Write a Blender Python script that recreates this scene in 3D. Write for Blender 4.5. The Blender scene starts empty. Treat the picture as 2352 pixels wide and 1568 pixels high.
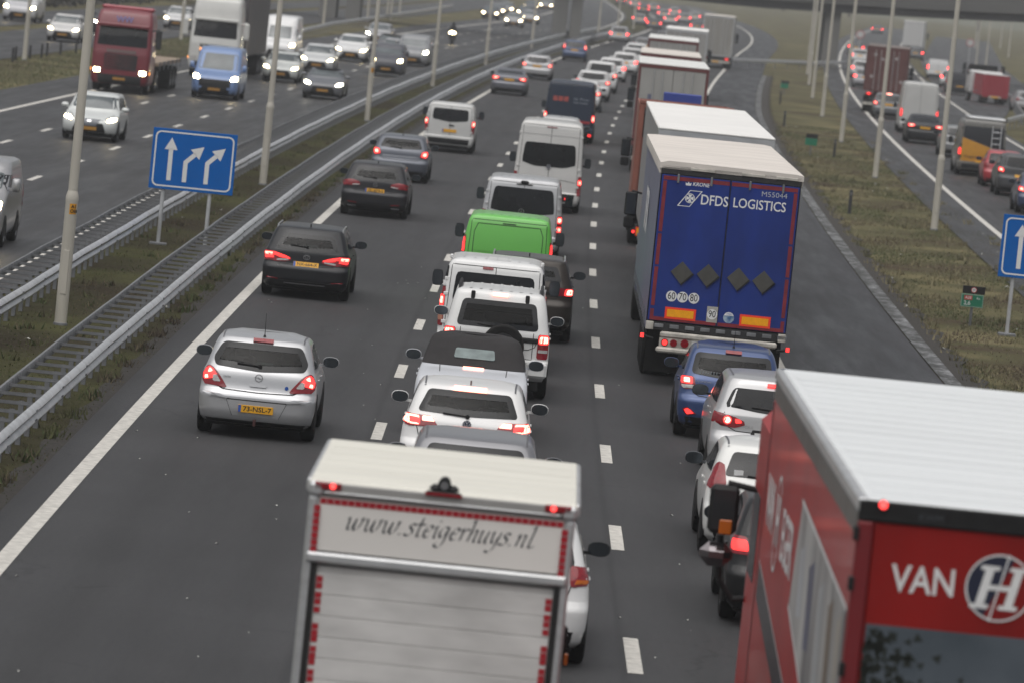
import bpy, math, random
import numpy as np
from mathutils import Vector, Matrix
from mathutils.bvhtree import BVHTree

random.seed(11); rng = np.random.default_rng(5)
SC = bpy.context.scene; COL = SC.collection
PI = math.pi

# ------------------------------------------------------------------ camera
F_PX, CAM_H, PITCH, ROLL = 12436.51, 7.4793, 0.0712631, 0.1006004   # focal length in 2352nds of the width
cam = bpy.data.cameras.new('camera'); co = bpy.data.objects.new('camera', cam); COL.objects.link(co); SC.camera = co
cam.sensor_fit = 'HORIZONTAL'; cam.sensor_width = 36.0; cam.lens = 36.0*F_PX/2352.0
cam.clip_start = 1.0; cam.clip_end = 6000.0
_f = Vector((0, math.cos(PITCH), -math.sin(PITCH))); _u = Vector((0, math.sin(PITCH), math.cos(PITCH))); _r = Vector((1, 0, 0))
_r2 = _r*math.cos(ROLL) + _u*math.sin(ROLL); _u2 = -_r*math.sin(ROLL) + _u*math.cos(ROLL)
M = Matrix((_r2, _u2, -_f)).transposed().to_4x4(); M.translation = Vector((0, 0, CAM_H)); co.matrix_world = M
cam.dof.use_dof = True; cam.dof.focus_distance = 86.0; cam.dof.aperture_fstop = 2.9

# ------------------------------------------------------------------ overcast daylight
SUN_EL, SUN_ROT = math.radians(72), math.radians(205)
W = bpy.data.worlds.new('World'); SC.world = W; W.use_nodes = True
wn = W.node_tree.nodes; wl = W.node_tree.links; wn.clear()
sky = wn.new('ShaderNodeTexSky'); sky.sky_type = 'NISHITA'; sky.sun_disc = False
sky.sun_elevation = SUN_EL; sky.sun_rotation = SUN_ROT; sky.air_density = 1.0; sky.dust_density = 4.0; sky.ozone_density = 1.0
hs = wn.new('ShaderNodeHueSaturation'); hs.inputs['Saturation'].default_value = 0.22
bg = wn.new('ShaderNodeBackground'); bg.inputs['Strength'].default_value = 0.062
wo = wn.new('ShaderNodeOutputWorld')
wl.new(sky.outputs[0], hs.inputs['Color']); wl.new(hs.outputs[0], bg.inputs[0]); wl.new(bg.outputs[0], wo.inputs[0])
sun = bpy.data.lights.new('sun', 'SUN'); sun.energy = 1.5; sun.angle = math.radians(100); sun.color = (1.0, 0.97, 0.93)
so = bpy.data.objects.new('sun', sun); COL.objects.link(so)
so.rotation_euler = (math.radians(90)-SUN_EL, 0, PI - SUN_ROT)
SC.view_settings.view_transform = 'Standard'; SC.view_settings.look = 'None'; SC.view_settings.exposure = 0.55
SC.view_settings.gamma = 1.0; SC.view_settings.use_curve_mapping = False
SC.render.engine = 'CYCLES'
SC.cycles.use_denoising = True; SC.cycles.sample_clamp_indirect = 1.2
SC.cycles.max_bounces = 6; SC.cycles.diffuse_bounces = 3; SC.cycles.glossy_bounces = 3; SC.cycles.volume_bounces = 1
SC.cycles.transparent_max_bounces = 8; SC.cycles.caustics_reflective = False; SC.cycles.caustics_refractive = False

# ------------------------------------------------------------------ materials
MATS = {}
def nodes(name):
    m = bpy.data.materials.new(name); m.use_nodes = True
    nt = m.node_tree; return m, nt, nt.nodes['Principled BSDF'], nt.nodes, nt.links
def mix_noise(nt, col, amt, scale, coord='Object', detail=4, stretch=None, tint=None):
    N, L = nt.nodes, nt.links
    tc = N.new('ShaderNodeTexCoord'); no = N.new('ShaderNodeTexNoise'); no.inputs['Scale'].default_value = scale; no.inputs['Detail'].default_value = detail
    src = tc.outputs[coord]
    if stretch:
        mp = N.new('ShaderNodeMapping'); mp.inputs['Scale'].default_value = stretch; L.new(src, mp.inputs[0]); src = mp.outputs[0]
    L.new(src, no.inputs['Vector'])
    rp = N.new('ShaderNodeValToRGB')
    lo = tint if tint else tuple(c*(1-amt) for c in col); hi = tuple(min(1, c*(1+amt)) for c in col)
    rp.color_ramp.elements[0].position = 0.3; rp.color_ramp.elements[1].position = 0.7
    rp.color_ramp.elements[0].color = (*lo, 1); rp.color_ramp.elements[1].color = (*hi, 1)
    L.new(no.outputs['Fac'], rp.inputs[0]); return rp.outputs[0], no
def pbr(name, col, rough=.5, metal=0, coat=0, amt=0, scale=3, stretch=None, tint=None, bump=0, bscale=60, spec=.5):
    if name in MATS: return MATS[name]
    m, nt, b, N, L = nodes(name)
    b.inputs['Base Color'].default_value = (*col, 1); b.inputs['Roughness'].default_value = rough; b.inputs['Metallic'].default_value = metal
    b.inputs['Coat Weight'].default_value = coat; b.inputs['Coat Roughness'].default_value = .08; b.inputs['Specular IOR Level'].default_value = spec
    if amt:
        o, no = mix_noise(nt, col, amt, scale, stretch=stretch, tint=tint); L.new(o, b.inputs['Base Color'])
    if bump:
        tc = N.new('ShaderNodeTexCoord'); n2 = N.new('ShaderNodeTexNoise'); n2.inputs['Scale'].default_value = bscale; L.new(tc.outputs['Object'], n2.inputs['Vector'])
        bp = N.new('ShaderNodeBump'); bp.inputs['Strength'].default_value = bump; bp.inputs['Distance'].default_value = .02; L.new(n2.outputs['Fac'], bp.inputs['Height']); L.new(bp.outputs[0], b.inputs['Normal'])
    MATS[name] = m; return m
def emit(name, col, st, base=(.3, .02, .02)):
    if name in MATS: return MATS[name]
    m, nt, b, N, L = nodes(name)
    b.inputs['Base Color'].default_value = (*base, 1); b.inputs['Roughness'].default_value = .2
    b.inputs['Emission Color'].default_value = (*col, 1); b.inputs['Emission Strength'].default_value = st
    m.cycles.emission_sampling = 'FRONT' if st > 5 else 'NONE'; MATS[name] = m; return m
def paint(col, metal=.0, dirt=.05, rough=.32):
    k = 'paint_%.3f_%.3f_%.3f_%.1f' % (*col, metal)
    if k in MATS: return MATS[k]
    m, nt, b, N, L = nodes(k)
    dc = tuple(c*(1-dirt)+.12*dirt for c in col)
    o, no = mix_noise(nt, col, .03, 2.2, tint=dc); L.new(o, b.inputs['Base Color'])
    b.inputs['Metallic'].default_value = metal; b.inputs['Roughness'].default_value = rough
    dk = max(col) < .1
    b.inputs['Coat Weight'].default_value = .25 if dk else .6; b.inputs['Coat Roughness'].default_value = .10; b.inputs['Specular IOR Level'].default_value = .3 if dk else .5
    # lining: the inside of the shell is dark trim
    g = N.new('ShaderNodeNewGeometry'); d = N.new('ShaderNodeBsdfDiffuse'); d.inputs[0].default_value = (.02, .02, .022, 1)
    mx = N.new('ShaderNodeMixShader'); out = N['Material Output']
    L.new(g.outputs['Backfacing'], mx.inputs[0]); L.new(b.outputs[0], mx.inputs[1]); L.new(d.outputs[0], mx.inputs[2]); L.new(mx.outputs[0], out.inputs[0])
    MATS[k] = m; return m
def clear_glass():
    if 'tinted_glass' in MATS: return MATS['tinted_glass']
    m, nt, b, N, L = nodes('tinted_glass')
    t = N.new('ShaderNodeBsdfTransparent'); t.inputs[0].default_value = (.50, .60, .56, 1)
    gl = N.new('ShaderNodeBsdfGlossy'); gl.inputs['Roughness'].default_value = .05
    fr = N.new('ShaderNodeFresnel'); fr.inputs[0].default_value = 1.28
    mx = N.new('ShaderNodeMixShader'); L.new(fr.outputs[0], mx.inputs[0]); L.new(t.outputs[0], mx.inputs[1]); L.new(gl.outputs[0], mx.inputs[2])
    L.new(mx.outputs[0], N['Material Output'].inputs[0]); MATS['tinted_glass'] = m; return m
GLASS = pbr('dark_glass', (.008, .009, .011), .06, spec=.30, amt=.3, scale=2)
WINDSCREEN = pbr('windscreen_glass', (.10, .115, .12), .08, spec=.9, amt=.25, scale=1.5)  # lifted base colour stands in for sky reflection and the hazy interior
BLACK = pbr('black_plastic', (.012, .012, .013), .6, spec=.3, amt=.25, scale=8)
SEAM = pbr('panel_gap', (.01, .01, .01), .8)
RUBBER = pbr('tyre_rubber', (.010, .010, .010), .85, spec=.2, amt=.3, scale=20)
RIM = pbr('wheel_alloy', (.30, .30, .31), .35, .8, amt=.15, scale=10)
CHROME = pbr('chrome', (.6, .6, .62), .15, 1.0)
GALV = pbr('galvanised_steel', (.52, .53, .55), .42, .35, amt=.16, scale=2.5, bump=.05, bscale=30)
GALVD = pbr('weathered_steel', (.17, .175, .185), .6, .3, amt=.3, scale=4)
LENS = pbr('red_lens', (.22, .006, .012), .12, coat=.6, amt=.25, scale=30)
LENSW = pbr('clear_lens', (.45, .44, .43), .15, coat=.5, amt=.2, scale=40)
ORANGE_LENS = pbr('amber_lens', (.5, .12, .01), .2)
YELLOW = pbr('plate_yellow', (.72, .36, .015), .45, amt=.08, scale=14)
EUBLUE = pbr('plate_blue', (.02, .09, .38), .5)
INK = pbr('black_ink', (.012, .012, .012), .6)
GREYINK = pbr('grey_ink', (.045, .05, .06), .6)
WHITEINK = pbr('white_print', (.72, .72, .72), .5, amt=.06, scale=9)
REFL = pbr('mirror_glass', (.085, .10, .115), .10, .85)
MARKING = pbr('road_marking', (.54, .52, .48), .6, amt=.22, scale=7, bump=.2, bscale=90)
BRAKE = emit('brake_light', (1, .035, .032), 1.7)
BRAKEHOT = emit('brake_light_hot', (1, .34, .25), 3.0)
MARKER = emit('marker_lit', (1, .06, .055), 2.2)
TAIL = emit('tail_light_lit', (1, .035, .032), 1.5)
HEADFAR = emit('headlight_far', (1, .80, .46), 22, (.6, .6, .6))
HEAD = emit('headlight_lit', (1, .80, .44), 22, (.6, .6, .6))
HEADW = emit('headlight_white', (1, .94, .72), 28, (.6, .6, .6))
TAILFAR = emit('brake_light_far', (1, .05, .045), 6)
AMBER = emit('amber_lit', (1, .35, .08), 2.2, (.5, .2, .02))
INTERIOR = pbr('seat_fabric', (.02, .021, .024), .9, amt=.3, scale=20)

# ------------------------------------------------------------------ mesh helpers
class MB:
    def __init__(s): s.v = []; s.f = []
    def add(s, vs, fs):
        o = len(s.v); s.v += [tuple(v) for v in vs]; s.f += [tuple(i+o for i in f) for f in fs]; return s
    def box(s, x0, x1, y0, y1, z0, z1, c=0):
        if not c:
            return s.add([(x0,y0,z0),(x1,y0,z0),(x1,y1,z0),(x0,y1,z0),(x0,y0,z1),(x1,y0,z1),(x1,y1,z1),(x0,y1,z1)],
                  [(3,2,1,0),(4,5,6,7),(0,1,5,4),(1,2,6,5),(2,3,7,6),(3,0,4,7)])
        X, Y, Z = (x0, x1), (y0, y1), (z0, z1); vs = []; ix = {}
        for i in (0, 1):
            for j in (0, 1):
                for k in (0, 1):
                    sx, sy, sz = (1 if i == 0 else -1), (1 if j == 0 else -1), (1 if k == 0 else -1)
                    for a, p in enumerate(((X[i], Y[j]+sy*c, Z[k]+sz*c), (X[i]+sx*c, Y[j], Z[k]+sz*c), (X[i]+sx*c, Y[j]+sy*c, Z[k]))):
                        ix[i, j, k, a] = len(vs); vs.append(p)
        fs = []
        def q(l): fs.append(tuple(ix[t] for t in l))
        for i in (0, 1): q([(i,0,0,0),(i,1,0,0),(i,1,1,0),(i,0,1,0)])
        for j in (0, 1): q([(0,j,0,1),(1,j,0,1),(1,j,1,1),(0,j,1,1)])
        for k in (0, 1): q([(0,0,k,2),(1,0,k,2),(1,1,k,2),(0,1,k,2)])
        for j in (0, 1):
            for k in (0, 1): q([(0,j,k,1),(1,j,k,1),(1,j,k,2),(0,j,k,2)])
        for i in (0, 1):
            for k in (0, 1): q([(i,0,k,0),(i,1,k,0),(i,1,k,2),(i,0,k,2)])
            for j in (0, 1): q([(i,j,0,0),(i,j,1,0),(i,j,1,1),(i,j,0,1)])
        for i in (0, 1):
            for j in (0, 1):
                for k in (0, 1): q([(i,j,k,0),(i,j,k,1),(i,j,k,2)])
        # orient outward
        cx, cy, cz = (x0+x1)/2, (y0+y1)/2, (z0+z1)/2; out = []
        for f in fs:
            a, b, d = (Vector(vs[f[n]]) for n in range(3)); n = (b-a).cross(d-a); m = sum((Vector(vs[t]) for t in f), Vector())/len(f) - Vector((cx, cy, cz))
            out.append(f if n.dot(m) > 0 else f[::-1])
        return s.add(vs, out)
    def cyl(s, p, q, r0, r1=None, n=12, caps=True):
        r1 = r0 if r1 is None else r1; p, q = Vector(p), Vector(q); d = (q-p).normalized()
        a = d.orthogonal().normalized(); b = d.cross(a); vs = []
        for c, r in ((p, r0), (q, r1)):
            for i in range(n):
                t = 2*PI*i/n; vs.append(c + a*(r*math.cos(t)) + b*(r*math.sin(t)))
        fs = [(i, (i+1) % n, n+(i+1) % n, n+i) for i in range(n)]
        if caps: fs += [tuple(range(n))[::-1], tuple(range(n, 2*n))]
        return s.add(vs, fs)
    def tube(s, pts, r, n=6):
        for a, b in zip(pts, pts[1:]): s.cyl(a, b, r, n=n)
        return s
    def prism(s, poly, y0, y1):      # polygon in x,z pushed along y
        n = len(poly); vs = [(x, y0, z) for x, z in poly] + [(x, y1, z) for x, z in poly]
        A = sum(poly[i][0]*poly[(i+1) % n][1]-poly[(i+1) % n][0]*poly[i][1] for i in range(n))
        f0, f1 = tuple(range(n)), tuple(range(n, 2*n))[::-1]; sd = [(i, n+i, n+(i+1) % n, (i+1) % n) for i in range(n)]
        if A < 0: f0, f1, sd = f0[::-1], f1[::-1], [t[::-1] for t in sd]
        return s.add(vs, [f0, f1]+sd)
    def prismx(s, poly, x0, x1):     # polygon in y,z pushed along x
        n = len(poly); vs = [(x0, y, z) for y, z in poly] + [(x1, y, z) for y, z in poly]
        return s.add(vs, [tuple(range(n))[::-1], tuple(range(n, 2*n))] + [(i, (i+1) % n, n+(i+1) % n, n+i) for i in range(n)])
    def mesh(s, name, smooth=0):
        me = bpy.data.meshes.new(name); me.from_pydata(s.v, [], s.f); me.update()
        if smooth:
            me.polygons.foreach_set('use_smooth', [True]*len(me.polygons)); me.set_sharp_from_angle(angle=math.radians(smooth))
        return me
def obj(name, me, mat, parent=None, loc=None, rot=None):
    if isinstance(me, MB): me = me.mesh(name)
    if mat is not None and not me.materials: me.materials.append(mat)
    o = bpy.data.objects.new(name, me); COL.objects.link(o)
    if parent: o.parent = parent
    if loc is not None: o.location = loc
    if rot is not None: o.rotation_euler = rot
    if mat is not None and me.materials[0] is not mat:
        o.material_slots[0].link = 'OBJECT'; o.material_slots[0].material = mat
    return o
def tag(o, label=None, cat=None, group=None, kind=None):
    if label: o['label'] = label
    if cat: o['category'] = cat
    if group: o['group'] = group
    if kind: o['kind'] = kind
    return o
def thing(name, label, cat, loc=(0, 0, 0), rz=0, group=None):
    o = bpy.data.objects.new(name, None); COL.objects.link(o); o.location = loc; o.rotation_euler = (0, 0, rz)
    return tag(o, label, cat, group)

# ------------------------------------------------------------------ the road's course
DS = 0.25; SS = np.arange(-60, 1300, DS)
_k = np.where(SS < 560, 1.71771e-4-1.88676e-7*SS, -1.8e-4)
_k = np.where(SS > 860, 0, _k)
_h = np.cumsum(_k)*DS; _i0 = int(60/DS); _h = _h-_h[_i0]-0.0137410
_x = np.cumsum(np.sin(_h))*DS; _x = _x-_x[_i0]+2.17277
_y = np.cumsum(np.cos(_h))*DS; _y = _y-_y[_i0]
def RH(s): return float(np.interp(s, SS, _h))
def RP(s, t, z=0.0):
    h = RH(s); return Vector((float(np.interp(s, SS, _x))+t*math.cos(h), float(np.interp(s, SS, _y))-t*math.sin(h), z))
def strip(name, mat, lo, hi, s0, s1, z, step=4.0, kind='structure', cross=1):
    ss = np.arange(s0, s1+1e-6, step); fl = lo if callable(lo) else (lambda s: lo); fh = hi if callable(hi) else (lambda s: hi)
    mb = MB(); vs = []; fs = []; w = cross+1
    for s in ss:
        a, b = fl(s), fh(s)
        for c in range(w): vs.append(RP(s, a+(b-a)*c/cross, z))
    for i in range(len(ss)-1):
        for c in range(cross): fs.append((i*w+c, i*w+c+1, (i+1)*w+c+1, (i+1)*w+c))
    mb.add(vs, fs); o = obj(name, mb, mat); tag(o, kind=kind)
    uv = o.data.uv_layers.new(name='course'); co_ = [(fl(s)+(fh(s)-fl(s))*c/cross, s) for s in ss for c in range(w)]   # metres across and along the road
    for l in o.data.loops: uv.data[l.index].uv = co_[l.vertex_index]
    return o

# ------------------------------------------------------------------ ground, roads, markings
def asphalt(name, base, rough, wet=0.0, patch=.18, period=3.5, phase=0.0):
    m, nt, b, N, L = nodes(name)
    def mth(op, a, b_=None, c=None):
        q = N.new('ShaderNodeMath'); q.operation = op
        for i, v in enumerate((a, b_, c)):
            if v is None: continue
            if isinstance(v, (int, float)): q.inputs[i].default_value = v
            else: L.new(v, q.inputs[i])
        return q.outputs[0]
    def noise(vec, sc, det=5, ro=.6):
        q = N.new('ShaderNodeTexNoise'); q.inputs['Scale'].default_value = sc; q.inputs['Detail'].default_value = det; q.inputs['Roughness'].default_value = ro; L.new(vec, q.inputs['Vector']); return q.outputs['Fac']
    tc = N.new('ShaderNodeTexCoord'); uv = N.new('ShaderNodeUVMap'); uv.uv_map = 'course'; sp = N.new('ShaderNodeSeparateXYZ'); L.new(uv.outputs[0], sp.inputs[0]); t = sp.outputs[0]
    mp = N.new('ShaderNodeMapping'); mp.inputs['Scale'].default_value = (1, .07, 1); L.new(uv.outputs[0], mp.inputs[0])
    fine = noise(tc.outputs['Object'], 14, 6, .85); streak = noise(mp.outputs[0], 1.4, 6, .6); blot = noise(uv.outputs[0], .16, 4)
    # tyre tracks polished darker, an oily band down the middle of each lane
    tr = mth('SUBTRACT', .5, mth('MULTIPLY', mth('COSINE', mth('MULTIPLY', mth('ADD', t, phase), 4*PI/period)), .5)); ol = mth('SUBTRACT', .5, mth('MULTIPLY', mth('COSINE', mth('MULTIPLY', mth('ADD', t, phase), 2*PI/period)), .5))
    w1 = mth('MULTIPLY', mth('POWER', tr, 2.0), mth('MULTIPLY', streak, .42)); w2 = mth('MULTIPLY', mth('POWER', ol, 6.0), mth('MULTIPLY', streak, .40))
    # paving joints along the lane edges, faint cracks
    jn = mth('POWER', mth('ABSOLUTE', mth('COSINE', mth('MULTIPLY', mth('ADD', t, phase+.12), PI/period))), 900.0)
    vo = N.new('ShaderNodeTexVoronoi'); vo.feature = 'DISTANCE_TO_EDGE'; vo.inputs['Scale'].default_value = .22
    wv = N.new('ShaderNodeVectorMath'); wv.operation = 'ADD'; nv = N.new('ShaderNodeTexNoise'); nv.inputs['Scale'].default_value = .9; nv.inputs['Detail'].default_value = 6; L.new(uv.outputs[0], nv.inputs['Vector']); L.new(uv.outputs[0], wv.inputs[0]); L.new(nv.outputs['Color'], wv.inputs[1]); L.new(wv.outputs[0], vo.inputs['Vector'])
    ck = mth('MULTIPLY', mth('LESS_THAN', vo.outputs['Distance'], .006), mth('GREATER_THAN', blot, .56))
    dark = mth('ADD', mth('ADD', w1, w2), mth('ADD', mth('MULTIPLY', jn, .25), mth('MULTIPLY', ck, .25)))
    lum = mth('MULTIPLY', mth('MULTIPLY_ADD', fine, 1.9, .05), mth('MULTIPLY_ADD', streak, patch*3, 1-patch*1.5)); lum = mth('MULTIPLY', lum, mth('MULTIPLY_ADD', blot, .8, .6)); lum = mth('MULTIPLY', lum, mth('SUBTRACT', 1.06, dark))
    v = N.new('ShaderNodeVectorMath'); v.operation = 'SCALE'; v.inputs[0].default_value = base; L.new(lum, v.inputs['Scale']); L.new(v.outputs[0], b.inputs['Base Color'])
    rr = N.new('ShaderNodeMapRange'); L.new(streak, rr.inputs[0]); rr.inputs[1].default_value = .35; rr.inputs[2].default_value = .65; rr.inputs[3].default_value = rough-wet; rr.inputs[4].default_value = rough; L.new(rr.outputs[0], b.inputs['Roughness'])
    b.inputs['Specular IOR Level'].default_value = .35
    bp = N.new('ShaderNodeBump'); bp.inputs['Strength'].default_value = .45; bp.inputs['Distance'].default_value = .01; L.new(fine, bp.inputs['Height']); L.new(bp.outputs[0], b.inputs['Normal'])
    return m
ASPH = asphalt('asphalt', (.036, .036, .038), .74, .12)
ASPH2 = asphalt('asphalt_shoulder', (.029, .029, .032), .62, .24, .3)
ASPH3 = asphalt('asphalt_oncoming', (.036, .0355, .037), .62, .2, .2, 3.15, -.15)
m, nt, b, N, L = nodes('turf_ground')
tc = N.new('ShaderNodeTexCoord'); n1 = N.new('ShaderNodeTexNoise'); n1.inputs['Scale'].default_value = .22; n1.inputs['Detail'].default_value = 8; L.new(tc.outputs['Object'], n1.inputs['Vector'])
n2 = N.new('ShaderNodeTexNoise'); n2.inputs['Scale'].default_value = 5; n2.inputs['Detail'].default_value = 8; n2.inputs['Roughness'].default_value = .7; L.new(tc.outputs['Object'], n2.inputs['Vector'])
r1 = N.new('ShaderNodeValToRGB'); e = r1.color_ramp.elements; e[0].position = .34; e[0].color = (.070, .052, .038, 1); e[1].position = .66; e[1].color = (.175, .155, .090, 1)
x = r1.color_ramp.elements.new(.5); x.color = (.092, .090, .050, 1); L.new(n1.outputs['Fac'], r1.inputs[0])
mx = N.new('ShaderNodeMix'); mx.data_type = 'RGBA'; mx.blend_type = 'MULTIPLY'; mx.inputs[0].default_value = .8; L.new(r1.outputs[0], mx.inputs[6])
r2 = N.new('ShaderNodeValToRGB'); r2.color_ramp.elements[0].color = (.45, .43, .40, 1); r2.color_ramp.elements[1].color = (1.3, 1.25, 1.1, 1); L.new(n2.outputs['Fac'], r2.inputs[0]); L.new(r2.outputs[0], mx.inputs[7]); L.new(mx.outputs[2], b.inputs['Base Color'])
b.inputs['Roughness'].default_value = .95; b.inputs['Specular IOR Level'].default_value = .1
bp = N.new('ShaderNodeBump'); bp.inputs['Strength'].default_value = .8; bp.inputs['Distance'].default_value = .06; L.new(n2.outputs['Fac'], bp.inputs['Height']); L.new(bp.outputs[0], b.inputs['Normal'])
TURF = m
TURF2 = m.copy(); TURF2.name = 'median_turf'
for nd in TURF2.node_tree.nodes:
    if nd.type == 'VALTORGB' and len(nd.color_ramp.elements) == 3:
        for el, cc in zip(nd.color_ramp.elements, ((.040, .033, .023), (.050, .048, .026), (.075, .078, .034))): el.color = (*cc, 1)
g = MB(); g.add([(-900, -300, -.03), (900, -300, -.03), (900, 2600, -.03), (-900, 2600, -.03)], [(0, 1, 2, 3)])
tag(obj('ground', g, TURF), kind='structure')
def rs(s): return float(np.interp(s, [0, 105, 195, 300, 420, 1200], [3.6, 3.6, 3.75, 4.2, 4.95, 5.4]))
strip('road', ASPH, -7.72, lambda s: rs(s)+.1, -40, 1150, 0.0, cross=4)
strip('median', TURF2, -11.45, -7.72, -40, 1150, -.018, cross=3)
strip('hard_shoulder', ASPH2, lambda s: rs(s)+.1, lambda s: float(np.interp(s, [0, 105, 195, 300, 420, 1200], [6.8, 6.8, 7.2, 7.2, 8.0, 8.4])), -40, 1150, 0.0, cross=2)
strip('road', ASPH3, -24.2, -11.45, -40, 1150, 0.0, cross=4)
strip('road', ASPH3, -36.5, -29.4, 120, 1150, 0.0, cross=2)
# slip road on the right has its own course
rampx = np.polynomial.Polynomial.fit([60, 110, 178.5, 243.5, 316.8, 464, 665, 987], [13.2, 14.0, 15.69, 17.18, 19.4, 25.67, 36.97, 59.3], 3)
def xstrip(name, mat, fa, fb, y0, y1, z, step=6.0, cross=1):
    vs = []; fs = []; ys = np.arange(y0, y1+.1, step)
    for yy in ys:
        for c in range(cross+1): vs.append((fa(yy)+(fb(yy)-fa(yy))*c/cross, yy, z))
    w = cross+1
    for i in range(len(ys)-1):
        for c in range(cross): fs.append((i*w+c, i*w+c+1, (i+1)*w+c+1, (i+1)*w+c))
    o = tag(obj(name, MB().add(vs, fs), mat), kind='structure'); uv = o.data.uv_layers.new(name='course')
    for l in o.data.loops: q = vs[l.vertex_index]; uv.data[l.index].uv = (q[0]-float(rampx(q[1])), q[1])
    return o
xstrip('slip_road', ASPH3, lambda y: rampx(y)-1.55, lambda y: rampx(y)+7.6, 40, 1100, .004, cross=3)
r2a = lambda y: float(np.interp(y, [310, 330, 393, 480, 610, 1000], [26.0, 27.4, 29.9, 34.4, 42.5, 72]))
r2b = lambda y: float(np.interp(y, [310, 342, 373, 435, 480, 610, 1000], [27.0, 29.4, 32.4, 38.2, 43.5, 52, 82]))
xstrip('side_road', ASPH3, r2a, r2b, 312, 1000, .008)
# markings: painted sheets, every dash its own piece of the marking
def line(name, t0, s0, s1, w=.2, z=.005, mat=MARKING):
    f = t0 if callable(t0) else (lambda s: t0)
    return strip(name, mat, lambda s: f(s)-w/2, lambda s: f(s)+w/2, s0, s1, z, step=3)
line('edge_line', -7.19, -30, 1100, .22); line('edge_line', rs, -30, 1100, .2)
line('edge_line', -12.0, -30, 1100, .2); line('edge_line', -21.6, -30, 1100, .22)
xstrip('edge_line', MARKING, lambda y: rampx(y)-.11, lambda y: rampx(y)+.11, 40, 1090, .009)
xstrip('edge_line', MARKING, lambda y: rampx(y)+7.05, lambda y: rampx(y)+7.25, 40, 1090, .009)
dash_me = MB().add([(-.085, 0, 0), (.085, 0, 0), (.085, 3, 0), (-.085, 3, 0)], [(0, 1, 2, 3)]).mesh('lane_dash'); dash_me.materials.append(MARKING)
def dashes(name, t, sA, sB, off):
    hold = bpy.data.objects.new(name, None); COL.objects.link(hold); tag(hold, kind='structure')
    s = off
    while s < sA: s += 12
    while s < sB:
        p = RP(s, t, .005); o = bpy.data.objects.new('lane_dash', dash_me); COL.objects.link(o); o.parent = hold; o.location = p; o.rotation_euler = (0, 0, -RH(s+1.5)); s += 12
dashes('lane_marking', 0.0, 30, 620, 58.757-1.5); dashes('lane_marking', -3.5, 30, 620, 58.757-1.5)
dashes('lane_marking', -15.45, 60, 620, 147.3); dashes('lane_marking', -18.6, 60, 620, 168.0)
# drainage gutter: damp concrete, wet reflections painted in as pale patches
m, nt, b, N, L = nodes('gutter_concrete')
tc = N.new('ShaderNodeTexCoord'); mp = N.new('ShaderNodeMapping'); mp.inputs['Scale'].default_value = (1, .35, 1); L.new(tc.outputs['Object'], mp.inputs[0])
n1 = N.new('ShaderNodeTexNoise'); n1.inputs['Scale'].default_value = 2.2; n1.inputs['Detail'].default_value = 8; n1.inputs['Roughness'].default_value = .75; L.new(mp.outputs[0], n1.inputs['Vector'])
r1 = N.new('ShaderNodeValToRGB'); e = r1.color_ramp.elements; e[0].position = .42; e[0].color = (.035, .036, .034, 1); e[1].position = .66; e[1].color = (.34, .34, .35, 1); x = e.new(.55); x.color = (.10, .10, .10, 1)
L.new(n1.outputs['Fac'], r1.inputs[0]); L.new(r1.outputs[0], b.inputs['Base Color'])
r3 = N.new('ShaderNodeMapRange'); r3.inputs[1].default_value = .4; r3.inputs[2].default_value = .65; r3.inputs[3].default_value = .7; r3.inputs[4].default_value = .3; L.new(n1.outputs['Fac'], r3.inputs[0]); L.new(r3.outputs[0], b.inputs['Roughness'])
GUT = m
ge = lambda s: float(np.interp(s, [0, 105, 195, 300, 420, 1200], [6.8, 6.8, 7.2, 7.2, 8.0, 8.4]))
strip('drain_gutter', GUT, lambda s: ge(s)+.02, lambda s: ge(s)+.36, 20, 420, .012, step=3)
strip('gravel_edge', pbr('dark_gravel', (.030, .026, .022), .9, amt=.5, scale=9, bump=.6, bscale=40), lambda s: ge(s)+.36, lambda s: ge(s)+.85+.12*math.sin(s*.9)+.08*math.sin(s*2.3), 20, 420, .004, step=1)
strip('gravel_edge', MATS['dark_gravel'], lambda s: -8.0+.08*math.sin(s*1.3)+.05*math.sin(s*3.1), -7.72, 20, 420, -.012, step=1)

TURF3 = TURF.copy(); TURF3.name = 'hazed_turf'  # far turf paled: distance haze is put into its colour
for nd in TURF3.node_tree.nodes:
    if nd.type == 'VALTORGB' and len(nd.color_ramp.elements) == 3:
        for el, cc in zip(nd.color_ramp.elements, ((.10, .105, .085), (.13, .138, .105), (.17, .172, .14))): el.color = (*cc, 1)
# embankment slopes beyond the bridge and at the sides
def slope(name, pts, w, h, mat):
    vs = []; fs = []
    for (x, y) in pts:
        for k in range(6):
            u = k/5; vs.append((x+w*u, y+6*math.sin(k+x), -.05+h*(u*u*(3-2*u))))
    for i in range(len(pts)-1):
        for k in range(5): fs.append((i*6+k, i*6+k+1, (i+1)*6+k+1, (i+1)*6+k) if w > 0 else (i*6+k+1, i*6+k, (i+1)*6+k, (i+1)*6+k+1))
    return tag(obj(name, MB().add(vs, fs).mesh(name, 60), mat), kind='structure')
slope('embankment', [(46, 430), (58, 520), (72, 620), (92, 760), (118, 900), (150, 1050)], 30, 5.5, TURF3)
slope('embankment', [(-33, 520), (-27, 620), (-20, 720), (-16, 850), (-12, 1000)], -26, 4.5, TURF3)
slope('embankment', [(-52, 300), (-50, 380), (-47, 460), (-44, 540)], -30, 6.0, TURF)
vs = []; xs = np.linspace(-700, 700, 57)
for xx in xs:
    for k in range(5):
        u = k/4; vs.append((xx, 1500+400*u, -.1+(13+5*math.sin(xx*.013)+3*math.sin(xx*.041))*(u*u*(3-2*u))))
fs = [(i*5+k, (i+1)*5+k, (i+1)*5+k+1, i*5+k+1) for i in range(56) for k in range(4)]
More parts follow.
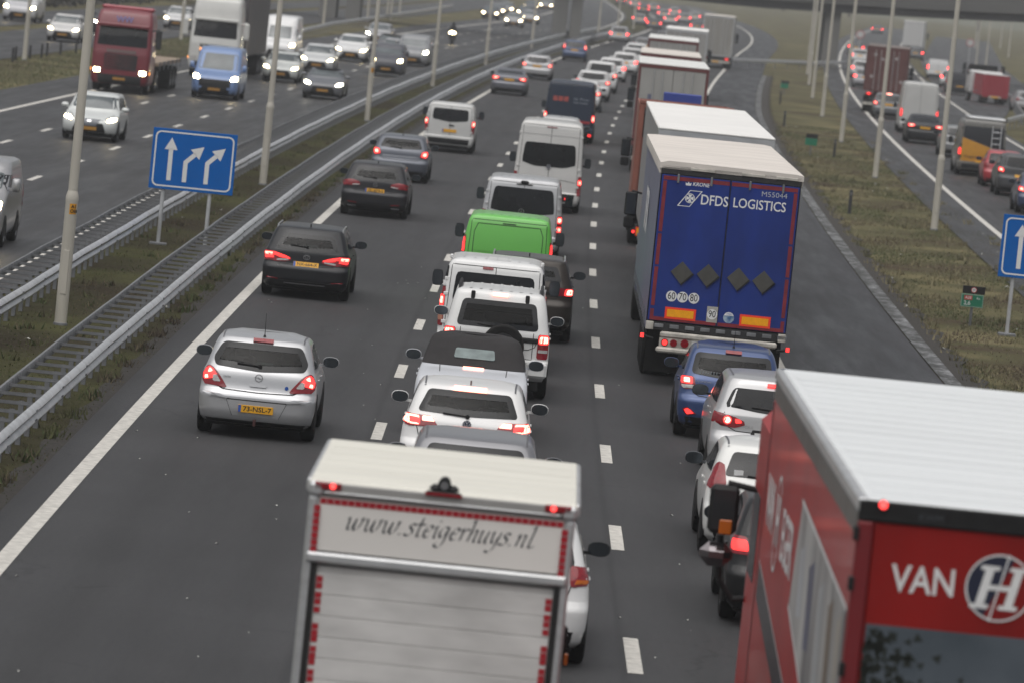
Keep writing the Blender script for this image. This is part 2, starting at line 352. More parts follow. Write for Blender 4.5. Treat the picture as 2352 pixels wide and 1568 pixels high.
tag(obj('hills', MB().add(vs, fs).mesh('hills', 60), TURF3), kind='structure')

# grass: tufts growing in the median and on the right verge
def grass(name, area, n, mats, hmin, hmax):
    vs = np.zeros((n*3, 3)); fs = np.arange(n*3).reshape(n, 3)
    for i in range(n):
        s, t = area(i); p = RP(s, t); a = rng.uniform(0, 2*PI); h = rng.uniform(hmin, hmax); w = rng.uniform(.008, .02)*(1+h*3); l = rng.uniform(-.6, .6, 2)*h
        d = np.array([math.cos(a)*w, math.sin(a)*w, 0]); q = np.array(p[:])-np.array([0, 0, .03])
        vs[i*3] = q-d; vs[i*3+1] = q+d; vs[i*3+2] = q+np.array([l[0], l[1], h])
    me = bpy.data.meshes.new(name); me.from_pydata(vs.tolist(), [], fs.tolist()); me.update()
    for mm in mats: me.materials.append(mm)
    px, py = vs[::3, 0], vs[::3, 1]; fld = np.sin(px*.9+py*.21)+np.sin(py*.47-px*.6+1.3)+.8*np.sin(py*.13+px*1.7)+rng.normal(0, .8, n)
    me.polygons.foreach_set('material_index', np.clip(((fld+2.2)/4.4*len(mats)).astype(np.int32), 0, len(mats)-1))
    o = bpy.data.objects.new(name, me); COL.objects.link(o); return tag(o, kind='stuff')
GR = [pbr('grass_olive', (.115, .112, .055), .9), pbr('grass_green', (.085, .10, .042), .9), pbr('grass_straw', (.19, .165, .095), .9), pbr('grass_brown', (.10, .075, .05), .9)]
def clump(t):
    return None
def a_med(i):
    while True:
        s = 58+240*rng.random()**1.6; t = rng.uniform(-11.3, -7.75)
        if rng.random() < .35+.65*(math.sin(s*.37+t*1.9)+math.sin(s*.9-t*3.1) > -.3): return s, t
def a_ver(i):
    while True:
        s = 85+200*rng.random()**1.5; t = ge(s)+.6+rng.random()*4.9
        if rng.random() < .12+.88*(math.sin(s*.23+t*1.1)+math.sin(s*.6-t*1.7) > -.25): return s, t
GM = [pbr('moss_olive', (.075, .078, .030), .9), pbr('moss_green', (.055, .075, .024), .9), pbr('dead_straw', (.12, .10, .06), .9), pbr('dead_brown', (.06, .045, .03), .9)]
grass('grass', a_med, 45000, GM, .015, .055); grass('grass', a_ver, 60000, [GR[1], GR[0], GR[2], GR[3]], .015, .07)
grass('grass', lambda i: (lambda k: (80+k*1.9%190+rng.normal(0, .12), (ge(80+k*1.9%190)+1.0+(k*k*.37)%4.5 if k % 3 else ge(80+k*1.9%190)+.75)+rng.normal(0, .10)))(i//22), 5200, [GR[0], GR[2], GR[2]], .08, .22)
grass('grass', lambda i: (lambda k: (62+k*1.7%150+rng.normal(0, .10), (-8.0 if k % 2 else -11.2+(k*k*.31)%3)+rng.normal(0, .08)))(i//20), 4200, GM, .06, .18)
grass('grass', lambda i: (150+200*rng.random(), rng.uniform(-29.2, -24.3)), 14000, GR[:2], .05, .16)
# bits of litter caught in the grass
lit = MB()
for i in range(70):
    s, t = (a_med(0) if i % 2 else a_ver(0)); p = RP(s, t, .03); a = rng.uniform(0, 6); w, d = rng.uniform(.03, .09), rng.uniform(.02, .05)
    c, q = math.cos(a), math.sin(a)
    lit.add([(p.x-w*c, p.y-w*q, .02), (p.x+d*q, p.y-d*c, .05), (p.x+w*c, p.y+w*q, .03), (p.x-d*q, p.y+d*c, .06)], [(0, 1, 2, 3)])
for i in range(110):
    s, t = 42+90*rng.random(), rng.uniform(-7.0, 3.2); p = RP(s, t); w = rng.uniform(.012, .035); a = rng.uniform(0, 6); c, q = math.cos(a)*w, math.sin(a)*w
    lit.add([(p.x-c, p.y-q, .006), (p.x+q*.6, p.y-c*.6, .02), (p.x+c, p.y+q, .008), (p.x-q*.6, p.y+c*.6, .018)], [(0, 1, 2, 3)])
tag(obj('litter', lit, pbr('litter_scraps', (.5, .5, .47), .8, amt=.4, scale=3)), kind='stuff')

# ------------------------------------------------------------------ guardrails
def wprof(out):   # W-beam outline, bulging to +out
    return [(0, .47), (.055, .49), (.08, .53), (.055, .575), (.012, .60), (.055, .625), (.08, .67), (.055, .72), (0, .745), (-.006, .72), (.045, .67), (.003, .60), (.045, .53), (-.006, .48)] if out > 0 else [(-a, b) for a, b in [(0, .47), (.055, .49), (.08, .53), (.055, .575), (.012, .60), (.055, .625), (.08, .67), (.055, .72), (0, .745), (-.006, .72), (.045, .67), (.003, .60), (.045, .53), (-.006, .48)]]
def beam(t0, prof, s0, s1, step):
    mb = MB(); n = len(prof); vs = []; fs = []; ss = np.arange(s0, s1+.01, step)
    for s in ss:
        wob = .012*math.sin(s*.31)+.008*math.sin(s*.83)
        for a, z in prof: vs.append(RP(s, t0+a+wob*.5, z+wob))
    for i in range(len(ss)-1):
        for k in range(n): fs.append((i*n+k, i*n+(k+1) % n, (i+1)*n+(k+1) % n, (i+1)*n+k))
    return mb.add(vs, fs).mesh('rail_beam', 50)
rung_me = MB().box(-.29, .29, -.045, .045, .664, .702, .006).box(-.29, .29, -.045, -.039, .702, .716).mesh('rung')
post_me = MB().box(-.035, .035, -.05, -.044, -.03, .6).box(-.035, .035, .044, .05, -.03, .6).box(-.004, .004, -.044, .044, -.03, .6).mesh('post')
bolt_me = MB().cyl((0, 0, .67), (.012, 0, .67), .016, n=6).cyl((0, 0, .53), (.012, 0, .53), .016, n=6).mesh('bolt')
def guardrail(label, tf, tb, face, s0, s1, pitch=1.333):
    root = thing('guardrail', label, 'guardrail', RP(s0, (tf+tb)/2), -RH(s0), 'steel guardrails along the median'); inv = Matrix.Translation(root.location) @ Matrix.Rotation(-RH(s0), 4, 'Z'); inv.invert()
    def put(me, name, mat):
        me.transform(inv); return obj(name, me, mat, root)
    put(beam(tf, wprof(face), s0, s1, 2.666), 'front_beam', GALV); put(beam(tb, [(-face*a, z) for a, z in ((0, .60), (.05, .62), (.06, .68), (.05, .73), (.0, .745), (-.012, .72), (-.012, .62))][::face], s0, s1, 2.666), 'back_beam', GALVD)  # back beam takes dark steel: weathered patina, shade also put into its colour
    stuff_r, stuff_p = MB(), MB(); n = 0; s = s0+.6; mid = (tf+tb)/2
    hwid = abs(tf-tb)/2
    while s < s1:
        p = RP(s, mid); h = RH(s); lp = inv @ p
        if n < 298:
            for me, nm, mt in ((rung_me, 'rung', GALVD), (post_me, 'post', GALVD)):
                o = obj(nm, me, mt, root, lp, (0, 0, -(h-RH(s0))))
                if me is rung_me: o.scale = (hwid/.29, 1, 1)
        elif n < 520 or n % 2 == 0:
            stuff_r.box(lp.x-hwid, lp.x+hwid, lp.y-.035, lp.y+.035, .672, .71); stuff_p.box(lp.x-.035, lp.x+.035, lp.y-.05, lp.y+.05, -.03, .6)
        n += 1; s += pitch
    if stuff_r.v:
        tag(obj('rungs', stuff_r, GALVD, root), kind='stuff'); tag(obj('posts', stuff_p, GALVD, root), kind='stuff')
    bl = MB(); s = s0+1.27
    while s < min(s1, s0+90):
        for zz in (.67, .54):
            for k in (-.07, 0, .07):
                q = inv @ RP(s+k, tf+face*.082, zz); bl.box(q.x-.008, q.x+.008, q.y-.012, q.y+.012, q.z-.012, q.z+.012)
        s += 4
    tag(obj('bolts', bl, GALVD, root), kind='stuff')
guardrail('galvanised ladder guardrail right beside the left edge line of the queue', -8.02, -8.66, 1, 56, 560)
guardrail('galvanised ladder guardrail on the far side of the median by the oncoming cars', -10.36, -11.12, 1, 70, 560)
def plain_rail(label, pts, group='plain guardrails along the slip roads'):
    root = thing('guardrail', label, 'guardrail', (pts[0][0], pts[0][1], 0), 0, group); mb = MB(); po = MB(); x0, y0 = pts[0]
    vs = []; fs = []; pr = [(0, .45), (.05, .5), (.05, .7), (0, .75), (-.02, .6)]; n = len(pr)
    dense = []
    for (a, b), (c, d) in zip(pts, pts[1:]):
        k = max(2, int(math.hypot(c-a, d-b)/4))
        dense += [(a+(c-a)*i/k, b+(d-b)*i/k) for i in range(k)]
    dense.append(pts[-1])
    for (a, b) in dense:
        for u, z in pr: vs.append((a-x0+u, b-y0, z))
    for i in range(len(dense)-1):
        for k in range(n): fs.append((i*n+k, i*n+(k+1) % n, (i+1)*n+(k+1) % n, (i+1)*n+k))
    obj('rail_beam', mb.add(vs, fs).mesh('rail_beam', 40), GALV, root)
    pm = MB().box(-.06, .0, -.05, .05, -.03, .7).mesh('post')
    for (a, b) in dense[:290]: obj('post', pm, GALVD, root, (a-x0-.03, b-y0, 0))
def rxy(s, t): p = RP(s, t); return (p.x, p.y)
plain_rail('dark guardrail behind the oncoming lanes near the bridge piers', [rxy(340, -24.6), rxy(380, -24.4), rxy(420, -25.6), rxy(480, -26.6), rxy(560, -28.6), rxy(640, -30.5)])
plain_rail('pale guardrail at the right edge beyond the yellow van', [(27.6, 318), (30.2, 336), (33.4, 380), (36.9, 432)])
plain_rail('faint guardrail curving in front of the right hand bridge pier', [(13.5, 436), (18.5, 452), (23.5, 470), (29, 500)])

# ------------------------------------------------------------------ lamp posts
POLE = pbr('lamp_post_paint', (.47, .445, .39), .5, amt=.10, scale=1.6, stretch=(1, 1, .3))
def _pole_parts():
    def lathe(name, prof, n=16):
        vs = []; fs = []
        for r, z in prof:
            for i in range(n): a = 2*PI*i/n; vs.append((r*math.cos(a), r*math.sin(a), z))
        for j in range(len(prof)-1):
            for i in range(n): fs.append((j*n+i, j*n+(i+1) % n, (j+1)*n+(i+1) % n, (j+1)*n+i))
        fs.append(tuple((len(prof)-1)*n+i for i in range(n))); return MB().add(vs, fs).mesh(name, 40)
    base = lathe('base_section', [(.112, -.05), (.112, 2.20), (.118, 2.24), (.118, 2.30), (.105, 2.36), (.088, 2.42)])
    shaft = lathe('shaft', [(.086, 2.42), (.082, 5.0), (.066, 12.0), (.0, 12.05)])
    foot = lathe('foot_collar', [(.13, -.05), (.13, .02), (.118, .03)])
    door = MB().box(-.055, .055, -.118, -.106, .55, 1.35, .006).mesh('access_door')
    arm = MB().tube([(0, 0, 11.9), (.9, 0, 12.25), (1.9, 0, 12.35)], .035, 8).tube([(0, 0, 11.9), (-.9, 0, 12.25), (-1.9, 0, 12.35)], .035, 8).mesh('arm')
    head = MB().box(-.35, .35, -.13, .13, -.05, .07, .03).mesh('lamp_head')
    return base, shaft, foot, door, arm, head
PP = _pole_parts()
def text_mesh(s, size, bold=0, shear=0, align='CENTER', ext=.001):
    cu = bpy.data.curves.new('lettering', 'FONT'); cu.body = s; cu.size = size; cu.align_x = align; cu.align_y = 'CENTER'; cu.offset = bold*size; cu.shear = shear; cu.extrude = ext; cu.resolution_u = 3
    o = bpy.data.objects.new('lettering', cu); me = bpy.data.meshes.new_from_object(o); bpy.data.objects.remove(o); bpy.data.curves.remove(cu)
    me.materials.clear(); return me
REAR = (PI/2, 0, 0); LEFT = (PI/2, 0, -PI/2); FRONT = (PI/2, 0, PI); RIGHT = (PI/2, 0, PI/2)
def text(parent, name, s, size, mat, loc, rot=REAR, bold=0, shear=0, align='CENTER', width=None):
    me = text_mesh(s, size, bold, shear, align); o = obj(name, me, mat, parent, loc, rot)
    if width:
        xs = [v.co.x for v in me.vertices]; w = max(xs)-min(xs); me.transform(Matrix.Diagonal((width/w, 1, 1, 1)))
    return o
def lamp_post(loc, rz, label, group, tagtxt=None):
    root = thing('lamp_post', label, 'lamp post', loc, rz, group)
    for nm, me, mt in zip(('base_section', 'shaft', 'foot_collar', 'access_door', 'arm'), PP, (POLE, POLE, GALVD, POLE, POLE)): obj(nm, me, mt, root)
    for sx in (-1, 1): obj('lamp_head', PP[5], GALVD, root, (sx*2.1, 0, 12.38))
    if tagtxt:
        st = obj('number_sticker', MB().add([(.113*math.sin(a), -.113*math.cos(a), z) for z in (2.0, 2.19) for a in np.linspace(-.2, 1.0, 7)], [(i, i+1, i+8, i+7) for i in range(6)]), pbr('sticker_orange', (.62, .28, .01), .5), root)
        for k, w in enumerate(tagtxt): text(st, 'sticker_text', w, .085, INK, (.055, -.107-.004*0, 2.14-.085*k), (PI/2, 0, .42), .02)
    return root
nameL = ['beside the blue arrow sign, nearest on the left', 'just right of the blue arrow sign', 'in front of the grey hatchback queue of headlights', 'left of the white estate, fourth along the median', 'fifth along the median by the far guardrail', 'sixth along the median, near the bridge pier', 'seventh along the median, close behind the bridge pier', 'eighth along the median, at the bridge', 'ninth along the median, pale in the haze', 'tenth along the median, faintest in the haze']
for i, (s, t) in enumerate([(97.6, -9.78), (158.6, -9.77), (223.0, -9.9), (287.5, -10.15), (354.6, -10.25), (434.4, -10.65), (500, -10.9), (545, -9.6), (585, -9.2), (640, -9.0)]):
    lamp_post(RP(s, t), -RH(s), 'tall cream lamp post '+nameL[i], 'lamp posts along the median', [('A1', 'OI8'), None, ('A', '28'), None, None, None, None, None, None, None][i])
nameR = ['nearest the right hand blue sign', 'second from the right, before the yellow van', 'third from the right on the verge', 'fourth from the right, beside the round bend', 'fifth from the right, standing close to others', 'sixth from the right in the thin cluster', 'seventh from the right in the thin cluster', 'faintest of the cluster left of the slip road']
for i, (s, t) in enumerate([(174.2, 10.92), (217.2, 10.90), (262.2, 10.96), (308.6, 11.08), (356.4, 11.27), (400.8, 11.48), (446, 11.6), (492, 11.8)]):
    lamp_post(RP(s, t), -RH(s), 'cream lamp post on the right verge, '+nameR[i], 'lamp posts on the right verge')
nameF = ['at the top left corner among the bollards', 'behind the red truck on the left grass strip', 'left of the bridge piers', 'thin post right of the bridge piers', 'thin post beyond the piers on the slope', 'thick pale post beyond the piers', 'last thin post on the left slope']
for i, (s, t) in enumerate([(260.2, -28.6), (337.6, -28.6), (438, -27.8), (488, -28.2), (523, -29.2), (516.2, -28.3), (569.8, -31.7)]):
    lamp_post(RP(s, t), -RH(s), 'grey white lamp post '+nameF[i], 'lamp posts left of the oncoming lanes')
nameG = ['far right, behind the red lorry', 'far right, next to the round speed sign', 'far right edge, faint pole on the slope', 'right, hazy pole under the bridge', 'right, palest pole under the bridge']
for i, (x, y) in enumerate([(49.6, 620), (48.6, 594), (63.9, 745), (66, 830), (74, 880)]):
    lamp_post((x, y, 0), 0, 'hazy grey lamp post '+nameG[i], 'lamp posts on the far right')

# ------------------------------------------------------------------ road signs
BLUE = pbr('sign_blue', (.0, .11, .42), .5, amt=.05, scale=2, spec=.15)
WSIGN = pbr('sign_white', (.74, .74, .74), .4)
def rrect(x0, x1, z0, z1, r, n=5):
    pts = []
    for cx, cz, a0 in ((x1-r, z0+r, -PI/2), (x1-r, z1-r, 0), (x0+r, z1-r, PI/2), (x0+r, z0+r, PI)):
        for i in range(n+1): a = a0+PI/2*i/n; pts.append((cx+r*math.cos(a), cz+r*math.sin(a)))
    return pts
def ring(outer, inner, y):
    n = len(outer); return MB().add([(x, y, z) for x, z in outer]+[(x, y, z) for x, z in inner], [(i, (i+1) % n, n+(i+1) % n, n+i) for i in range(n)])
def arrow_pts(path, w, hw, hl):
    (ax, az), (bx, bz) = path[-2], path[-1]; d = Vector((bx-ax, bz-az)).normalized(); nrm = Vector((-d.y, d.x)); tip = Vector((bx, bz)); base = tip-d*hl
    L_, R_ = [], []
    for i, p in enumerate(path[:-1]):
        if i == 0: dd = Vector((path[1][0]-p[0], path[1][1]-p[1])).normalized(); nn = Vector((-dd.y, dd.x)); k = 1
        else:
            d0 = Vector((p[0]-path[i-1][0], p[1]-path[i-1][1])).normalized(); d1 = Vector((path[i+1][0]-p[0], path[i+1][1]-p[1])).normalized()
            nn = (Vector((-d0.y, d0.x))+Vector((-d1.y, d1.x))).normalized(); k = 1/max(.5, nn.dot(Vector((-d0.y, d0.x))))
        L_.append((p[0]+nn.x*w/2*k, p[1]+nn.y*w/2*k)); R_.append((p[0]-nn.x*w/2*k, p[1]-nn.y*w/2*k))
    L_.append((base.x+nrm.x*w/2, base.y+nrm.y*w/2)); R_.append((base.x-nrm.x*w/2, base.y-nrm.y*w/2))
    L_.append((base.x-d.x*.02+nrm.x*hw/2, base.y-d.y*.02+nrm.y*hw/2)); R_.append((base.x-d.x*.02-nrm.x*hw/2, base.y-d.y*.02-nrm.y*hw/2))
    n = len(L_); vs = L_+R_+[(tip.x, tip.y)]
    fs = [(i, n+i, n+i+1, i+1) for i in range(n-2)] + [(n-1, 2*n-1, 2*n)]
    return vs, fs
def arrow_sign(loc, rz, label, posts, w=1.94, z0=1.27, z1=2.67, tone=BLUE):
    root = thing('arrow_sign', label, 'road sign', loc, rz, 'blue lane arrow signs')
    obj('sign_panel', MB().box(0, w, -.03, .0, z0, z1, .004), tone, root)
    obj('border', ring(rrect(.06, w-.06, z0+.06, z1-.06, .13), rrect(.095, w-.095, z0+.095, z1-.095, .10), -.034), WSIGN, root)
    for path in ([(.44, z0+.21), (.44, z1-.20)], [(.80, z0+.20), (.80, z0+.66), (1.20, z0+1.05)], [(1.30, z0+.20), (1.30, z0+.68), (1.69, z0+1.06)]):
        vs, fs = arrow_pts(path, .10, .30, .26); obj('arrow', MB().add([(a, -.034, b) for a, b in vs], fs), WSIGN, root)
    for px in posts:
        p = obj('post', MB().cyl((px, .05, -.05), (px, .05, z0+.5), .045, n=10).cyl((px, .05, z0+.5), (px, .05, z1-.1), .045, n=10), GALV, root)
        obj('foot', MB().box(px-.2, px+.2, -.1, .2, -.04, .03, .01), GALVD, p)
    obj('back_rail', MB().box(.1, w-.1, .0, .03, z0+.25, z0+.30).box(.1, w-.1, .0, .03, z1-.3, z1-.25), GALVD, root)
arrow_sign(RP(124.6, -10.43), -RH(124.6)+.03, 'blue sign with one straight and two bending white arrows in the median', (.34, 1.42))
arrow_sign(RP(122.8, 9.09), -RH(122.8), 'blue arrow sign cut off by the right picture edge above the grass', (.35, 1.45), 1.92, 1.30, 2.72)
GREEN = pbr('sign_green', (.01, .17, .095), .4); REDBOX = pbr('sign_red', (.45, .05, .05), .45)
def km_sign(loc, rz, label, full=True):
    root = thing('distance_marker', label, 'road sign', loc, rz, 'small green distance markers')
    obj('green_plate', MB().box(-.27, .25, -.02, 0, .40, .70, .004), GREEN, root)
    obj('black_plate', MB().box(-.25, .27, -.02, 0, .71, .89, .004), BLACK, root)
    obj('post', MB().cyl((0, .03, -.05), (0, .03, .86), .032, n=8), GALVD, root)
    if full:
        obj('border', ring(rrect(-.262, .242, .408, .692, .02), rrect(-.252, .232, .418, .682, .015), -.0215), pbr('sign_line', (.35, .45, .4), .5), root)
        rd = obj('speed_disc', MB().cyl((.01, -.021, .80), (.01, -.024, .80), .066, n=20), REDBOX, root); obj('disc_face', MB().cyl((.01, -.0245, .80), (.01, -.026, .80), .05, n=20), WSIGN, rd); text(rd, 'disc_text', '50', .055, INK, (.01, -.028, .80), bold=.01)
        rb = obj('route_box', MB().box(-.2, -.01, -.024, -.021, .565, .665), REDBOX, root); text(rb, 'route_text', 'A28', .085, WSIGN, (-.105, -.026, .615), bold=.01)
        text(root, 'distance_text', '2,6', .13, WSIGN, (-.12, -.023, .49), bold=.01); text(root, 'side_text', 'Re', .075, WSIGN, (.13, -.023, .61))
km_sign(RP(125.2, 8.77), -RH(125.2), 'small black and green kilometre marker reading 2,6 on the right verge')
km_sign(RP(238, 8.85), -RH(238), 'small green marker on the verge right of the white trailer roof', False)
km_sign(RP(358, 9.39), -RH(358), 'tiny green marker far up the verge near the post cluster', False)
km_sign((33.6, 358, 0), 0, 'tiny green marker by the pale guardrail at the far right', False)
def marker_post(loc, label):
    root = thing('marker_post', label, 'post', loc, 0, 'dark marker posts on the right verge')
    obj('post_body', MB().box(-.055, .055, -.04, .04, -.05, .78, .012), pbr('dark_post', (.025, .026, .03), .6), root); obj('reflector', MB().box(-.035, .035, -.046, -.041, .6, .7), pbr('dull_reflector', (.12, .12, .13), .3), root)
for (s, t, l) in [(180.2, 8.43, 'nearest, level with the top of the blue trailer'), (280, 8.48, 'middle one, further up the verge'), (238, 9.9, 'beside the small green marker'), (330, 8.9, 'furthest up the verge')]:
    marker_post(RP(s, t), 'short dark marker post on the grass, '+l)
def bollard(loc, i, word):
    root = thing('bollard', 'dark wooden bollard, %s of the row on the far left grass edge' % word, 'bollard', loc, 0, 'row of dark bollards at the far left')
    obj('bollard_body', MB().cyl((0, 0, -.05), (0, 0, .62), .06, .055, 10).cyl((0, 0, .62), (0, 0, .66), .055, .03, 10).mesh('bollard_body', 40), pbr('dark_wood', (.02, .02, .022), .8), root)
for i, (s, w) in enumerate(zip((250.5, 256, 258.5, 263.8, 267.5, 271, 276.8, 282.5, 288.6, 294.5, 300), ('first', 'second', 'third', 'fourth', 'fifth', 'sixth', 'seventh', 'eighth', 'ninth', 'tenth', 'last'))):
    bollard(RP(s, -28.75+.1*math.sin(i*2.)), i, w)
def round_sign(loc, label):
    root = thing('speed_sign', label, 'road sign', loc, 0, 'round speed signs')
    obj('post', MB().cyl((0, .05, -.05), (0, .05, 3.1), .05, n=8), GALV, root)
    d = obj('sign_disc', MB().cyl((0, 0, 2.7), (0, -.02, 2.7), .45, n=24), pbr('sign_red_pale', (.40, .16, .16), .5), root); obj('sign_face', MB().cyl((0, -.021, 2.7), (0, -.025, 2.7), .33, n=24), pbr('sign_white_dull', (.5, .5, .5), .5), d)
round_sign((46.8, 596, 0), 'round white sign with red rim at the far right under the bridge'); round_sign((32.6, 560, 0), 'small round red rimmed sign behind the thin lamp post cluster')

# ------------------------------------------------------------------ bridge over the motorway
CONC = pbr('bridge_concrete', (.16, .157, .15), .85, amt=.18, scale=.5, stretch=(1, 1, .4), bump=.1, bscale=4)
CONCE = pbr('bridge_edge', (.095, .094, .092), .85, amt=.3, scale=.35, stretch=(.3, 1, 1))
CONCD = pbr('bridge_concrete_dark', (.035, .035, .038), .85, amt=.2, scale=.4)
br = thing('bridge', 'grey concrete bridge crossing above the motorway in the haze', 'bridge', (0, 490, 0), 0)
def deck_z(x): return float(np.interp(x, [-80, 0, 10, 24, 50, 90, 140], [5.1, 4.75, 4.78, 5.36, 6.75, 8.2, 9.4]))
def deck(z0, z1, y0, y1):
    xs = np.arange(-75, 141, 5.0); vs = []; fs = []
    for x in xs:
        z = deck_z(x-10)
        vs += [(x, y0, z+z0), (x, y1, z+z0), (x, y1, z+z1), (x, y0, z+z1)]
    for i in range(len(xs)-1):
        for k in range(4): fs.append((i*4+k, i*4+(k+1) % 4, (i+1)*4+(k+1) % 4, (i+1)*4+k))
    return MB().add(vs, fs)
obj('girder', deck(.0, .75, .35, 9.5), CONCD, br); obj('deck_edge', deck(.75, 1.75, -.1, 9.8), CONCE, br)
obj('parapet', deck(1.75, 2.6, 0, .25), CONCE, br); obj('hand_rail', deck(3.1, 3.2, .05, .15), GALVD, br)
pier_me = {}
for x0, x1 in ((-20.4, -18.9), (-18.0, -16.7), (.75, 2.05), (2.35, 3.35), (25.3, 26.7)):
    h = deck_z((x0+x1)/2-10)+.05
    obj('pier', MB().box(x0, x1, 1.0, 7.5, -.1, h, .04), CONC, br)

# ------------------------------------------------------------------ background trees
BARK = pbr('bark', (.07, .055, .045), .9, amt=.3, scale=4)
LEAF = [pbr('winter_foliage', (.055, .060, .032), .9, amt=.3, scale=.6), pbr('pine_foliage', (.035, .05, .03), .9, amt=.3, scale=.6)]
def tree(loc, h, r, kind, label, n=900):
    root = thing('tree', label, 'tree', loc, rng.uniform(0, 6), 'trees beyond the bridge')
    tk = MB().cyl((0, 0, -.3), (0, 0, h*.45), .25, .17, 8).cyl((0, 0, h*.45), (.2, .1, h*.92), .17, .04, 8)
    for k in range(9):
        a = k*2.4; z = h*(.35+.06*k); tk.cyl((0, 0, z), (r*.75*math.cos(a), r*.75*math.sin(a), z+h*.15), .07, .02, 5)
    obj('trunk', tk, BARK, root)
    vs = np.zeros((n*4, 3)); cl = rng.normal(0, 1, (26, 3)); cl /= np.linalg.norm(cl, axis=1)[:, None]; cl *= rng.uniform(.3, .95, (26, 1))
    for i in range(n):
        c = cl[i % 26]+rng.normal(0, .17, 3); p = np.array([c[0]*r, c[1]*r, h*.62+c[2]*h*.36]); a, b = rng.normal(0, .16, 3), rng.normal(0, .16, 3)
        vs[i*4:i*4+4] = [p-a, p+b, p+a, p-b]
    me = bpy.data.meshes.new('crown'); me.from_pydata(vs.tolist(), [], [(4*i, 4*i+1, 4*i+2, 4*i+3) for i in range(n)]); me.update(); obj('crown', me, LEAF[kind], root)
for i, (x, y, h, r, k, l) in enumerate([(44, 1010, 11, 4.2, 0, 'broad bare looking tree straight above the white lorries'), (58, 1040, 9, 3.6, 1, 'dark rounded tree left of the right bridge pier'), (78, 980, 12, 4.5, 0, 'tall loose tree behind the right bridge pier'), (104, 940, 10, 4.0, 0, 'pale hazy tree above the container truck'), (118, 900, 9, 3.5, 1, 'dark small tree above the far white lorry'), (128, 850, 12, 4.6, 0, 'hazy tree behind the right slope'), (112, 740, 10, 4, 0, 'wide tree behind the round speed sign'), (98, 640, 9, 3.6, 1, 'dark bush like tree at the right edge'), (-26, 930, 10, 4, 0, 'hazy tree between the left piers'), (-40, 820, 11, 4.3, 1, 'dark tree left of the left piers')]):
    tree((x, y, 2.0), h, r, k, l)
hd = np.zeros((9000*4, 3))
for i in range(9000):
    s = rng.uniform(300, 470); p = RP(s, rng.uniform(-52, -45)); q = np.array([p.x, p.y, abs(rng.normal(0, 1.5))]); a, b = rng.normal(0, .16, 3), rng.normal(0, .16, 3)
    hd[i*4:i*4+4] = [q-a, q+b, q+a, q-b]
me = bpy.data.meshes.new('hedge'); me.from_pydata(hd.tolist(), [], [(4*i, 4*i+1, 4*i+2, 4*i+3) for i in range(9000)]); me.update()
tag(obj('hedge', me, pbr('hedge_twigs', (.04, .037, .032), .9, amt=.4, scale=.5)), kind='stuff')

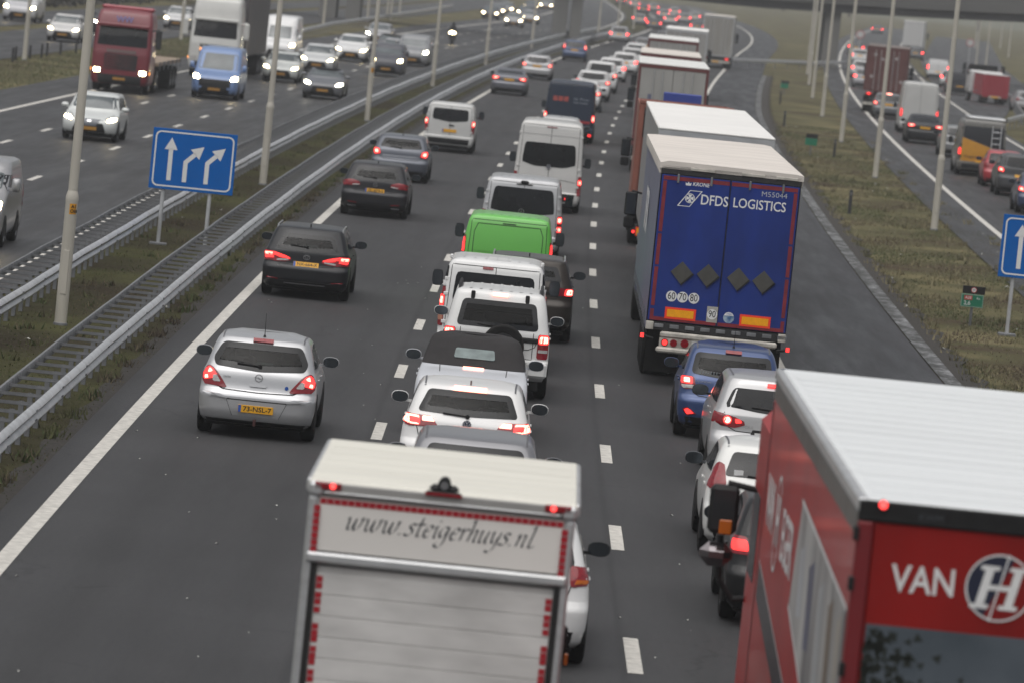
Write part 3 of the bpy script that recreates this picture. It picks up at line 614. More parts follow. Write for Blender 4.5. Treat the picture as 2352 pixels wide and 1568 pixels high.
# ------------------------------------------------------------------ vehicle builder
def mono(keys, q):
    xs = np.array([k[0] for k in keys], float); ys = np.array([k[1] for k in keys], float)
    d = np.diff(ys)/np.diff(xs); m = np.zeros_like(xs); m[0] = d[0]; m[-1] = d[-1]
    for i in range(1, len(xs)-1): m[i] = 0 if d[i-1]*d[i] <= 0 else 2*d[i-1]*d[i]/(d[i-1]+d[i])
    q = np.clip(q, xs[0], xs[-1]); i = np.clip(np.searchsorted(xs, q, 'right')-1, 0, len(xs)-2); h = xs[i+1]-xs[i]; u = (q-xs[i])/h
    return (2*u**3-3*u**2+1)*ys[i]+(u**3-2*u**2+u)*h*m[i]+(-2*u**3+3*u**2)*ys[i+1]+(u**3-u**2)*h*m[i+1]
def profiles(kind, L, W, H):
    lo = [(.20, .16), (.27, .05), (.42, 0), (.60, 0), (.66, .03), (.71, .085)]
    if kind == 'hatch': rear = lo+[(.95, .14), (1.0, .17), (H-.14, .46), (H-.06, .56), (H-.025, .72), (H, 1.5)]
    elif kind == 'estate': rear = lo+[(.95, .12), (1.0, .15), (H-.13, .40), (H-.055, .47), (H-.02, .62), (H, 1.5)]
    elif kind == 'suv': rear = [(.24, .16), (.32, .05), (.48, 0), (.72, 0), (.78, .04), (.84, .08), (1.08, .10), (1.13, .12), (H-.14, .30), (H-.06, .35), (H-.02, .5), (H, 1.4)]
    elif kind == 'jeep': rear = [(.34, .10), (.42, .02), (.5, 0), (.66, 0), (.70, .06), (1.10, .07), (1.15, .08), (H-.12, .24), (H-.05, .29), (H-.02, .42), (H, 1.3)]
    elif kind == 'sedan': rear = lo+[(.90, .09), (.99, .13), (1.02, .18), (1.045, .40), (1.07, .62), (1.12, .74), (H-.12, 1.42), (H-.04, 1.7), (H, 2.3)]
    elif kind == 'cabrio': rear = lo[:4]+[(.62, .0), (.72, .04), (.84, .12), (.92, .25), (.98, .45), (1.03, .72), (1.06, .84), (1.12, .95), (H-.08, 1.38), (H-.02, 1.62), (H, 2.0)]
    else: rear = [(.24, .12), (.32, .03), (.45, 0), (.58, 0), (.62, .05), (1.0, .06), (1.2, .07), (H-.16, .15), (H-.06, .20), (H-.02, .30), (H, .9)]
    if kind in ('van', 'highvan'):
        fr = [(.2, .2), (.3, .04), (.5, 0), (.75, .03), (.95, .18), (1.08, .55), (1.16, .85), (1.22, .95), (H-.25, 1.75), (H-.08, 2.05), (H-.02, 2.4), (H, 3.0)]
        wd = [(.24, .46*W), (.32, .485*W), (.5, .5*W), (1.05, .5*W), (1.2, .494*W), (H-.2, .455*W), (H-.07, .43*W), (H-.02, .37*W), (H, .26*W)]
    elif kind == 'cab':
        fr = [(.35, .12), (.5, .02), (.7, 0), (1.6, .03), (1.75, .06), (2.7, .26), (H-.2, .5), (H-.05, .75), (H, 1.1)]
        rear = [(.35, .1), (.5, .02), (1, 0), (H-.3, 0), (H-.05, .06), (H, .3)]
        wd = [(.35, .46*W), (.5, .49*W), (1, .5*W), (1.8, .5*W), (2.8, .485*W), (H-.15, .45*W), (H-.03, .40*W), (H, .3*W)]
    else:
        b = 1.12 if kind in ('suv', 'jeep') else .98
        fr = [(.20, .25), (.30, .05), (.50, 0), (.62, .02), (b-.26, .12), (b-.18, .4), (b-.08, .85), (b-.02, 1.05), (b+.04, 1.15), (H-.14, 1.85), (H-.05, 2.1), (H, 2.6)]
        z0 = rear[0][0]
        wd = [(z0, .44*W), (z0+.07, .475*W), (.50, .497*W), (.64, .5*W), (b-.18, .495*W), (b-.03, .482*W), (b+.03, .468*W), (H-.12, .402*W), (H-.045, .375*W), (H-.012, .33*W), (H, .235*W)]
        if kind == 'jeep': wd = [(.34, .46*W), (.5, .49*W), (.66, .5*W), (1.08, .49*W), (1.15, .48*W), (H-.12, .42*W), (H-.05, .40*W), (H-.012, .34*W), (H, .25*W)]
    return rear, fr, wd
def chaikin(p, n):      # rounds the corners of an outline with a small fixed radius
    sz = min(max(q[0] for q in p)-min(q[0] for q in p), max(q[1] for q in p)-min(q[1] for q in p)); r = min(.075, sz*.16)*n*.6; out = []
    for i in range(len(p)):
        a, b, c = Vector(p[i-1]), Vector(p[i]), Vector(p[(i+1) % len(p)]); u, v = a-b, c-b
        if u.length < 1e-6 or v.length < 1e-6: out.append(tuple(b)); continue
        k = min(r, u.length*.42, v.length*.42); s_, e_ = b+u.normalized()*k, b+v.normalized()*k
        for t in (0, .25, .5, .75, 1): q = s_*(1-t)**2+b*2*t*(1-t)+e_*t*t; out.append((q.x, q.y))
    return out
def inpoly(x, z, p):
    c = False; n = len(p)
    for i in range(n):
        (x1, z1), (x2, z2) = p[i], p[i-1]
        if (z1 > z) != (z2 > z) and x < (x2-x1)*(z-z1)/(z2-z1)+x1: c = not c
    return c
def inset(p, d):
    n = len(p); A = sum(p[i][0]*p[(i+1) % n][1]-p[(i+1) % n][0]*p[i][1] for i in range(n)); sg = 1 if A > 0 else -1; out = []
    for i in range(n):
        a, b, c = Vector(p[i-1]), Vector(p[i]), Vector(p[(i+1) % n]); e1 = (b-a); e2 = (c-b)
        if e1.length < 1e-9 or e2.length < 1e-9: out.append((b.x, b.y)); continue
        nn = Vector((-e1.y, e1.x)).normalized()+Vector((-e2.y, e2.x)).normalized()
        if nn.length < .2: out.append((b.x, b.y)); continue
        nn.normalize(); q = b+nn*(d*sg); out.append((q.x, q.y))
    return out
class Veh:
    def __init__(s, name, label, cat, group, at, hd, kind, L, W, H, mat, holes=(), fine=False):
        s.root = thing(name, label, cat, at, hd, group); s.L, s.W, s.H, s.kind = L, W, H, kind
        s.shell(kind, L, W, H, mat, holes, fine)
    def shell(s, kind, L, W, H, mat, holes, fine, dy=0, name='body'):
        rear, fr, wd = profiles(kind, L, W, H); keys = sorted({round(k[0], 3) for p in (rear, fr, wd) for k in p})
        zs = []
        for a, b in zip(keys, keys[1:]):
            n = max(1, int(math.ceil((b-a)/(.035 if fine else .09)))); zs += [a+(b-a)*i/n for i in range(n)]
        zs.append(keys[-1]); zs = np.array([z for z in zs if z <= H+1e-6]); zr = rear[0][0]; zs = zs[zs >= zr-1e-6]
        yr, yf, hw = mono(rear, zs), L-mono(fr, zs), mono(wd, zs)
        nr, ns = (12 if fine else 5), (14 if fine else 7); rows = []
        for z, a, b, w in zip(zs, yr, yf, hw):
            b = max(b, a+.3); rx, ry = min(.27, .5*w), min(.2, (b-a)*.2); fx, fy = min(.42, .6*w), min(.30, (b-a)*.25); bow = .055 if kind not in ('van', 'highvan', 'cab') else .02
            if kind in ('van', 'highvan', 'cab'): rx, ry = .12, .10
            if kind == 'jeep': rx, ry = .15, .13
            if kind == 'cab': fx, fy = .22, .2
            h = []
            for i in range(nr): x = (w-rx)*i/nr; h.append((x, a+bow*(x/w)**2))
            y0 = a+bow*((w-rx)/w)**2
            for i in range(6): t = PI/2*i/5; h.append((w-rx+rx*math.sin(t), y0+ry*(1-math.cos(t))))
            for i in range(1, ns): h.append((w*(1-.012*(i/ns)**2), y0+ry+(b-fy-y0-ry)*i/ns))
            for i in range(6): t = PI/2*i/5; h.append(((w-fx)*.988+fx*math.cos(t), b-fy+fy*math.sin(t)-.0))
            for i in range(1, 4): h.append(((w-fx)*.988*(1-i/4), b+.04*(i/4)))
            h.append((0, b+.045)); rows.append([(x, y, z) for x, y in h]+[(-x, y, z) for x, y in h[1:-1][::-1]])
        n = len(rows[0]); vs = [p for r in rows for p in r]; fs = []
        for j in range(len(rows)-1):
            for i in range(n): fs.append((j*n+i, j*n+(i+1) % n, (j+1)*n+(i+1) % n, (j+1)*n+i))
        top = len(vs); vs.append((0, (rows[-1][0][1]+L-mono(fr, np.array([H]))[0])/2, H+.004)); j = len(rows)-1
        for i in range(n): fs.append((j*n+i, j*n+(i+1) % n, top))
        fs.append(tuple(range(n))[::-1])
        s.bvh = BVHTree.FromPolygons([Vector(v) for v in vs], fs)
        if holes:
            keep = []
            for f in fs:
                c = sum((Vector(vs[i]) for i in f), Vector())/len(f); k = True
                if len(f) == 4:
                    nrm = (Vector(vs[f[1]])-Vector(vs[f[0]])).cross(Vector(vs[f[2]])-Vector(vs[f[0]]))
                    for view, poly in holes:
                        if view == 'rear' and nrm.y < 0 and c.y < L*.5 and inpoly(c.x, c.z, poly): k = False
                        if view == 'front' and nrm.y > 0 and c.y > L*.4 and inpoly(c.x, c.z, poly): k = False
                        if view == 'side' and abs(nrm.x) > abs(nrm.y) and inpoly(c.y, c.z, poly): k = False
                if k: keep.append(f)
            fs = keep
        mb = MB().add(vs, fs); me = mb.mesh(name, 32); s.body = obj(name, me, mat, s.root)
    def ray(s, view, a, b):
        for k in range(16):
            sh = .012*k
            if view in ('rear', 'front'):
                x = a-math.copysign(min(sh, abs(a)), a); o, d = (Vector((x, -3, b)), Vector((0, 1, 0))) if view == 'rear' else (Vector((x, s.L+3, b)), Vector((0, -1, 0)))
            elif view == 'left': o, d = Vector((-5, a, b+sh)), Vector((1, 0, 0))
            elif view == 'right': o, d = Vector((5, a, b+sh)), Vector((-1, 0, 0))
            else: o, d = Vector((a-math.copysign(min(sh, abs(a)), a), b, 6)), Vector((0, 0, -1))
            h = s.bvh.ray_cast(o, d)
            if h[0] is not None:
                n = h[1] if h[1].dot(d) < 0 else -h[1]; return h[0], n
        return None, None
    def patch(s, name, view, poly, mat, off=.006, nu=8, nv=6, parent=None, rnd=2, me_only=False, smooth=True):
        p = chaikin(poly, rnd) if rnd else poly; z0, z1 = min(q[1] for q in p), max(q[1] for q in p); e = (z1-z0)*.004+1e-5; grid = []
        for j in range(nv+1):
            z = z0+e+(z1-z0-2*e)*(1-math.cos(PI*j/nv))/2 if rnd else z0+e+(z1-z0-2*e)*j/nv
            xs = []
            for i in range(len(p)):
                (xa, za), (xb, zb) = p[i], p[(i+1) % len(p)]
                if (za > z) != (zb > z): xs.append(xa+(xb-xa)*(z-za)/(zb-za))
            if len(xs) < 2: return None
            xl, xr = min(xs), max(xs); row = []
            for i in range(nu+1):
                h, n = s.ray(view, xl+(xr-xl)*i/nu, z)
                if h is None: return None
                row.append((h, n))
            grid.append(row)
        vs = [h+n*off for r in grid for h, n in r]; w = nu+1; fs = []
        flip = view in ('front', 'left')
        for j in range(nv):
            for i in range(nu):
                q = (j*w+i, j*w+i+1, (j+1)*w+i+1, (j+1)*w+i); fs.append(q[::-1] if flip else q)
        brd = [(0, i) for i in range(nu)]+[(j, nu) for j in range(nv)]+[(nv, nu-i) for i in range(nu)]+[(nv-j, 0) for j in range(nv)]
        b0 = len(vs); vs += [grid[j][i][0]-grid[j][i][1]*.004 for j, i in brd]; nb = len(brd)
        for k in range(nb):
            a, b = brd[k], brd[(k+1) % nb]; q = (a[0]*w+a[1], b0+k, b0+(k+1) % nb, b[0]*w+b[1]); fs.append(q if not flip else q[::-1])
        me = MB().add(vs, fs).mesh(name, 40 if smooth else 0); return obj(name, me, mat, parent or s.root)
    def frame_patch(s, name, view, outer, inner, mat, off=.006, n=36, parent=None):
        # same parameter for both outlines so that they stay matched
        P, Q = [], []; vs = []
        for i in range(len(outer)):
            a, b = outer[i], outer[(i+1) % len(outer)]; c, d = inner[i], inner[(i+1) % len(inner)]; k = max(1, int(math.hypot(b[0]-a[0], b[1]-a[1])/.08))
            for j in range(k): t = j/k; P.append((a[0]+(b[0]-a[0])*t, a[1]+(b[1]-a[1])*t)); Q.append((c[0]+(d[0]-c[0])*t, c[1]+(d[1]-c[1])*t))
        m = len(P)
        for k in range(4):
            for i in range(m):
                a = P[i][0]+(Q[i][0]-P[i][0])*k/3; b = P[i][1]+(Q[i][1]-P[i][1])*k/3; h, nn = s.ray(view, a, b)
                if h is None: return None
                vs.append(h+nn*off)
        fs = [(k*m+i, k*m+(i+1) % m, (k+1)*m+(i+1) % m, (k+1)*m+i) for k in range(3) for i in range(m)]
        return obj(name, MB().add(vs, fs).mesh(name, 40), mat, parent or s.root)
    def seam(s, name, view, pts, w=.012, mat=SEAM, off=.0035, parent=None):
        dense = []
        for a, b in zip(pts, pts[1:]):
            n = max(2, int(math.hypot(b[0]-a[0], b[1]-a[1])/.06)); dense += [(a[0]+(b[0]-a[0])*i/n, a[1]+(b[1]-a[1])*i/n) for i in range(n)]
        dense.append(pts[-1]); vs = []; fs = []
        for i, q in enumerate(dense):
            a, b = dense[max(0, i-1)], dense[min(len(dense)-1, i+1)]; d = Vector((b[0]-a[0], b[1]-a[1])).normalized(); nn = Vector((-d.y, d.x))*w/2
            for sg in (1, -1):
                h, n = s.ray(view, q[0]+nn.x*sg, q[1]+nn.y*sg)
                if h is None: return None
                vs.append(h+n*off)
        for i in range(len(dense)-1): fs.append((2*i, 2*i+1, 2*i+3, 2*i+2))
        return obj(name, MB().add(vs, fs), mat, parent or s.root)
    def on(s, view, a, b, off=0):
        h, n = s.ray(view, a, b); return (h+n*off if h is not None else Vector((a, 0, b))), n

_WH = {}
def wheel_me(r, w):
    k = (r, w)
    if k in _WH: return _WH[k]
    n = 22; prof = [(-w/2+.01, r*.62), (-w/2, r*.80), (-w/2+.012, r*.94), (-w/2+.045, r), (w/2-.045, r), (w/2-.012, r*.94), (w/2, r*.80), (w/2-.01, r*.62)]
    vs = [(x, rr*math.cos(2*PI*i/n), rr*math.sin(2*PI*i/n)) for x, rr in prof for i in range(n)]
    fs = [(j*n+i, j*n+(i+1) % n, (j+1)*n+(i+1) % n, (j+1)*n+i) for j in range(7) for i in range(n)]
    ty = MB().add(vs, fs).mesh('tyre', 40)
    rim = MB(); pr = [(w/2-.012, r*.63), (w/2-.03, r*.56), (w/2-.055, r*.5), (w/2-.03, .06), (w/2-.02, .0)]
    for sg in (1,):
        vs = [(x, rr*math.cos(2*PI*i/n), rr*math.sin(2*PI*i/n)) for x, rr in pr for i in range(n)]
        rim.add(vs, [(j*n+i, j*n+(i+1) % n, (j+1)*n+(i+1) % n, (j+1)*n+i) for j in range(4) for i in range(n)])
    gaps = MB()
    for k5 in range(5):
        a = 2*PI*k5/5; c, d = math.cos(a), math.sin(a); q = [(r*.20, -.035), (r*.47, -.09), (r*.47, .09), (r*.20, .035)]
        gaps.add([(w/2-.026, p*c-t*d, p*d+t*c) for p, t in q], [(0, 1, 2, 3)])
    _WH[k] = (ty, rim.mesh('rim', 40), gaps.mesh('rim_gap')); return _WH[k]
def wheel(root, x, y, r, w=.2, lod=0):
    ty, rim, gaps = wheel_me(r, w); rz = 0 if x > 0 else PI
    o = obj('wheel', ty, RUBBER, root, (x-math.copysign(w/2, x), y, r), (0, 0, rz))
    if lod < 2:
        rm = obj('rim', rim, RIM, o)
        if lod == 0: obj('rim_gap', gaps, BLACK, o)
    return o
def plate(root, p, rot, text_=None, mat=YELLOW, w=.52, h=.11, nm='number_plate'):
    me = MB().box(-w/2, w/2, -.008, .006, -h/2, h/2, .002); o = obj(nm, me, mat, root, p, rot)
    if text_ is not None:
        obj('country_band', MB().box(-w/2+.003, -w/2+.045, -.0095, -.006, -h/2+.004, h/2-.004), EUBLUE, o)
        if text_: text(o, 'plate_text', text_, h*.86, INK, (.022, -.0095, 0), width=w*.80, bold=.012)
    return o
def mirror(root, x, y, z, mat, w=.22, h=.15, glass=True, van=False):
    sg = 1 if x > 0 else -1; mb = MB(); n = 14; vs = []; prof = [(-.045, .95), (-.03, 1.0), (.0, 1.0), (.045, .9), (.085, .55), (.10, .1)]
    ex = 2.6 if not van else 5
    for yy, k in prof:
        for i in range(n):
            a = 2*PI*i/n; c, d = math.cos(a), math.sin(a); rr = (abs(c)**ex+abs(d)**ex)**(-1/ex); vs.append((k*w/2*c*rr, yy, k*h/2*d*rr))
    fs = [(j*n+(i+1) % n, j*n+i, (j+1)*n+i, (j+1)*n+(i+1) % n) for j in range(len(prof)-1) for i in range(n)]+[tuple(range(n)), tuple((len(prof)-1)*n+i for i in range(n))[::-1]]
    mb.add(vs, fs); mb.box(min(-sg*w*.75, -sg*w*.3), max(-sg*w*.75, -sg*w*.3), -.01, .05, -h*.42, -h*.22)
    o = obj('side_mirror', mb.mesh('side_mirror', 50), mat, root, (x, y, z))
    if glass:
        vs = []
        for i in range(n): a = 2*PI*i/n; c, d = math.cos(a), math.sin(a); rr = (abs(c)**ex+abs(d)**ex)**(-1/ex); vs.append((.93*w/2*c*rr, -.048, .92*h/2*d*rr))
        obj('mirror_glass', MB().add(vs, [tuple(range(n))]), REFL, o)
    return o
def badge_vw(root, p, r, rot=REAR):
    o = obj('badge', MB().cyl((0, 0, 0), (0, 0, .006), r, n=20), pbr('badge_dark', (.05, .06, .09), .4), root, p, rot)
    obj('badge_ring', MB().add([(k*math.cos(t), k*math.sin(t), .0075) for k in (r, r*.84) for t in np.linspace(0, 2*PI, 20, endpoint=False)], [(i, (i+1) % 20, 20+(i+1) % 20, 20+i) for i in range(20)]), CHROME, o)
    def st(pts):
        mb = MB()
        for a, b in zip(pts, pts[1:]):
            d = (Vector(b)-Vector(a)).normalized(); nn = Vector((-d.y, d.x))*.09*r
            mb.add([(a[0]*r+nn.x, a[1]*r+nn.y, .008), (a[0]*r-nn.x, a[1]*r-nn.y, .008), (b[0]*r-nn.x, b[1]*r-nn.y, .008), (b[0]*r+nn.x, b[1]*r+nn.y, .008)], [(3, 2, 1, 0)])
        return mb
    obj('badge_letters', st([(-.36, .74), (0, .12), (.36, .74)]), CHROME, o); obj('badge_letters', st([(-.74, .40), (-.36, -.62), (0, .06), (.36, -.62), (.74, .40)]), CHROME, o)
def badge_ring(root, p, r, kind, rot=REAR):
    n = 24; o = obj('badge', MB().add([(k*math.cos(t), k*math.sin(t), .006) for k in (r, r*.82) for t in np.linspace(0, 2*PI, n, endpoint=False)], [(i, (i+1) % n, n+(i+1) % n, n+i) for i in range(n)]), pbr('badge_metal', (.35, .35, .36), .3, .9), root, p, rot)
    if kind == 'bolt': obj('badge_bolt', MB().add([(-1.3*r, .12*r, .008), (.1*r, .22*r, .008), (.0, .02*r, .008), (1.3*r, -.12*r, .008), (-.1*r, -.22*r, .008), (0, -.02*r, .008)], [(5, 2, 1, 0), (4, 3, 2, 5)]), MATS['badge_metal'], o)
    if kind == 'oval':
        o.scale = (1.25, .9, 1); vs = [(k*.42*math.cos(t), k*.8*math.sin(t)+.05*r, .007) for k in (r, r*.74) for t in np.linspace(0, 2*PI, n, endpoint=False)]; obj('badge_oval', MB().add(vs, [(i, (i+1) % n, n+(i+1) % n, n+i) for i in range(n)]), MATS['badge_metal'], o)
        vs = [(k*.75*math.cos(t), k*.4*math.sin(t)+.36*r, .007) for k in (r, r*.78) for t in np.linspace(0, 2*PI, n, endpoint=False)]; obj('badge_oval', MB().add(vs, [(i, (i+1) % n, n+(i+1) % n, n+i) for i in range(n)]), MATS['badge_metal'], o)
    if kind == 'star':
        mb = MB()
        for k in range(3):
            a = PI/2+k*2*PI/3; c, d = math.cos(a), math.sin(a); mb.add([(r*.9*c, r*.9*d, .008), (-.1*r*d, .1*r*c, .008), (.1*r*d, -.1*r*c, .008)], [(0, 1, 2)])
        obj('badge_star', mb, MATS['badge_metal'], o)
    return o
def mx(poly): return [(-x, z) for x, z in poly][::-1]
def scalep(poly, k, dz=0):
    cx = sum(p[0] for p in poly)/len(poly); cz = sum(p[1] for p in poly)/len(poly); return [(cx+(x-cx)*k, cz+(z-cz)*k+dz) for x, z in poly]

def tail_lamp(v, poly, lit, lens=LENS, off=.012, rnd=2, nu=6, nv=6):
    for sg in (1, -1):
        P = poly if sg > 0 else mx(poly); o = v.patch('tail_light', 'rear', P, lens, off, nu, nv, rnd=rnd)
        if o is None: continue
        for q, mt in lit: v.patch('lit_lens' if mt in (BRAKE, BRAKEHOT, TAIL, AMBER, TAILFAR) else 'lens_segment', 'rear', q if sg > 0 else mx(q), mt, off+.005, 4, 4, parent=o)

def car(name, label, group, s_, t_, kind, L, W, H, col, metal=0, front=False, lod=0, win=None, lamp=None, lit=None, third=None, platez=None, ptext='', bumper=None, seethru=False, ant='fin', rails=None, wiper=True, badge=None, badgez=None, xy=None, yaw=0, wr=.32, lights=HEAD, mcol=None, extra=None, roofcol=None, cat='car', glassmat=None, rough=.32, lampz=None, hl=None, sidewin=True):
    if xy: at, hd = Vector((xy[0], xy[1], 0)), xy[2]
    elif front: at, hd = RP(s_+L, t_), PI-RH(s_+L)
    else: at, hd = RP(s_, t_), -RH(s_)
    hd += yaw
    pm = paint(col, metal, rough=rough); b = 1.12 if kind in ('suv', 'jeep') else .98
    van = kind in ('van', 'highvan'); hw = W/2
    zt = H-.13; rear, fr, wd = profiles(kind, L, W, H); wt = float(mono(wd, np.array([zt]))[0]); wb = float(mono(wd, np.array([b+.05]))[0])
    if win is None:
        if van: win = [(-.40*W, 1.12), (0, 1.08), (.40*W, 1.12), (.385*W, min(1.75, H-.22)), (-.385*W, min(1.75, H-.22))]
        elif kind == 'sedan': win = [(-wb*.80, 1.13), (wb*.80, 1.13), (wt*.82, zt), (-wt*.82, zt)]
        else: win = [(-wb*.86, b+.05), (0, b+.02), (wb*.86, b+.05), (wt*.88, zt), (-wt*.88, zt)]
    holes = []; winr = chaikin(win, 2)
    ws = [(-wb*.86, b+.07), (wb*.86, b+.07), (wt*.90, H-.12), (-wt*.90, H-.12)]
    if van: ws = [(-.42*W, 1.25), (.42*W, 1.25), (.40*W, min(H-.28, 1.95)), (-.40*W, min(H-.28, 1.95))]
    wsr = chaikin(ws, 2); inner = inset(winr, .085); winn = inset(wsr, .06)
    if seethru: holes = [('rear', inset(winr, .04)), ('front', inset(wsr, .03))]
    v = Veh(name, label, cat, group, at, hd, kind, L, W, H, pm, holes, seethru); R = v.root
    # glass
    if win:
        if seethru:
            fo = v.frame_patch('rear_window', 'rear', winr, inner, GLASS, .005)
            v.patch('rear_pane', 'rear', inner, clear_glass(), .002, 10, 8, rnd=0, parent=fo)
            fo = v.frame_patch('windscreen', 'front', wsr, winn, GLASS, .005); v.patch('windscreen_pane', 'front', winn, clear_glass(), .002, 10, 8, rnd=0, parent=fo)
            for x, y in ((-.36, L*.42), (.36, L*.42)):
                st = obj('seat', MB().box(x-.23, x+.23, y-.1, y+.05, .5, 1.10, .05), INTERIOR, R); obj('headrest', MB().box(x-.13, x+.13, y-.12, y-.03, 1.08, 1.30, .04), INTERIOR, st)
            st = obj('seat', MB().box(-.6, .6, L*.22, L*.22+.15, .5, .98, .05), INTERIOR, R)
            for x in (-.38, .38): obj('headrest', MB().box(x-.11, x+.11, L*.22, L*.22+.08, .96, 1.10, .03), INTERIOR, st)
            obj('dashboard', MB().box(-.62, .62, L-1.75, L-1.25, .6, .93, .04), INTERIOR, R)
            obj('cabin_floor', MB().box(-.62, .62, .5, L-1.2, .40, .5), INTERIOR, R)
        elif glassmat != 'none':
            v.patch('rear_window', 'rear', win, GLASS, .006, 10, 8)
    if not seethru: v.patch('windscreen', 'front', ws, WINDSCREEN if front else GLASS, .006, 8, 6)
    y0, y1 = (.55 if kind != 'sedan' else 1.0), L-1.35
    if sidewin and lod < 2 or front:
        if van:
            sw = [[(L-2.15, 1.22), (L-1.15, 1.22), (L-1.55, min(H-.32, 1.85)), (L-2.15, min(H-.32, 1.85))]]
            if kind == 'van' and glassmat == 'side': sw.append([(.5, 1.2), (L-2.35, 1.2), (L-2.35, 1.7), (.5, 1.7)])
        else:
            ym = y0+(y1-y0)*.52; sw = [[(y0+.12, b+.06), (ym-.04, b+.05), (ym-.04, H-.13), (y0+.42, H-.14)], [(ym+.03, b+.05), (y1+.05, b+.05), (y1-.55, H-.13), (ym+.03, H-.13)]]
        for sd in ('left', 'right'):
            for q in sw: v.patch('side_window', sd, q, GLASS, .005, 6, 5, rnd=1)
    if lod == 0 and not van:
        for sd in ('left', 'right'):
            v.seam('door_gap', sd, [(y0+(y1-y0)*.52, H-.16), (y0+(y1-y0)*.52, .40)], .010); v.seam('door_gap', sd, [(y1+.12, b-.02), (y1+.1, .5), (y1, .4)], .010)
            for yy in (y0+.45, y0+(y1-y0)*.52+.2):
                p, n = v.on(sd, yy, b-.10, .012); obj('door_handle', MB().box(-.012, .012, -.09, .09, -.014, .014, .005), pm, R, p)
    # lamps
    if lamp is None:
        lamp = [(hw*.72, .78), (hw*1.0, .80), (hw*.99, 1.0), (hw*.74, .96)] if not van else [(hw*.87, .75), (hw*1.0, .75), (hw*1.0, 1.25), (hw*.87, 1.25)]
        if kind in ('suv', 'jeep'): lamp = [(x, z+.14) for x, z in lamp]
        if kind == 'sedan': lamp = [(hw*.52, .80), (hw*1.0, .78), (hw*.99, .95), (hw*.6, .94)]
        if lampz: dz = lampz-sum(z for _, z in lamp)/4; lamp = [(x, z+dz) for x, z in lamp]
    if lit is None: lit = [(scalep(lamp, .78), BRAKE), (scalep(lamp, .42), BRAKEHOT)] if lod < 2 else [(scalep(lamp, .85), TAILFAR)]
    if not front or lod == 0: tail_lamp(v, lamp, lit if not front else [])
    if third:
        w, z, mt = third; v.patch('brake_lamp', 'rear', [(-w/2, z-.022), (w/2, z-.022), (w/2, z+.022), (-w/2, z+.022)], mt, .03, 6, 2, rnd=0)
    # lower trim
    bz = bumper if bumper else .36
    z0 = rear[0][0]
    if bz > z0+.04: v.patch('bumper_trim', 'rear', [(-hw*.93, z0+.012), (hw*.93, z0+.012), (hw*.99, bz), (-hw*.99, bz)], BLACK, .008, 12, 3, rnd=0)
    obj('underbody', MB().box(-hw*.86, hw*.86, .25, L-.2, .16, z0+.05, .02), BLACK, R)
    # wheels
    ra, fa = (.72 if L < 4.2 else .92), L-.86
    if van: ra, fa = (1.0 if L < 5.3 else 1.35), L-.95
    for y in (ra, fa):
        for sg in (1, -1):
            if lod < 2:
                a = [(y+(wr+.055)*math.cos(t), max(z0+.005, wr+.01+(wr+.055)*math.sin(t))) for t in np.linspace(-.5, PI+.5, 17)]
                obj('wheel_arch', MB().prismx(a, sg*hw*.96, sg*(hw+.004)) if sg > 0 else MB().prismx(a, sg*(hw+.004), sg*hw*.96), BLACK, R)
            wheel(R, sg*(hw+.012), y, wr, .215, lod)
    # plate
    if not front:
        pz = platez if platez else (.82 if not van else .62)
        p, n = v.on('rear', 0, pz, .01); sl = math.atan2(n.z, -n.y) if n else 0
        plate(R, (0, p.y-.006, pz), (-sl*.6, 0, 0), ptext if lod == 0 else None)
    else:
        p, n = v.on('front', 0, .42, .012); plate(R, (0, p.y+.006, .42), (0, 0, PI), None, pbr('plate_yellow_shaded', (.38, .19, .03), .5, amt=.2, scale=20))  # front plate yellow darkened: weaker light on fronts is put into the colour
    # mirrors
    my, mz = (L-1.62, b+.08) if not van else (L-1.25, 1.36)
    for sg in (1, -1):
        w_, h_ = (.25, .165) if not van else (.20, .30)
        mirror(R, sg*(hw+.10 if not van else hw+.14), my, mz, mcol or pm, w_, h_, not front and lod < 2, van)
    if lod == 0 and not front:
        if not van and kind != 'cabrio':
            zt_, zb_ = H-.085, .70 if kind not in ('suv', 'jeep') else .86; xs_ = wt*.95
            if kind != 'sedan': v.seam('tailgate_gap', 'rear', [(-hw*.80, b-.0), (-hw*.72, zb_+.05), (-hw*.60, zb_), (0, zb_-.015), (hw*.60, zb_), (hw*.72, zb_+.05), (hw*.80, b-.0)], .012)
            else: v.seam('tailgate_gap', 'rear', [(-hw*.70, .98), (-hw*.62, .72), (hw*.62, .72), (hw*.70, .98)], .012)
        if wiper and not van and kind not in ('sedan', 'cabrio'):
            p, n = v.on('rear', -.0, b+.075, .02); q, n2 = v.on('rear', -.34, b+.095, .02); obj('wiper', MB().tube([p, q], .012, 5).cyl(p+Vector((0, .02, 0)), p-Vector((0, .015, 0)), .03, n=8), BLACK, R)
    if ant and lod < 2 and not van and not front:
        p, n = v.on('top', 0, {'sedan': 1.9}.get(kind, .72), 0)
        if ant == 'fin': obj('antenna', MB().prismx([(0, -.01), (.12, -.01), (.045, .055), (.0, .065)], -.012, .012), BLACK if col[0] < .3 else pbr('fin_grey', (.1, .1, .1), .4), R, (0, p.y, p.z))
        else: obj('antenna', MB().cyl((0, 0, -.01), (0, .0, .03), .028, .012, 8).cyl((0, 0, .03), (0, -.16, .36), .006, .003, 5), BLACK, R, (0, p.y, p.z))
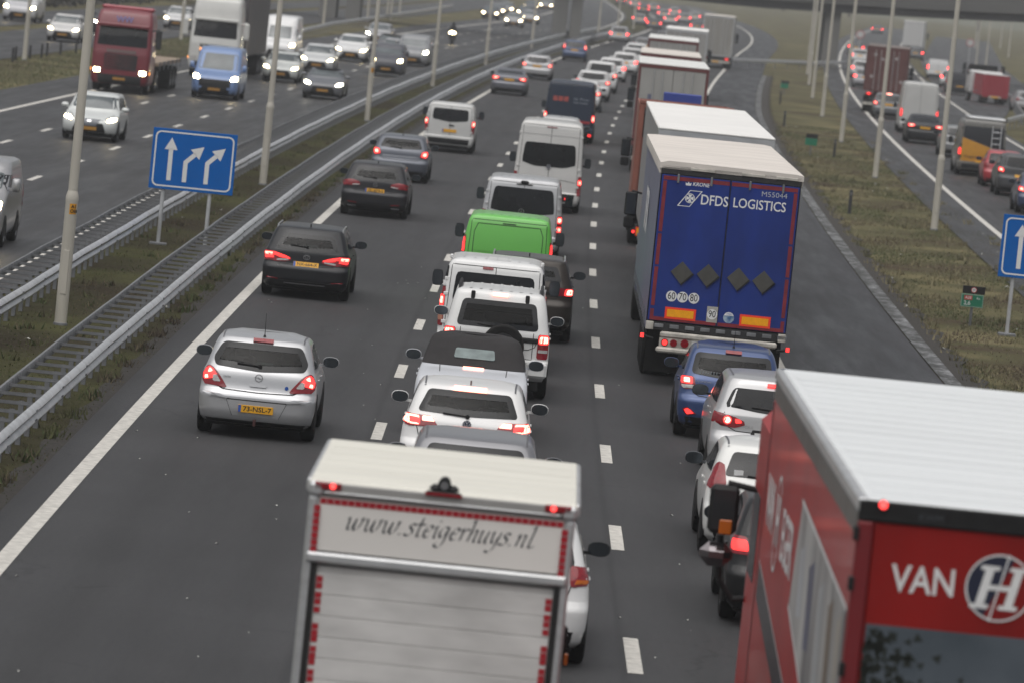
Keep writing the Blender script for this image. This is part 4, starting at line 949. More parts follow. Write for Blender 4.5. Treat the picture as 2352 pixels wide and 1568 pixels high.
    if rails and lod < 2:
        for sg in (1, -1):
            pts = []
            for y in np.linspace(.62, L-2.1, 8):
                p, n = v.on('top', sg*wt*.93, y, 0); pts.append(p+Vector((0, 0, .035 if .7 < y < L-2.2 else -.01)))
            obj('roof_rail', MB().tube(pts, .018, 6), rails, R)
    elif lod == 0 and not van and kind not in ('cabrio',):
        for sg in (1, -1): v.seam('roof_gutter', 'top', [(sg*wt*.86, .62), (sg*wt*.86, .9), (sg*wt*.88, L-2.3)], .025, pbr('gutter_strip', (.10, .10, .11), .6), .003)
    if badge:
        p, n = v.on('rear', 0, badgez or .90, .004)
        (badge_vw if badge == 'vw' else lambda r_, pp, rr: badge_ring(r_, pp, rr, badge))(R, (p.x, p.y-.006, p.z), .058 if badge != 'vw' else .062)
    if front:
        if hl is None: hl = [(hw*.62, .64), (hw*.96, .68), (hw*.95, .80), (hw*.66, .76)] if not van else [(hw*.66, .80), (hw*.95, .82), (hw*.95, 1.02), (hw*.70, .98)]
        for sg in (1, -1):
            P = hl if sg > 0 else mx(hl); o = v.patch('headlight', 'front', P, LENSW, .01, 5, 4)
            if o: v.patch('lit_lens', 'front', scalep(P, .95), lights, .016, 4, 4, parent=o)
        gz = .30; v.patch('grille', 'front', [(-hw*.62, gz), (hw*.62, gz), (hw*.5, .60), (-hw*.5, .60)], BLACK, .006, 8, 4, rnd=1)
        v.patch('lower_grille', 'front', [(-hw*.85, z0+.02), (hw*.85, z0+.02), (hw*.8, gz-.01), (-hw*.8, gz-.01)], BLACK, .006, 8, 2, rnd=0)
        if lod == 0: v.seam('bonnet_gap', 'front', [(-hw*.82, b-.1), (-hw*.5, b-.28), (hw*.5, b-.28), (hw*.82, b-.1)], .012)
    if van and not front:
        zt_ = min(1.85, H-.12)
        if name != 'green_van': v.seam('door_gap', 'rear', [(0.02, .62), (0.0, H-.13)], .014)
        for sg in (1, -1):
            v.seam('door_gap', 'rear', [(sg*.44*W, .62), (sg*.415*W, H-.15)], .012)
            for z in (() if name == 'green_van' else (.8, 1.3, H-.4)):
                p, n = v.on('rear', sg*.45*W, z, .01); obj('hinge', MB().box(-.04, .04, -.012, .02, -.03, .03, .006), pm if col[0] > .3 else BLACK, R, p)
        v.seam('door_gap', 'rear', [(-.41*W, H-.13), (.41*W, H-.13)], .012)
        if lod == 0:
            p, n = v.on('rear', .06, 1.0, .012); obj('door_handle', MB().box(-.09, .09, -.02, .01, -.025, .025, .008), BLACK, R, p)
            for k in range(-3, 4): v.seam('roof_rib', 'top', [(k*.2, .5), (k*.2, L-3)], .03, pm, .008)
    if extra: extra(v, R, pm)
    return v

# ------------------------------------------------------------------ trucks
STEELW = pbr('dirty_white_steel', (.42, .40, .36), .6, amt=.35, scale=5)
ALU = pbr('aluminium', (.55, .56, .57), .38, .6, amt=.1, scale=3, stretch=(1, 1, 4))
ALUD = pbr('aluminium_dirty', (.62, .61, .595), .55, .1, amt=.22, scale=1.8, stretch=(.6, 1, 1.6))
TAPED = pbr('red_tape_dull', (.19, .013, .022), .5, amt=.25, scale=5)
REDTAPE = pbr('red_tape', (.36, .012, .022), .4, amt=.2, scale=6)
YRED = pbr('reflector_red', (.90, .05, .015), .4); YYEL = pbr('reflector_yellow', (.90, .38, .0), .4, amt=.08, scale=12)
TARPW = pbr('tarp_white', (.74, .73, .71), .75, amt=.10, scale=1.4, stretch=(.5, 3, 1), bump=.1, bscale=3)
DARKU = pbr('chassis_dark', (.018, .018, .02), .7, amt=.4, scale=6)
def round_lamp(root, x, y, z, r, mt, nm='tail_light', lens=LENS, core=.7):
    o = obj(nm, MB().cyl((0, .01, 0), (0, -.02, 0), r, r*.9, 12), lens, root, (x, y, z))
    if mt: obj('lit_lens', MB().cyl((0, -.02, 0), (0, -.026, 0), r*core, n=10), mt, o)
    return o
def truck_wheels(R, ys, W, r=.5, dual=True):
    for y in ys:
        for sg in (1, -1): wheel(R, sg*(W/2-.02), y, r, .56 if dual else .32, 1)
def cab_box(R, y0, W, H, mat, mirrors=True, mz=2.5, L=2.2):
    o = obj('cab', MB().box(-W/2+.03, W/2-.03, y0, y0+L, .6, H, .12), mat, R)
    obj('side_window', MB().box(-W/2+.022, -W/2+.026, y0+.9, y0+1.9, 1.9, 2.6), GLASS, o); obj('side_window', MB().box(W/2-.026, W/2-.022, y0+.9, y0+1.9, 1.9, 2.6), GLASS, o)
    obj('windscreen', MB().box(-W/2+.2, W/2-.2, y0+L+.001, y0+L+.008, 1.8, 2.7), GLASS, o)
    if mirrors:
        for sg in (1, -1):
            m_ = obj('side_mirror', MB().box(sg*(W/2+.20)-.13, sg*(W/2+.20)+.13, y0+L-.25, y0+L-.10, mz-.28, mz+.22, .03).box(sg*(W/2+.20)-.12, sg*(W/2+.20)+.12, y0+L-.25, y0+L-.1, mz-.55, mz-.31, .03).tube([(sg*(W/2-.02), y0+L-.15, mz+.2), (sg*(W/2+.2), y0+L-.15, mz+.24)], .025, 6), BLACK, R)
            obj('mirror_glass', MB().box(sg*(W/2+.20)-.10, sg*(W/2+.20)+.10, y0+L-.254, y0+L-.251, mz-.25, mz+.19), REFL, m_)
def rear_truck(name, label, group, s, t, L, W, zb, H, body, door, roof, cabm, cab=True, lit=TAIL, top_lip=True, dt=0, xy=None, cat='lorry', frame=None, lamps=True, rollz=.0, cabH=3.4, lampz=.75):
    at, hd = (RP(s, t), -RH(s)) if not xy else (Vector((xy[0], xy[1], 0)), xy[2])
    R = thing(name, label, cat, at, hd, group); w = W/2
    obj('box_body', MB().box(-w, w, .04, L, zb, H-.03, .02), body, R)
    rf = obj('roof', MB().box(-w-.01, w+.01, .0, L+.02, H-.028, H+.03, .02), roof, R)
    for sg in (-1, 1):
        obj('rear_door', MB().box(min(.012*sg, (w-.10)*sg), max(.012*sg, (w-.10)*sg), .0, .035, zb+.10, H-.16, .008), door, R)
    fm = frame or ALU
    obj('rear_frame', MB().box(-w, -w+.09, -.01, .05, zb, H-.03).box(w-.09, w, -.01, .05, zb, H-.03).box(-w+.091, w-.091, -.01, .05, zb, zb+.09).box(-w+.091, w-.091, -.01, .05, H-.15, H-.03), fm, R)
    for k in (-.55, -.3, .3, .55): obj('lock_bar', MB().cyl((k*w, -.03, zb+.1), (k*w, -.03, H-.2), .018, n=6), ALU, R)
    obj('chassis', MB().box(-w*.5, w*.5, .2, L-.2, .75, zb-.002).box(-w*.95, w*.95, .1, .3, .5, .68, .02), DARKU, R)
    bp = obj('bumper', MB().box(-w*.96, w*.96, -.02, .08, .45, .62, .02), STEELW if not lamps is None else DARKU, R)
    for sg in (1, -1):
        if lamps:
            lb = obj('tail_light', MB().box(sg*w*.70-.24, sg*w*.70+.24, -.05, .0, lampz-.07, lampz+.07, .01), LENS, R)
            if lit: obj('lit_lens', MB().box(sg*w*.70+sg*.02-.10, sg*w*.70+sg*.02+.10, -.058, -.051, lampz-.055, lampz+.055), lit, lb)
        obj('mud_flap', MB().box(sg*w*.72-.27, sg*w*.72+.27, .35, .37, .2, .8), RUBBER, R)
        obj('side_guard', MB().box(sg*w*.98-.02, sg*w*.98+.02, 2.5, L*.72, .5, .62).box(sg*w*.98-.02, sg*w*.98+.02, 2.5, L*.72, .8, .92), GALVD, R)
    plate(R, (0, -.035, .53), (0, 0, 0), None)
    truck_wheels(R, [1.6, 2.9, 4.2] if L > 10 else [1.6], W)
    if cab: cab_box(R, L+.45, 2.5, cabH, cabm); truck_wheels(R, [L+1.6], 2.5, dual=False)
    return R
G3 = 'vehicles queuing in the right lane'; G2 = 'vehicles queuing in the middle lane'; G1 = 'cars in the left lane'
GO = 'oncoming traffic with headlights'; GR_ = 'traffic on the right slip road'; GF = 'distant traffic in the haze'

# --- blue curtain trailer
BLUET = pbr('trailer_blue', (.010, .030, .185), .55, spec=.25, amt=.28, scale=1.3, stretch=(1, 1, .5))
CURT = pbr('curtain_blue_sheen', (.15, .16, .235), .45, amt=.12, scale=2, stretch=(1, 1, .3))  # blue curtain paled: light reflected off the side is painted into it
TARPB = pbr('tarp_beige', (.62, .575, .53), .8, amt=.10, scale=1.2, stretch=(.5, 3, 1), bump=.12, bscale=3)
R = thing('curtain_trailer_truck', 'long lorry with blue rear doors lettered DFDS LOGISTICS', 'lorry', RP(97.6, 2.02), -RH(97.6), G3)
L_, w, zb, Hh = 15.6, 1.27, 1.13, 4.0
obj('box_body', MB().box(-w+.02, w-.02, .06, L_, zb, Hh-.16, .01), DARKU, R)
# curtain sides with folds
for sg in (-1, 1):
    vs = []; fs = []; ys = np.linspace(.1, L_-.05, 80)
    for i, y in enumerate(ys):
        for z in (1.0, 1.05, 2.4, 3.82): vs.append((sg*(w+.012*math.sin(i*1.35)*(.4 if z > 3 else 1)), y, z))
    for i in range(79):
        for k in range(3): q = (i*4+k, (i+1)*4+k, (i+1)*4+k+1, i*4+k+1); fs.append(q if sg > 0 else q[::-1])
    cu_ = obj('curtain', MB().add(vs, fs).mesh('curtain', 60), CURT, R)
    for k in range(20): obj('strap', MB().box(sg*(w+.018)-.004, sg*(w+.018)+.004, .6+k*.74, .65+k*.74, .86, 1.25), GALVD, cu_)
    obj('cant_rail', MB().box(sg*w-.03, sg*w+.03, .05, L_, 3.80, 3.90, .01), TARPB, R)
    if sg < 0: text(R, 'side_lettering', 'DFDS', 1.15, WHITEINK, (-w-.03, 8.2, 2.72), LEFT, .02)
# tarpaulin roof, sagging between the bows
vs = []; fs = []; ys = np.linspace(-.02, L_+.02, 53); xs_ = [-w-.035, -w-.03, -w+.12, -.6, 0, .6, w-.12, w+.03, w+.035]
for i, y in enumerate(ys):
    for j, x in enumerate(xs_):
        z = 4.0 if 0 < j < 8 else 3.90
        if 2 <= j <= 6: z += .03-.022*abs(math.sin(y*2.1))-.012*math.sin(y*.7+x)
        vs.append((x, y, z))
for i in range(52):
    for j in range(8): fs.append((i*9+j, i*9+j+1, (i+1)*9+j+1, (i+1)*9+j))
fs.append(tuple(range(9))[::-1]); obj('roof_tarpaulin', MB().add(vs, fs).mesh('roof_tarpaulin', 50), TARPB, R)
obj('rear_header', MB().box(-w, w, -.02, .06, 3.80, 3.97, .012), DARKU, R)
hh = obj('header_fittings', MB().box(-.75, -.30, -.045, -.02, 3.90, 3.955, .008).box(.18, .60, -.045, -.02, 3.90, 3.955, .008).box(.8, 1.2, -.045, -.02, 3.90, 3.955, .008), STEELW, R)
for sg in (-1, 1):
    d = obj('rear_door', MB().box(min(.008*sg, 1.25*sg), max(.008*sg, 1.25*sg), -.02, .055, zb+.02, 3.795, .012), BLUET, R)
    obj('side_tape', MB().box(min(1.15*sg, 1.215*sg), max(1.15*sg, 1.215*sg), -.0235, -.0205, 1.32, 1.36), TAPED, d)
    for a, bz in ((1.20, 1.36), (1.42, 2.12), (2.16, 2.72), (2.76, 3.68)): obj('reflective_tape', MB().box(min(1.15*sg, 1.215*sg), max(1.15*sg, 1.215*sg), -.0245, -.0205, a, bz), TAPED, d)
    obj('reflective_tape', MB().box(min(.02*sg, 1.215*sg), max(.02*sg, 1.215*sg), -.024, -.0205, 3.70, 3.77), TAPED, d); obj('reflective_tape', MB().box(min(.02*sg, 1.215*sg), max(.02*sg, 1.215*sg), -.024, -.0205, zb+.03, zb+.095), TAPED, d)
    for k in (.35, .95):
        obj('hinge', MB().box(sg*k-.02, sg*k+.02, -.05, -.02, 3.66, 3.82, .006), GALVD, d)
    # warning reflectors
    rx = -.67 if sg < 0 else .685
    o = obj('warning_reflector', MB().box(rx-.28, rx+.28, -.03, -.0205, 1.205, 1.415), YRED, d); obj('reflector_field', MB().box(rx-.24, rx+.24, -.033, -.0305, 1.243, 1.377), YYEL, o)
PL = pbr('placard_grey', (.060, .058, .052), .7, amt=.15, scale=8)
for i, (x, z) in enumerate(((-.72, 2.06), (-.25, 2.06), (.30, 2.05), (.76, 2.04))):
    o = obj('placard_holder', MB().prism([(x, z-.215), (x+.20, z), (x, z+.20), (x-.20, z)], -.045, -.02), PL, R)
    obj('holder_lip', MB().prism([(x, z-.24), (x+.225, z-.015), (x+.195, z-.0), (x, z-.205)], -.052, -.02), BLACK, o)
for x, tx in ((-.86, '60'), (-.66, '70'), (-.455, '80')):
    o = obj('speed_sticker', MB().cyl((x, -.0205, 1.615), (x, -.023, 1.615), .098, n=24), WHITEINK, R); text(o, 'sticker_text', tx, .185, INK, (x, -.0245, 1.615), width=.135, bold=.004)
o = obj('speed_plate', MB().box(-.195, -.0, -.025, -.0205, 1.215, 1.50), pbr('plate_grey', (.36, .35, .32), .6, amt=.15, scale=10), R); d = obj('speed_disc', MB().cyl((-.098, -.0255, 1.36), (-.098, -.027, 1.36), .092, n=24), WHITEINK, o); text(d, 'sticker_text', '90', .175, INK, (-.098, -.0285, 1.36), width=.13, bold=.004)
gm, nt, b, N, L = nodes('globe_print'); o_, no = mix_noise(nt, (.35, .42, .46), .5, 7, tint=(.02, .10, .25)); L.new(o_, b.inputs['Base Color'])
gs = obj('round_sticker', MB().cyl((.205, -.0205, 1.33), (.205, -.023, 1.33), .098, n=24), gm, R); obj('sticker_cap', MB().prism([(.205+.095*math.cos(a), 1.335+.095*math.sin(a)) for a in np.linspace(.35, PI-.35, 10)], -.025, -.0235), WHITEINK, gs); text(gs, 'sticker_text', 'TIMBER', .03, EUBLUE, (.205, -.0265, 1.395))
text(R, 'lettering', 'DFDS', .255, WHITEINK, (-.265, -.022, 3.395), width=.49, bold=.012); text(R, 'lettering', 'LOGISTICS', .245, WHITEINK, (.55, -.022, 3.40), width=.95, bold=.010)
rh_o = [(-.93, 3.25), (-.70, 3.25), (-.49, 3.55), (-.72, 3.55)]; rh_i = [(-.90, 3.262), (-.707, 3.262), (-.52, 3.538), (-.713, 3.538)]
em = obj('emblem', ring(rh_o, rh_i, -.0225), WHITEINK, R)
n = 24; obj('emblem_ring', ring([(-.71+.088*math.cos(a), 3.405+.088*math.sin(a)) for a in np.linspace(0, 2*PI, n, endpoint=False)], [(-.71+.076*math.cos(a), 3.405+.076*math.sin(a)) for a in np.linspace(0, 2*PI, n, endpoint=False)], -.0225), WHITEINK, em)
mb = MB()
for k in range(4):
    a = k*PI/2; c, d_ = math.cos(a), math.sin(a); mb.add([(-.71+p*c-q*d_, -.0225, 3.405+p*d_+q*c) for p, q in ((.008, -.01), (.066, -.036), (.066, .036), (.008, .01))], [(0, 1, 2, 3)])
obj('emblem_cross', mb, WHITEINK, em)
text(R, 'lettering', 'KRONE', .10, WHITEINK, (-.535, -.022, 3.665), width=.31, bold=.02, shear=.2)
cr = MB().add([(-.76+x, -.0225, 3.665+z) for x, z in ((-.045, -.035), (.045, -.035), (.055, .02), (.02, .0), (0, .04), (-.02, 0), (-.055, .02))], [(0, 1, 3, 5), (1, 2, 3), (0, 5, 6), (3, 4, 5)]); obj('crown_mark', cr, WHITEINK, R)
text(R, 'lettering', 'M55044', .13, pbr('print_grey', (.42, .44, .47), .5), (.80, -.022, 3.61), width=.46)
obj('door_gap', MB().box(-.006, .006, -.019, -.015, zb, 3.79), SEAM, R)
obj('chassis', MB().box(-.5, .5, .3, 13, .8, zb-.003), DARKU, R)
lr = obj('latch_row', MB().box(-w, w, -.01, .1, .98, 1.125, .012), DARKU, R)
for k in range(9): obj('latch', MB().box(-1.12+k*.28, -.95+k*.28, -.03, -.01, 1.03, 1.10, .008), GALVD, lr)
bp = obj('bumper', MB().box(-1.05, 1.10, -.16, -.02, .60, .70, .03).box(-1.0, 1.12, -.10, .02, .86, .97, .03), STEELW, R)
lp = obj('lamp_panel', MB().box(-1.0, 1.0, -.08, .0, .70, .86), STEELW, R)
for sg in (-1, 1):
    round_lamp(R, sg*.90, -.09, .78, .07, TAIL if sg < 0 else TAIL); round_lamp(R, sg*.74, -.09, .78, .07, None); round_lamp(R, sg*.54, -.09, .79, .078, None)
    ml = obj('marker_lamp', MB().tube([(sg*1.12, -.02, .82), (sg*1.30, -.06, .86)], .03, 6).box(sg*1.32-.04, sg*1.32+.04, -.1, -.03, .82, .92, .012), BLACK, R); obj('lit_lens', MB().box(sg*1.32-.032, sg*1.32+.032, -.106, -.101, .83, .91), TAIL, ml)
    obj('mud_flap', MB().box(sg*.92-.3, sg*.92+.3, .5, .53, .2, .95), RUBBER, R)
o = obj('maker_plate', MB().box(-.42, -.02, -.092, -.081, .72, .85), pbr('plate_white', (.5, .5, .48), .5, amt=.2, scale=30), R); text(o, 'plate_text', 'A 4 LZ', .07, GREYINK, (-.22, -.094, .785))
plate(R, (.22, -.13, .78), (0, 0, 0), '')
o = obj('rear_post', MB().box(-w, -w+.14, -.03, .1, .98, 1.13, .01).box(w-.14, w, -.03, .1, .98, 1.13, .01), STEELW, R)
truck_wheels(R, [2.6, 3.9, 5.2], 2.55)
cab_box(R, L_+.35, 2.5, 3.6, paint((.02, .04, .2)), True, 2.45); truck_wheels(R, [L_+1.7], 2.5, dual=False)

# --- red box lorry at the lower right
REDT = pbr('lorry_red', (.36, .012, .012), .45, coat=.12, amt=.12, scale=.8)
REDR = pbr('lorry_red_rear_shaded', (.235, .008, .007), .5, amt=.22, scale=1.1, stretch=(1, 1, .4), spec=.25)  # body red darkened to paint in the dimness over the rear
m, nt, b, N, L = nodes('photo_print'); o_, no = mix_noise(nt, (.30, .30, .29), .8, 1.1, stretch=(1, 1.2, .25), tint=(.05, .05, .06)); L.new(o_, b.inputs['Base Color']); b.inputs['Roughness'].default_value = .45; PRINT = m
R = thing('red_box_lorry', 'red box lorry with white VAN lettering filling the lower right corner', 'lorry', RP(37.2, 2.0), -RH(37.2), G3)
Lr = 11.6; w = 1.28
obj('box_body', MB().box(-w, w, .04, Lr, 1.1, 3.80, .01), REDT, R)
WROOF = pbr('roof_white', (.66, .68, .69), .55, amt=.05, scale=.7, stretch=(.3, 4, 1))
rf = obj('roof', MB().box(-w+.05, w-.05, .02, Lr, 3.95, 4.0, .015), WROOF, R)
for k in range(17): obj('roof_corrugation', MB().box(-w+.12, w-.12, .5+k*.62, .75+k*.62, 4.0005, 4.006, .002), WROOF, rf)
for sg in (-1, 1):
    obj('top_rail', MB().box(min(sg*w*.955, sg*(w+.012)), max(sg*w*.955, sg*(w+.012)), .0, Lr+.02, 3.90, 3.995, .012), ALU, R); obj('cornice', MB().box(min(sg*(w-.1), sg*(w+.006)), max(sg*(w-.1), sg*(w+.006)), .02, Lr, 3.72, 3.895, .01), pbr('cornice_grey', (.10, .095, .09), .45, amt=.2, scale=3), R)
obj('rear_header', MB().box(-w, w, -.02, .06, 3.84, 3.985, .01), BLACK, R); text(R, 'header_text', 'KWM', .07, GREYINK, (-.78, -.022, 3.90))
for sg in (-1, 1):
    round_lamp(R, sg*1.12, -.03, 3.965, .035, MARKER, 'marker_lamp', core=.85)
    obj('rear_post', MB().box(min(sg*(w-.11), sg*w), max(sg*(w-.11), sg*w), -.03, .06, 1.1, 3.835, .012), pbr('post_dark_red', (.16, .008, .012), .5), R)
    for z in (1.5, 2.2, 2.8, 3.4, 3.75): obj('hinge', MB().box(sg*(w+.005)-.02, sg*(w+.005)+.02, -.05, .02, z-.05, z+.05, .008), BLACK, R)
    obj('skirt', MB().box(min(sg*(w-.03), sg*w), max(sg*(w-.03), sg*w), 1.2, Lr-.6, .55, 1.09, .01), pbr('skirt_red', (.2, .012, .014), .5), R)
rd = obj('roller_door', MB().box(-w+.115, w-.115, .0, .038, 1.15, 3.835, .006), REDR, R)
for k in range(5): obj('door_gap', MB().box(-1.1+k*.5, -1.094+k*.5, -.003, -.0005, 1.2, 3.10), SEAM, rd)
pr = obj('photo_panel', MB().box(-w+.13, w-.13, -.006, -.0008, 1.2, 3.13), None or pbr('print_sky', (.10, .115, .135), .4, amt=.35, scale=.9, tint=(.045, .06, .075)), R)
tv = []
for k in range(420):
    a = rng.uniform(0, 1); x = -w+.14+abs(rng.normal(0, .16)) if k % 2 else rng.uniform(-w+.14, -w+.9); z = 3.08-abs(rng.normal(0, .55)) if k % 2 else 2.45+rng.normal(0, .1)*1.2-(.1 if k % 3 else 0)
    r_ = rng.uniform(.02, .05); q = rng.uniform(0, 6); tv.append([(x+r_*math.cos(q+i*2.1), -.0075, z+r_*math.sin(q+i*2.1)) for i in range(3)])
mb = MB()
for t3 in tv: mb.add(t3, [(0, 1, 2)])
obj('printed_tree', mb, pbr('print_dark_green', (.012, .016, .012), .5), pr)['kind'] = 'stuff'
obj('printed_house', MB().add([(-.6, -.0078, 2.0), (.9, -.0078, 2.0), (.9, -.0078, 2.42), (-.5, -.0078, 2.5)], [(0, 1, 2, 3)]), pbr('print_grey_house', (.16, .155, .15), .5), pr)
text(R, 'lettering', 'VAN', .27, WHITEINK, (-.785, -.0015-.002, 3.455), width=.44, bold=.012)
cx, cz, rr = -.262, 3.465, .235; n = 32
em = obj('emblem', MB().cyl((cx, -.001, cz), (cx, -.006, cz), rr, n=n), REDR, R)
obj('emblem_ring', ring([(cx+rr*math.cos(a), cz+rr*math.sin(a)) for a in np.linspace(0, 2*PI, n, endpoint=False)], [(cx+rr*.945*math.cos(a), cz+rr*.945*math.sin(a)) for a in np.linspace(0, 2*PI, n, endpoint=False)], -.009), WHITEINK, em)
arc = [(cx+rr*.945*math.cos(a), cz+rr*.945*math.sin(a)) for a in np.linspace(math.radians(66), math.radians(246), 16)]
obj('emblem_half', MB().add([(x, -.0075, z) for x, z in arc], [tuple(range(16))]), pbr('navy_print', (.008, .012, .035), .5), em)
def sl(x, z): return (cx+x+.22*z, -.0095, cz+z)
for sg in (-1, 1):
    o = obj('emblem_letter', MB().add([sl(sg*.10-.03, -.12), sl(sg*.10+.03, -.12), sl(sg*.10+.03, .12), sl(sg*.10-.03, .12)], [(0, 1, 2, 3)]).add([sl(sg*.10-.065, .12), sl(sg*.10+.065, .12), sl(sg*.10+.065, .15), sl(sg*.10-.065, .15)], [(0, 1, 2, 3)]).add([sl(sg*.10-.065, -.15), sl(sg*.10+.065, -.15), sl(sg*.10+.065, -.12), sl(sg*.10-.065, -.12)], [(0, 1, 2, 3)]), WHITEINK, em)
obj('emblem_letter', MB().add([sl(-.07, -.018), sl(.07, -.018), sl(.07, .018), sl(-.07, .018)], [(0, 1, 2, 3)]), WHITEINK, em)
obj('emblem_bar', MB().add([sl(-.006, -.235), sl(.006, -.235), sl(.006, .235), sl(-.006, .235)], [(0, 1, 2, 3)]), WHITEINK, em)
X = -w-.004
def sidep(name, pts, mat, off=0, par=None): return obj(name, MB().add([(X-off, y, z) for y, z in pts], [tuple(range(len(pts)))[::-1]]), mat, par or R)
ph = sidep('side_photo', [(6.0, 3.36), (6.5, 2.45), (.12, 1.55), (.12, 3.2)][::-1], PRINT)
for k, (ya, yb, c) in enumerate(((4.9, 5.5, (.42, .44, .46)), (3.7, 4.3, (.10, .11, .16)), (2.4, 2.9, (.40, .42, .43)), (1.3, 1.8, (.16, .13, .10)), (.4, .8, (.33, .31, .27)))):
    sidep('photo_streak', [(ya, 2.1+.09*ya), (yb, 2.05+.09*ya), (yb+.15, 3.0), (ya+.1, 3.12)][::-1], pbr('print_streak_%d' % k, c, .45, amt=.4, scale=2, stretch=(1, 2, .4)), .001, ph)
sidep('photo_edge', [(6.02, 3.38), (6.05, 3.34), (.12, 3.18), (.12, 3.22)][::-1], WHITEINK, .002); sidep('photo_edge', [(6.5, 2.47), (6.52, 2.43), (.12, 1.53), (.12, 1.57)][::-1], WHITEINK, .002)
bd = sidep('side_band', [(Lr-.35, 2.28), (Lr-.35, 1.95), (1.2, 1.12), (1.2, 1.42)][::-1], pbr('band_dark', (.035, .032, .04), .45)); sidep('band_edge', [(Lr-.35, 2.30), (Lr-.35, 2.28), (1.2, 1.42), (1.2, 1.44)][::-1], WHITEINK, .002)
text(R, 'side_lettering', 'VAN', .62, WHITEINK, (X-.003, 10.4, 2.86), LEFT, .012, width=1.1); text(R, 'side_lettering', 'EGER', .62, WHITEINK, (X-.003, 7.55, 2.82), LEFT, .012, width=1.6)
obj('side_emblem', ring([(0, 0)]*24, [(0, 0)]*24, 0) if False else MB().add([(X-.003, 9.15+k*.42*math.cos(a), 2.84+k*.42*math.sin(a)) for k in (1, .9) for a in np.linspace(0, 2*PI, 24, endpoint=False)], [(24+i, 24+(i+1) % 24, (i+1) % 24, i) for i in range(24)]), WHITEINK, R); text(R, 'side_lettering', 'H', .6, WHITEINK, (X-.003, 9.15, 2.84), LEFT, .02)
sidep('corner_strip', [(Lr-.02, 3.7), (Lr-.02, 1.1), (Lr-.12, 1.1), (Lr-.12, 3.7)][::-1], MATS['post_dark_red'], .002)
obj('chassis', MB().box(-.5, .5, .3, Lr, .6, 1.095), DARKU, R); truck_wheels(R, [2.4, 3.7], 2.5); truck_wheels(R, [Lr+1.3], 2.45, dual=False)
obj('cab', MB().box(-1.24, 1.24, Lr+.35, Lr+2.55, .55, 3.45, .12), REDT, R); obj('bumper', MB().box(-1.2, 1.2, -.08, .04, .5, .66, .02), GALVD, R)
for sg in (1, -1):
    mo = obj('side_mirror', MB().box(sg*1.52-.14, sg*1.52+.14, Lr+2.25, Lr+2.42, 2.22, 2.68, .04).tube([(sg*1.22, Lr+2.35, 2.66), (sg*1.5, Lr+2.35, 2.70)], .03, 8).tube([(sg*1.22, Lr+2.35, 1.62), (sg*1.36, Lr+2.35, 1.60), (sg*1.5, Lr+2.35, 1.78), (sg*1.52, Lr+2.35, 2.2)], .03, 8), BLACK, R)
    obj('mirror_glass', MB().box(sg*1.52-.105, sg*1.52+.105, Lr+2.246, Lr+2.249, 2.26, 2.64), pbr('mirror_dark', (.06, .065, .07), .08, .6), mo)
    m2 = obj('side_mirror', MB().box(sg*1.54-.17, sg*1.54+.15, Lr+2.22, Lr+2.42, 1.90, 2.14, .09), pbr('chrome_dark', (.22, .20, .21), .12, .9), R)
    obj('blinker', MB().box(sg*1.5-.05, sg*1.5+.07, Lr+2.21, Lr+2.246, 2.22, 2.36, .01), ORANGE_LENS, mo)
    obj('side_window', MB().box(sg*1.242-.003, sg*1.242+.003, Lr+1.2, Lr+2.3, 1.9, 2.7), GLASS, R)
obj('windscreen', MB().box(-1.1, 1.1, Lr+2.552, Lr+2.56, 1.8, 2.9), GLASS, R)

# --- cream box van at the bottom
CREAM = pbr('roof_cream', (.66, .645, .58), .6, amt=.06, scale=1.1, stretch=(.4, 3, 1)); PANEL = pbr('panel_cream', (.74, .715, .68), .5, amt=.05, scale=1.0)
R = thing('box_van', 'cream box van lettered www.steigerhuys.nl at the bottom of the picture', 'box van', RP(43.3, -2.16), -RH(43.3)-.012, G2)
Ls = 3.55; w = 1.075
obj('box_body', MB().box(-w, w, .07, Ls, .85, 3.06, .02), pbr('side_grey_white', (.45, .45, .45), .5), R)
rf = obj('roof', MB().box(-w-.015, w+.015, .0, Ls+.02, 3.062, 3.14, .025), CREAM, R)
for k in range(5): obj('roof_corrugation', MB().box(-w+.06, w-.06, .35+k*.62, .55+k*.62, 3.1395, 3.1425, .001), CREAM, rf)
for sg in (-1, 1):
    obj('roof_edge', MB().box(min(sg*(w-.03), sg*(w+.03)), max(sg*(w-.03), sg*(w+.03)), .02, Ls, 3.03, 3.135, .015), ALU, R)
    pst = obj('corner_post', MB().box(min(sg*(w-.085), sg*w), max(sg*(w-.085), sg*w), -.015, .07, .9, 3.0, .022), ALU, R)
    obj('corner_cap', MB().box(min(sg*(w-.12), sg*(w+.012)), max(sg*(w-.12), sg*(w+.012)), -.03, .08, 3.0, 3.12, .03), ALU, R)
    obj('guide_groove', MB().box(sg*(w-.09)-.022, sg*(w-.09)+.022, -.022, -.0155, .9, 2.46), SEAM, R)
    ml = obj('marker_lamp', MB().box(sg*.93-.11, sg*.93+.11, -.03, .0, 3.055, 3.12, .01), LENS, R); obj('lit_lens', MB().cyl((sg*.89, -.0305, 3.09), (sg*.89, -.036, 3.09), .024, n=12), MARKER, ml)
hd_ = obj('rear_header', MB().box(-w+.12, w-.12, -.012, .06, 3.0, 3.115, .012), pbr('header_grey', (.30, .295, .285), .5, amt=.1, scale=2), R)
obj('header_lip', MB().box(-w+.12, w-.12, -.03, -.012, 3.028, 3.045, .004), ALU, hd_)
obj('upper_panel', MB().box(-w+.087, w-.087, .0, .06, 2.56, 2.995, .006), PANEL, R)
obj('panel_ledge', MB().box(-w+.02, w-.02, -.045, .05, 2.465, 2.55, .02), ALU, R)
obj('shutter_box', MB().box(-w+.115, w-.115, .03, .07, .9, 2.44, .004), ALUD, R)
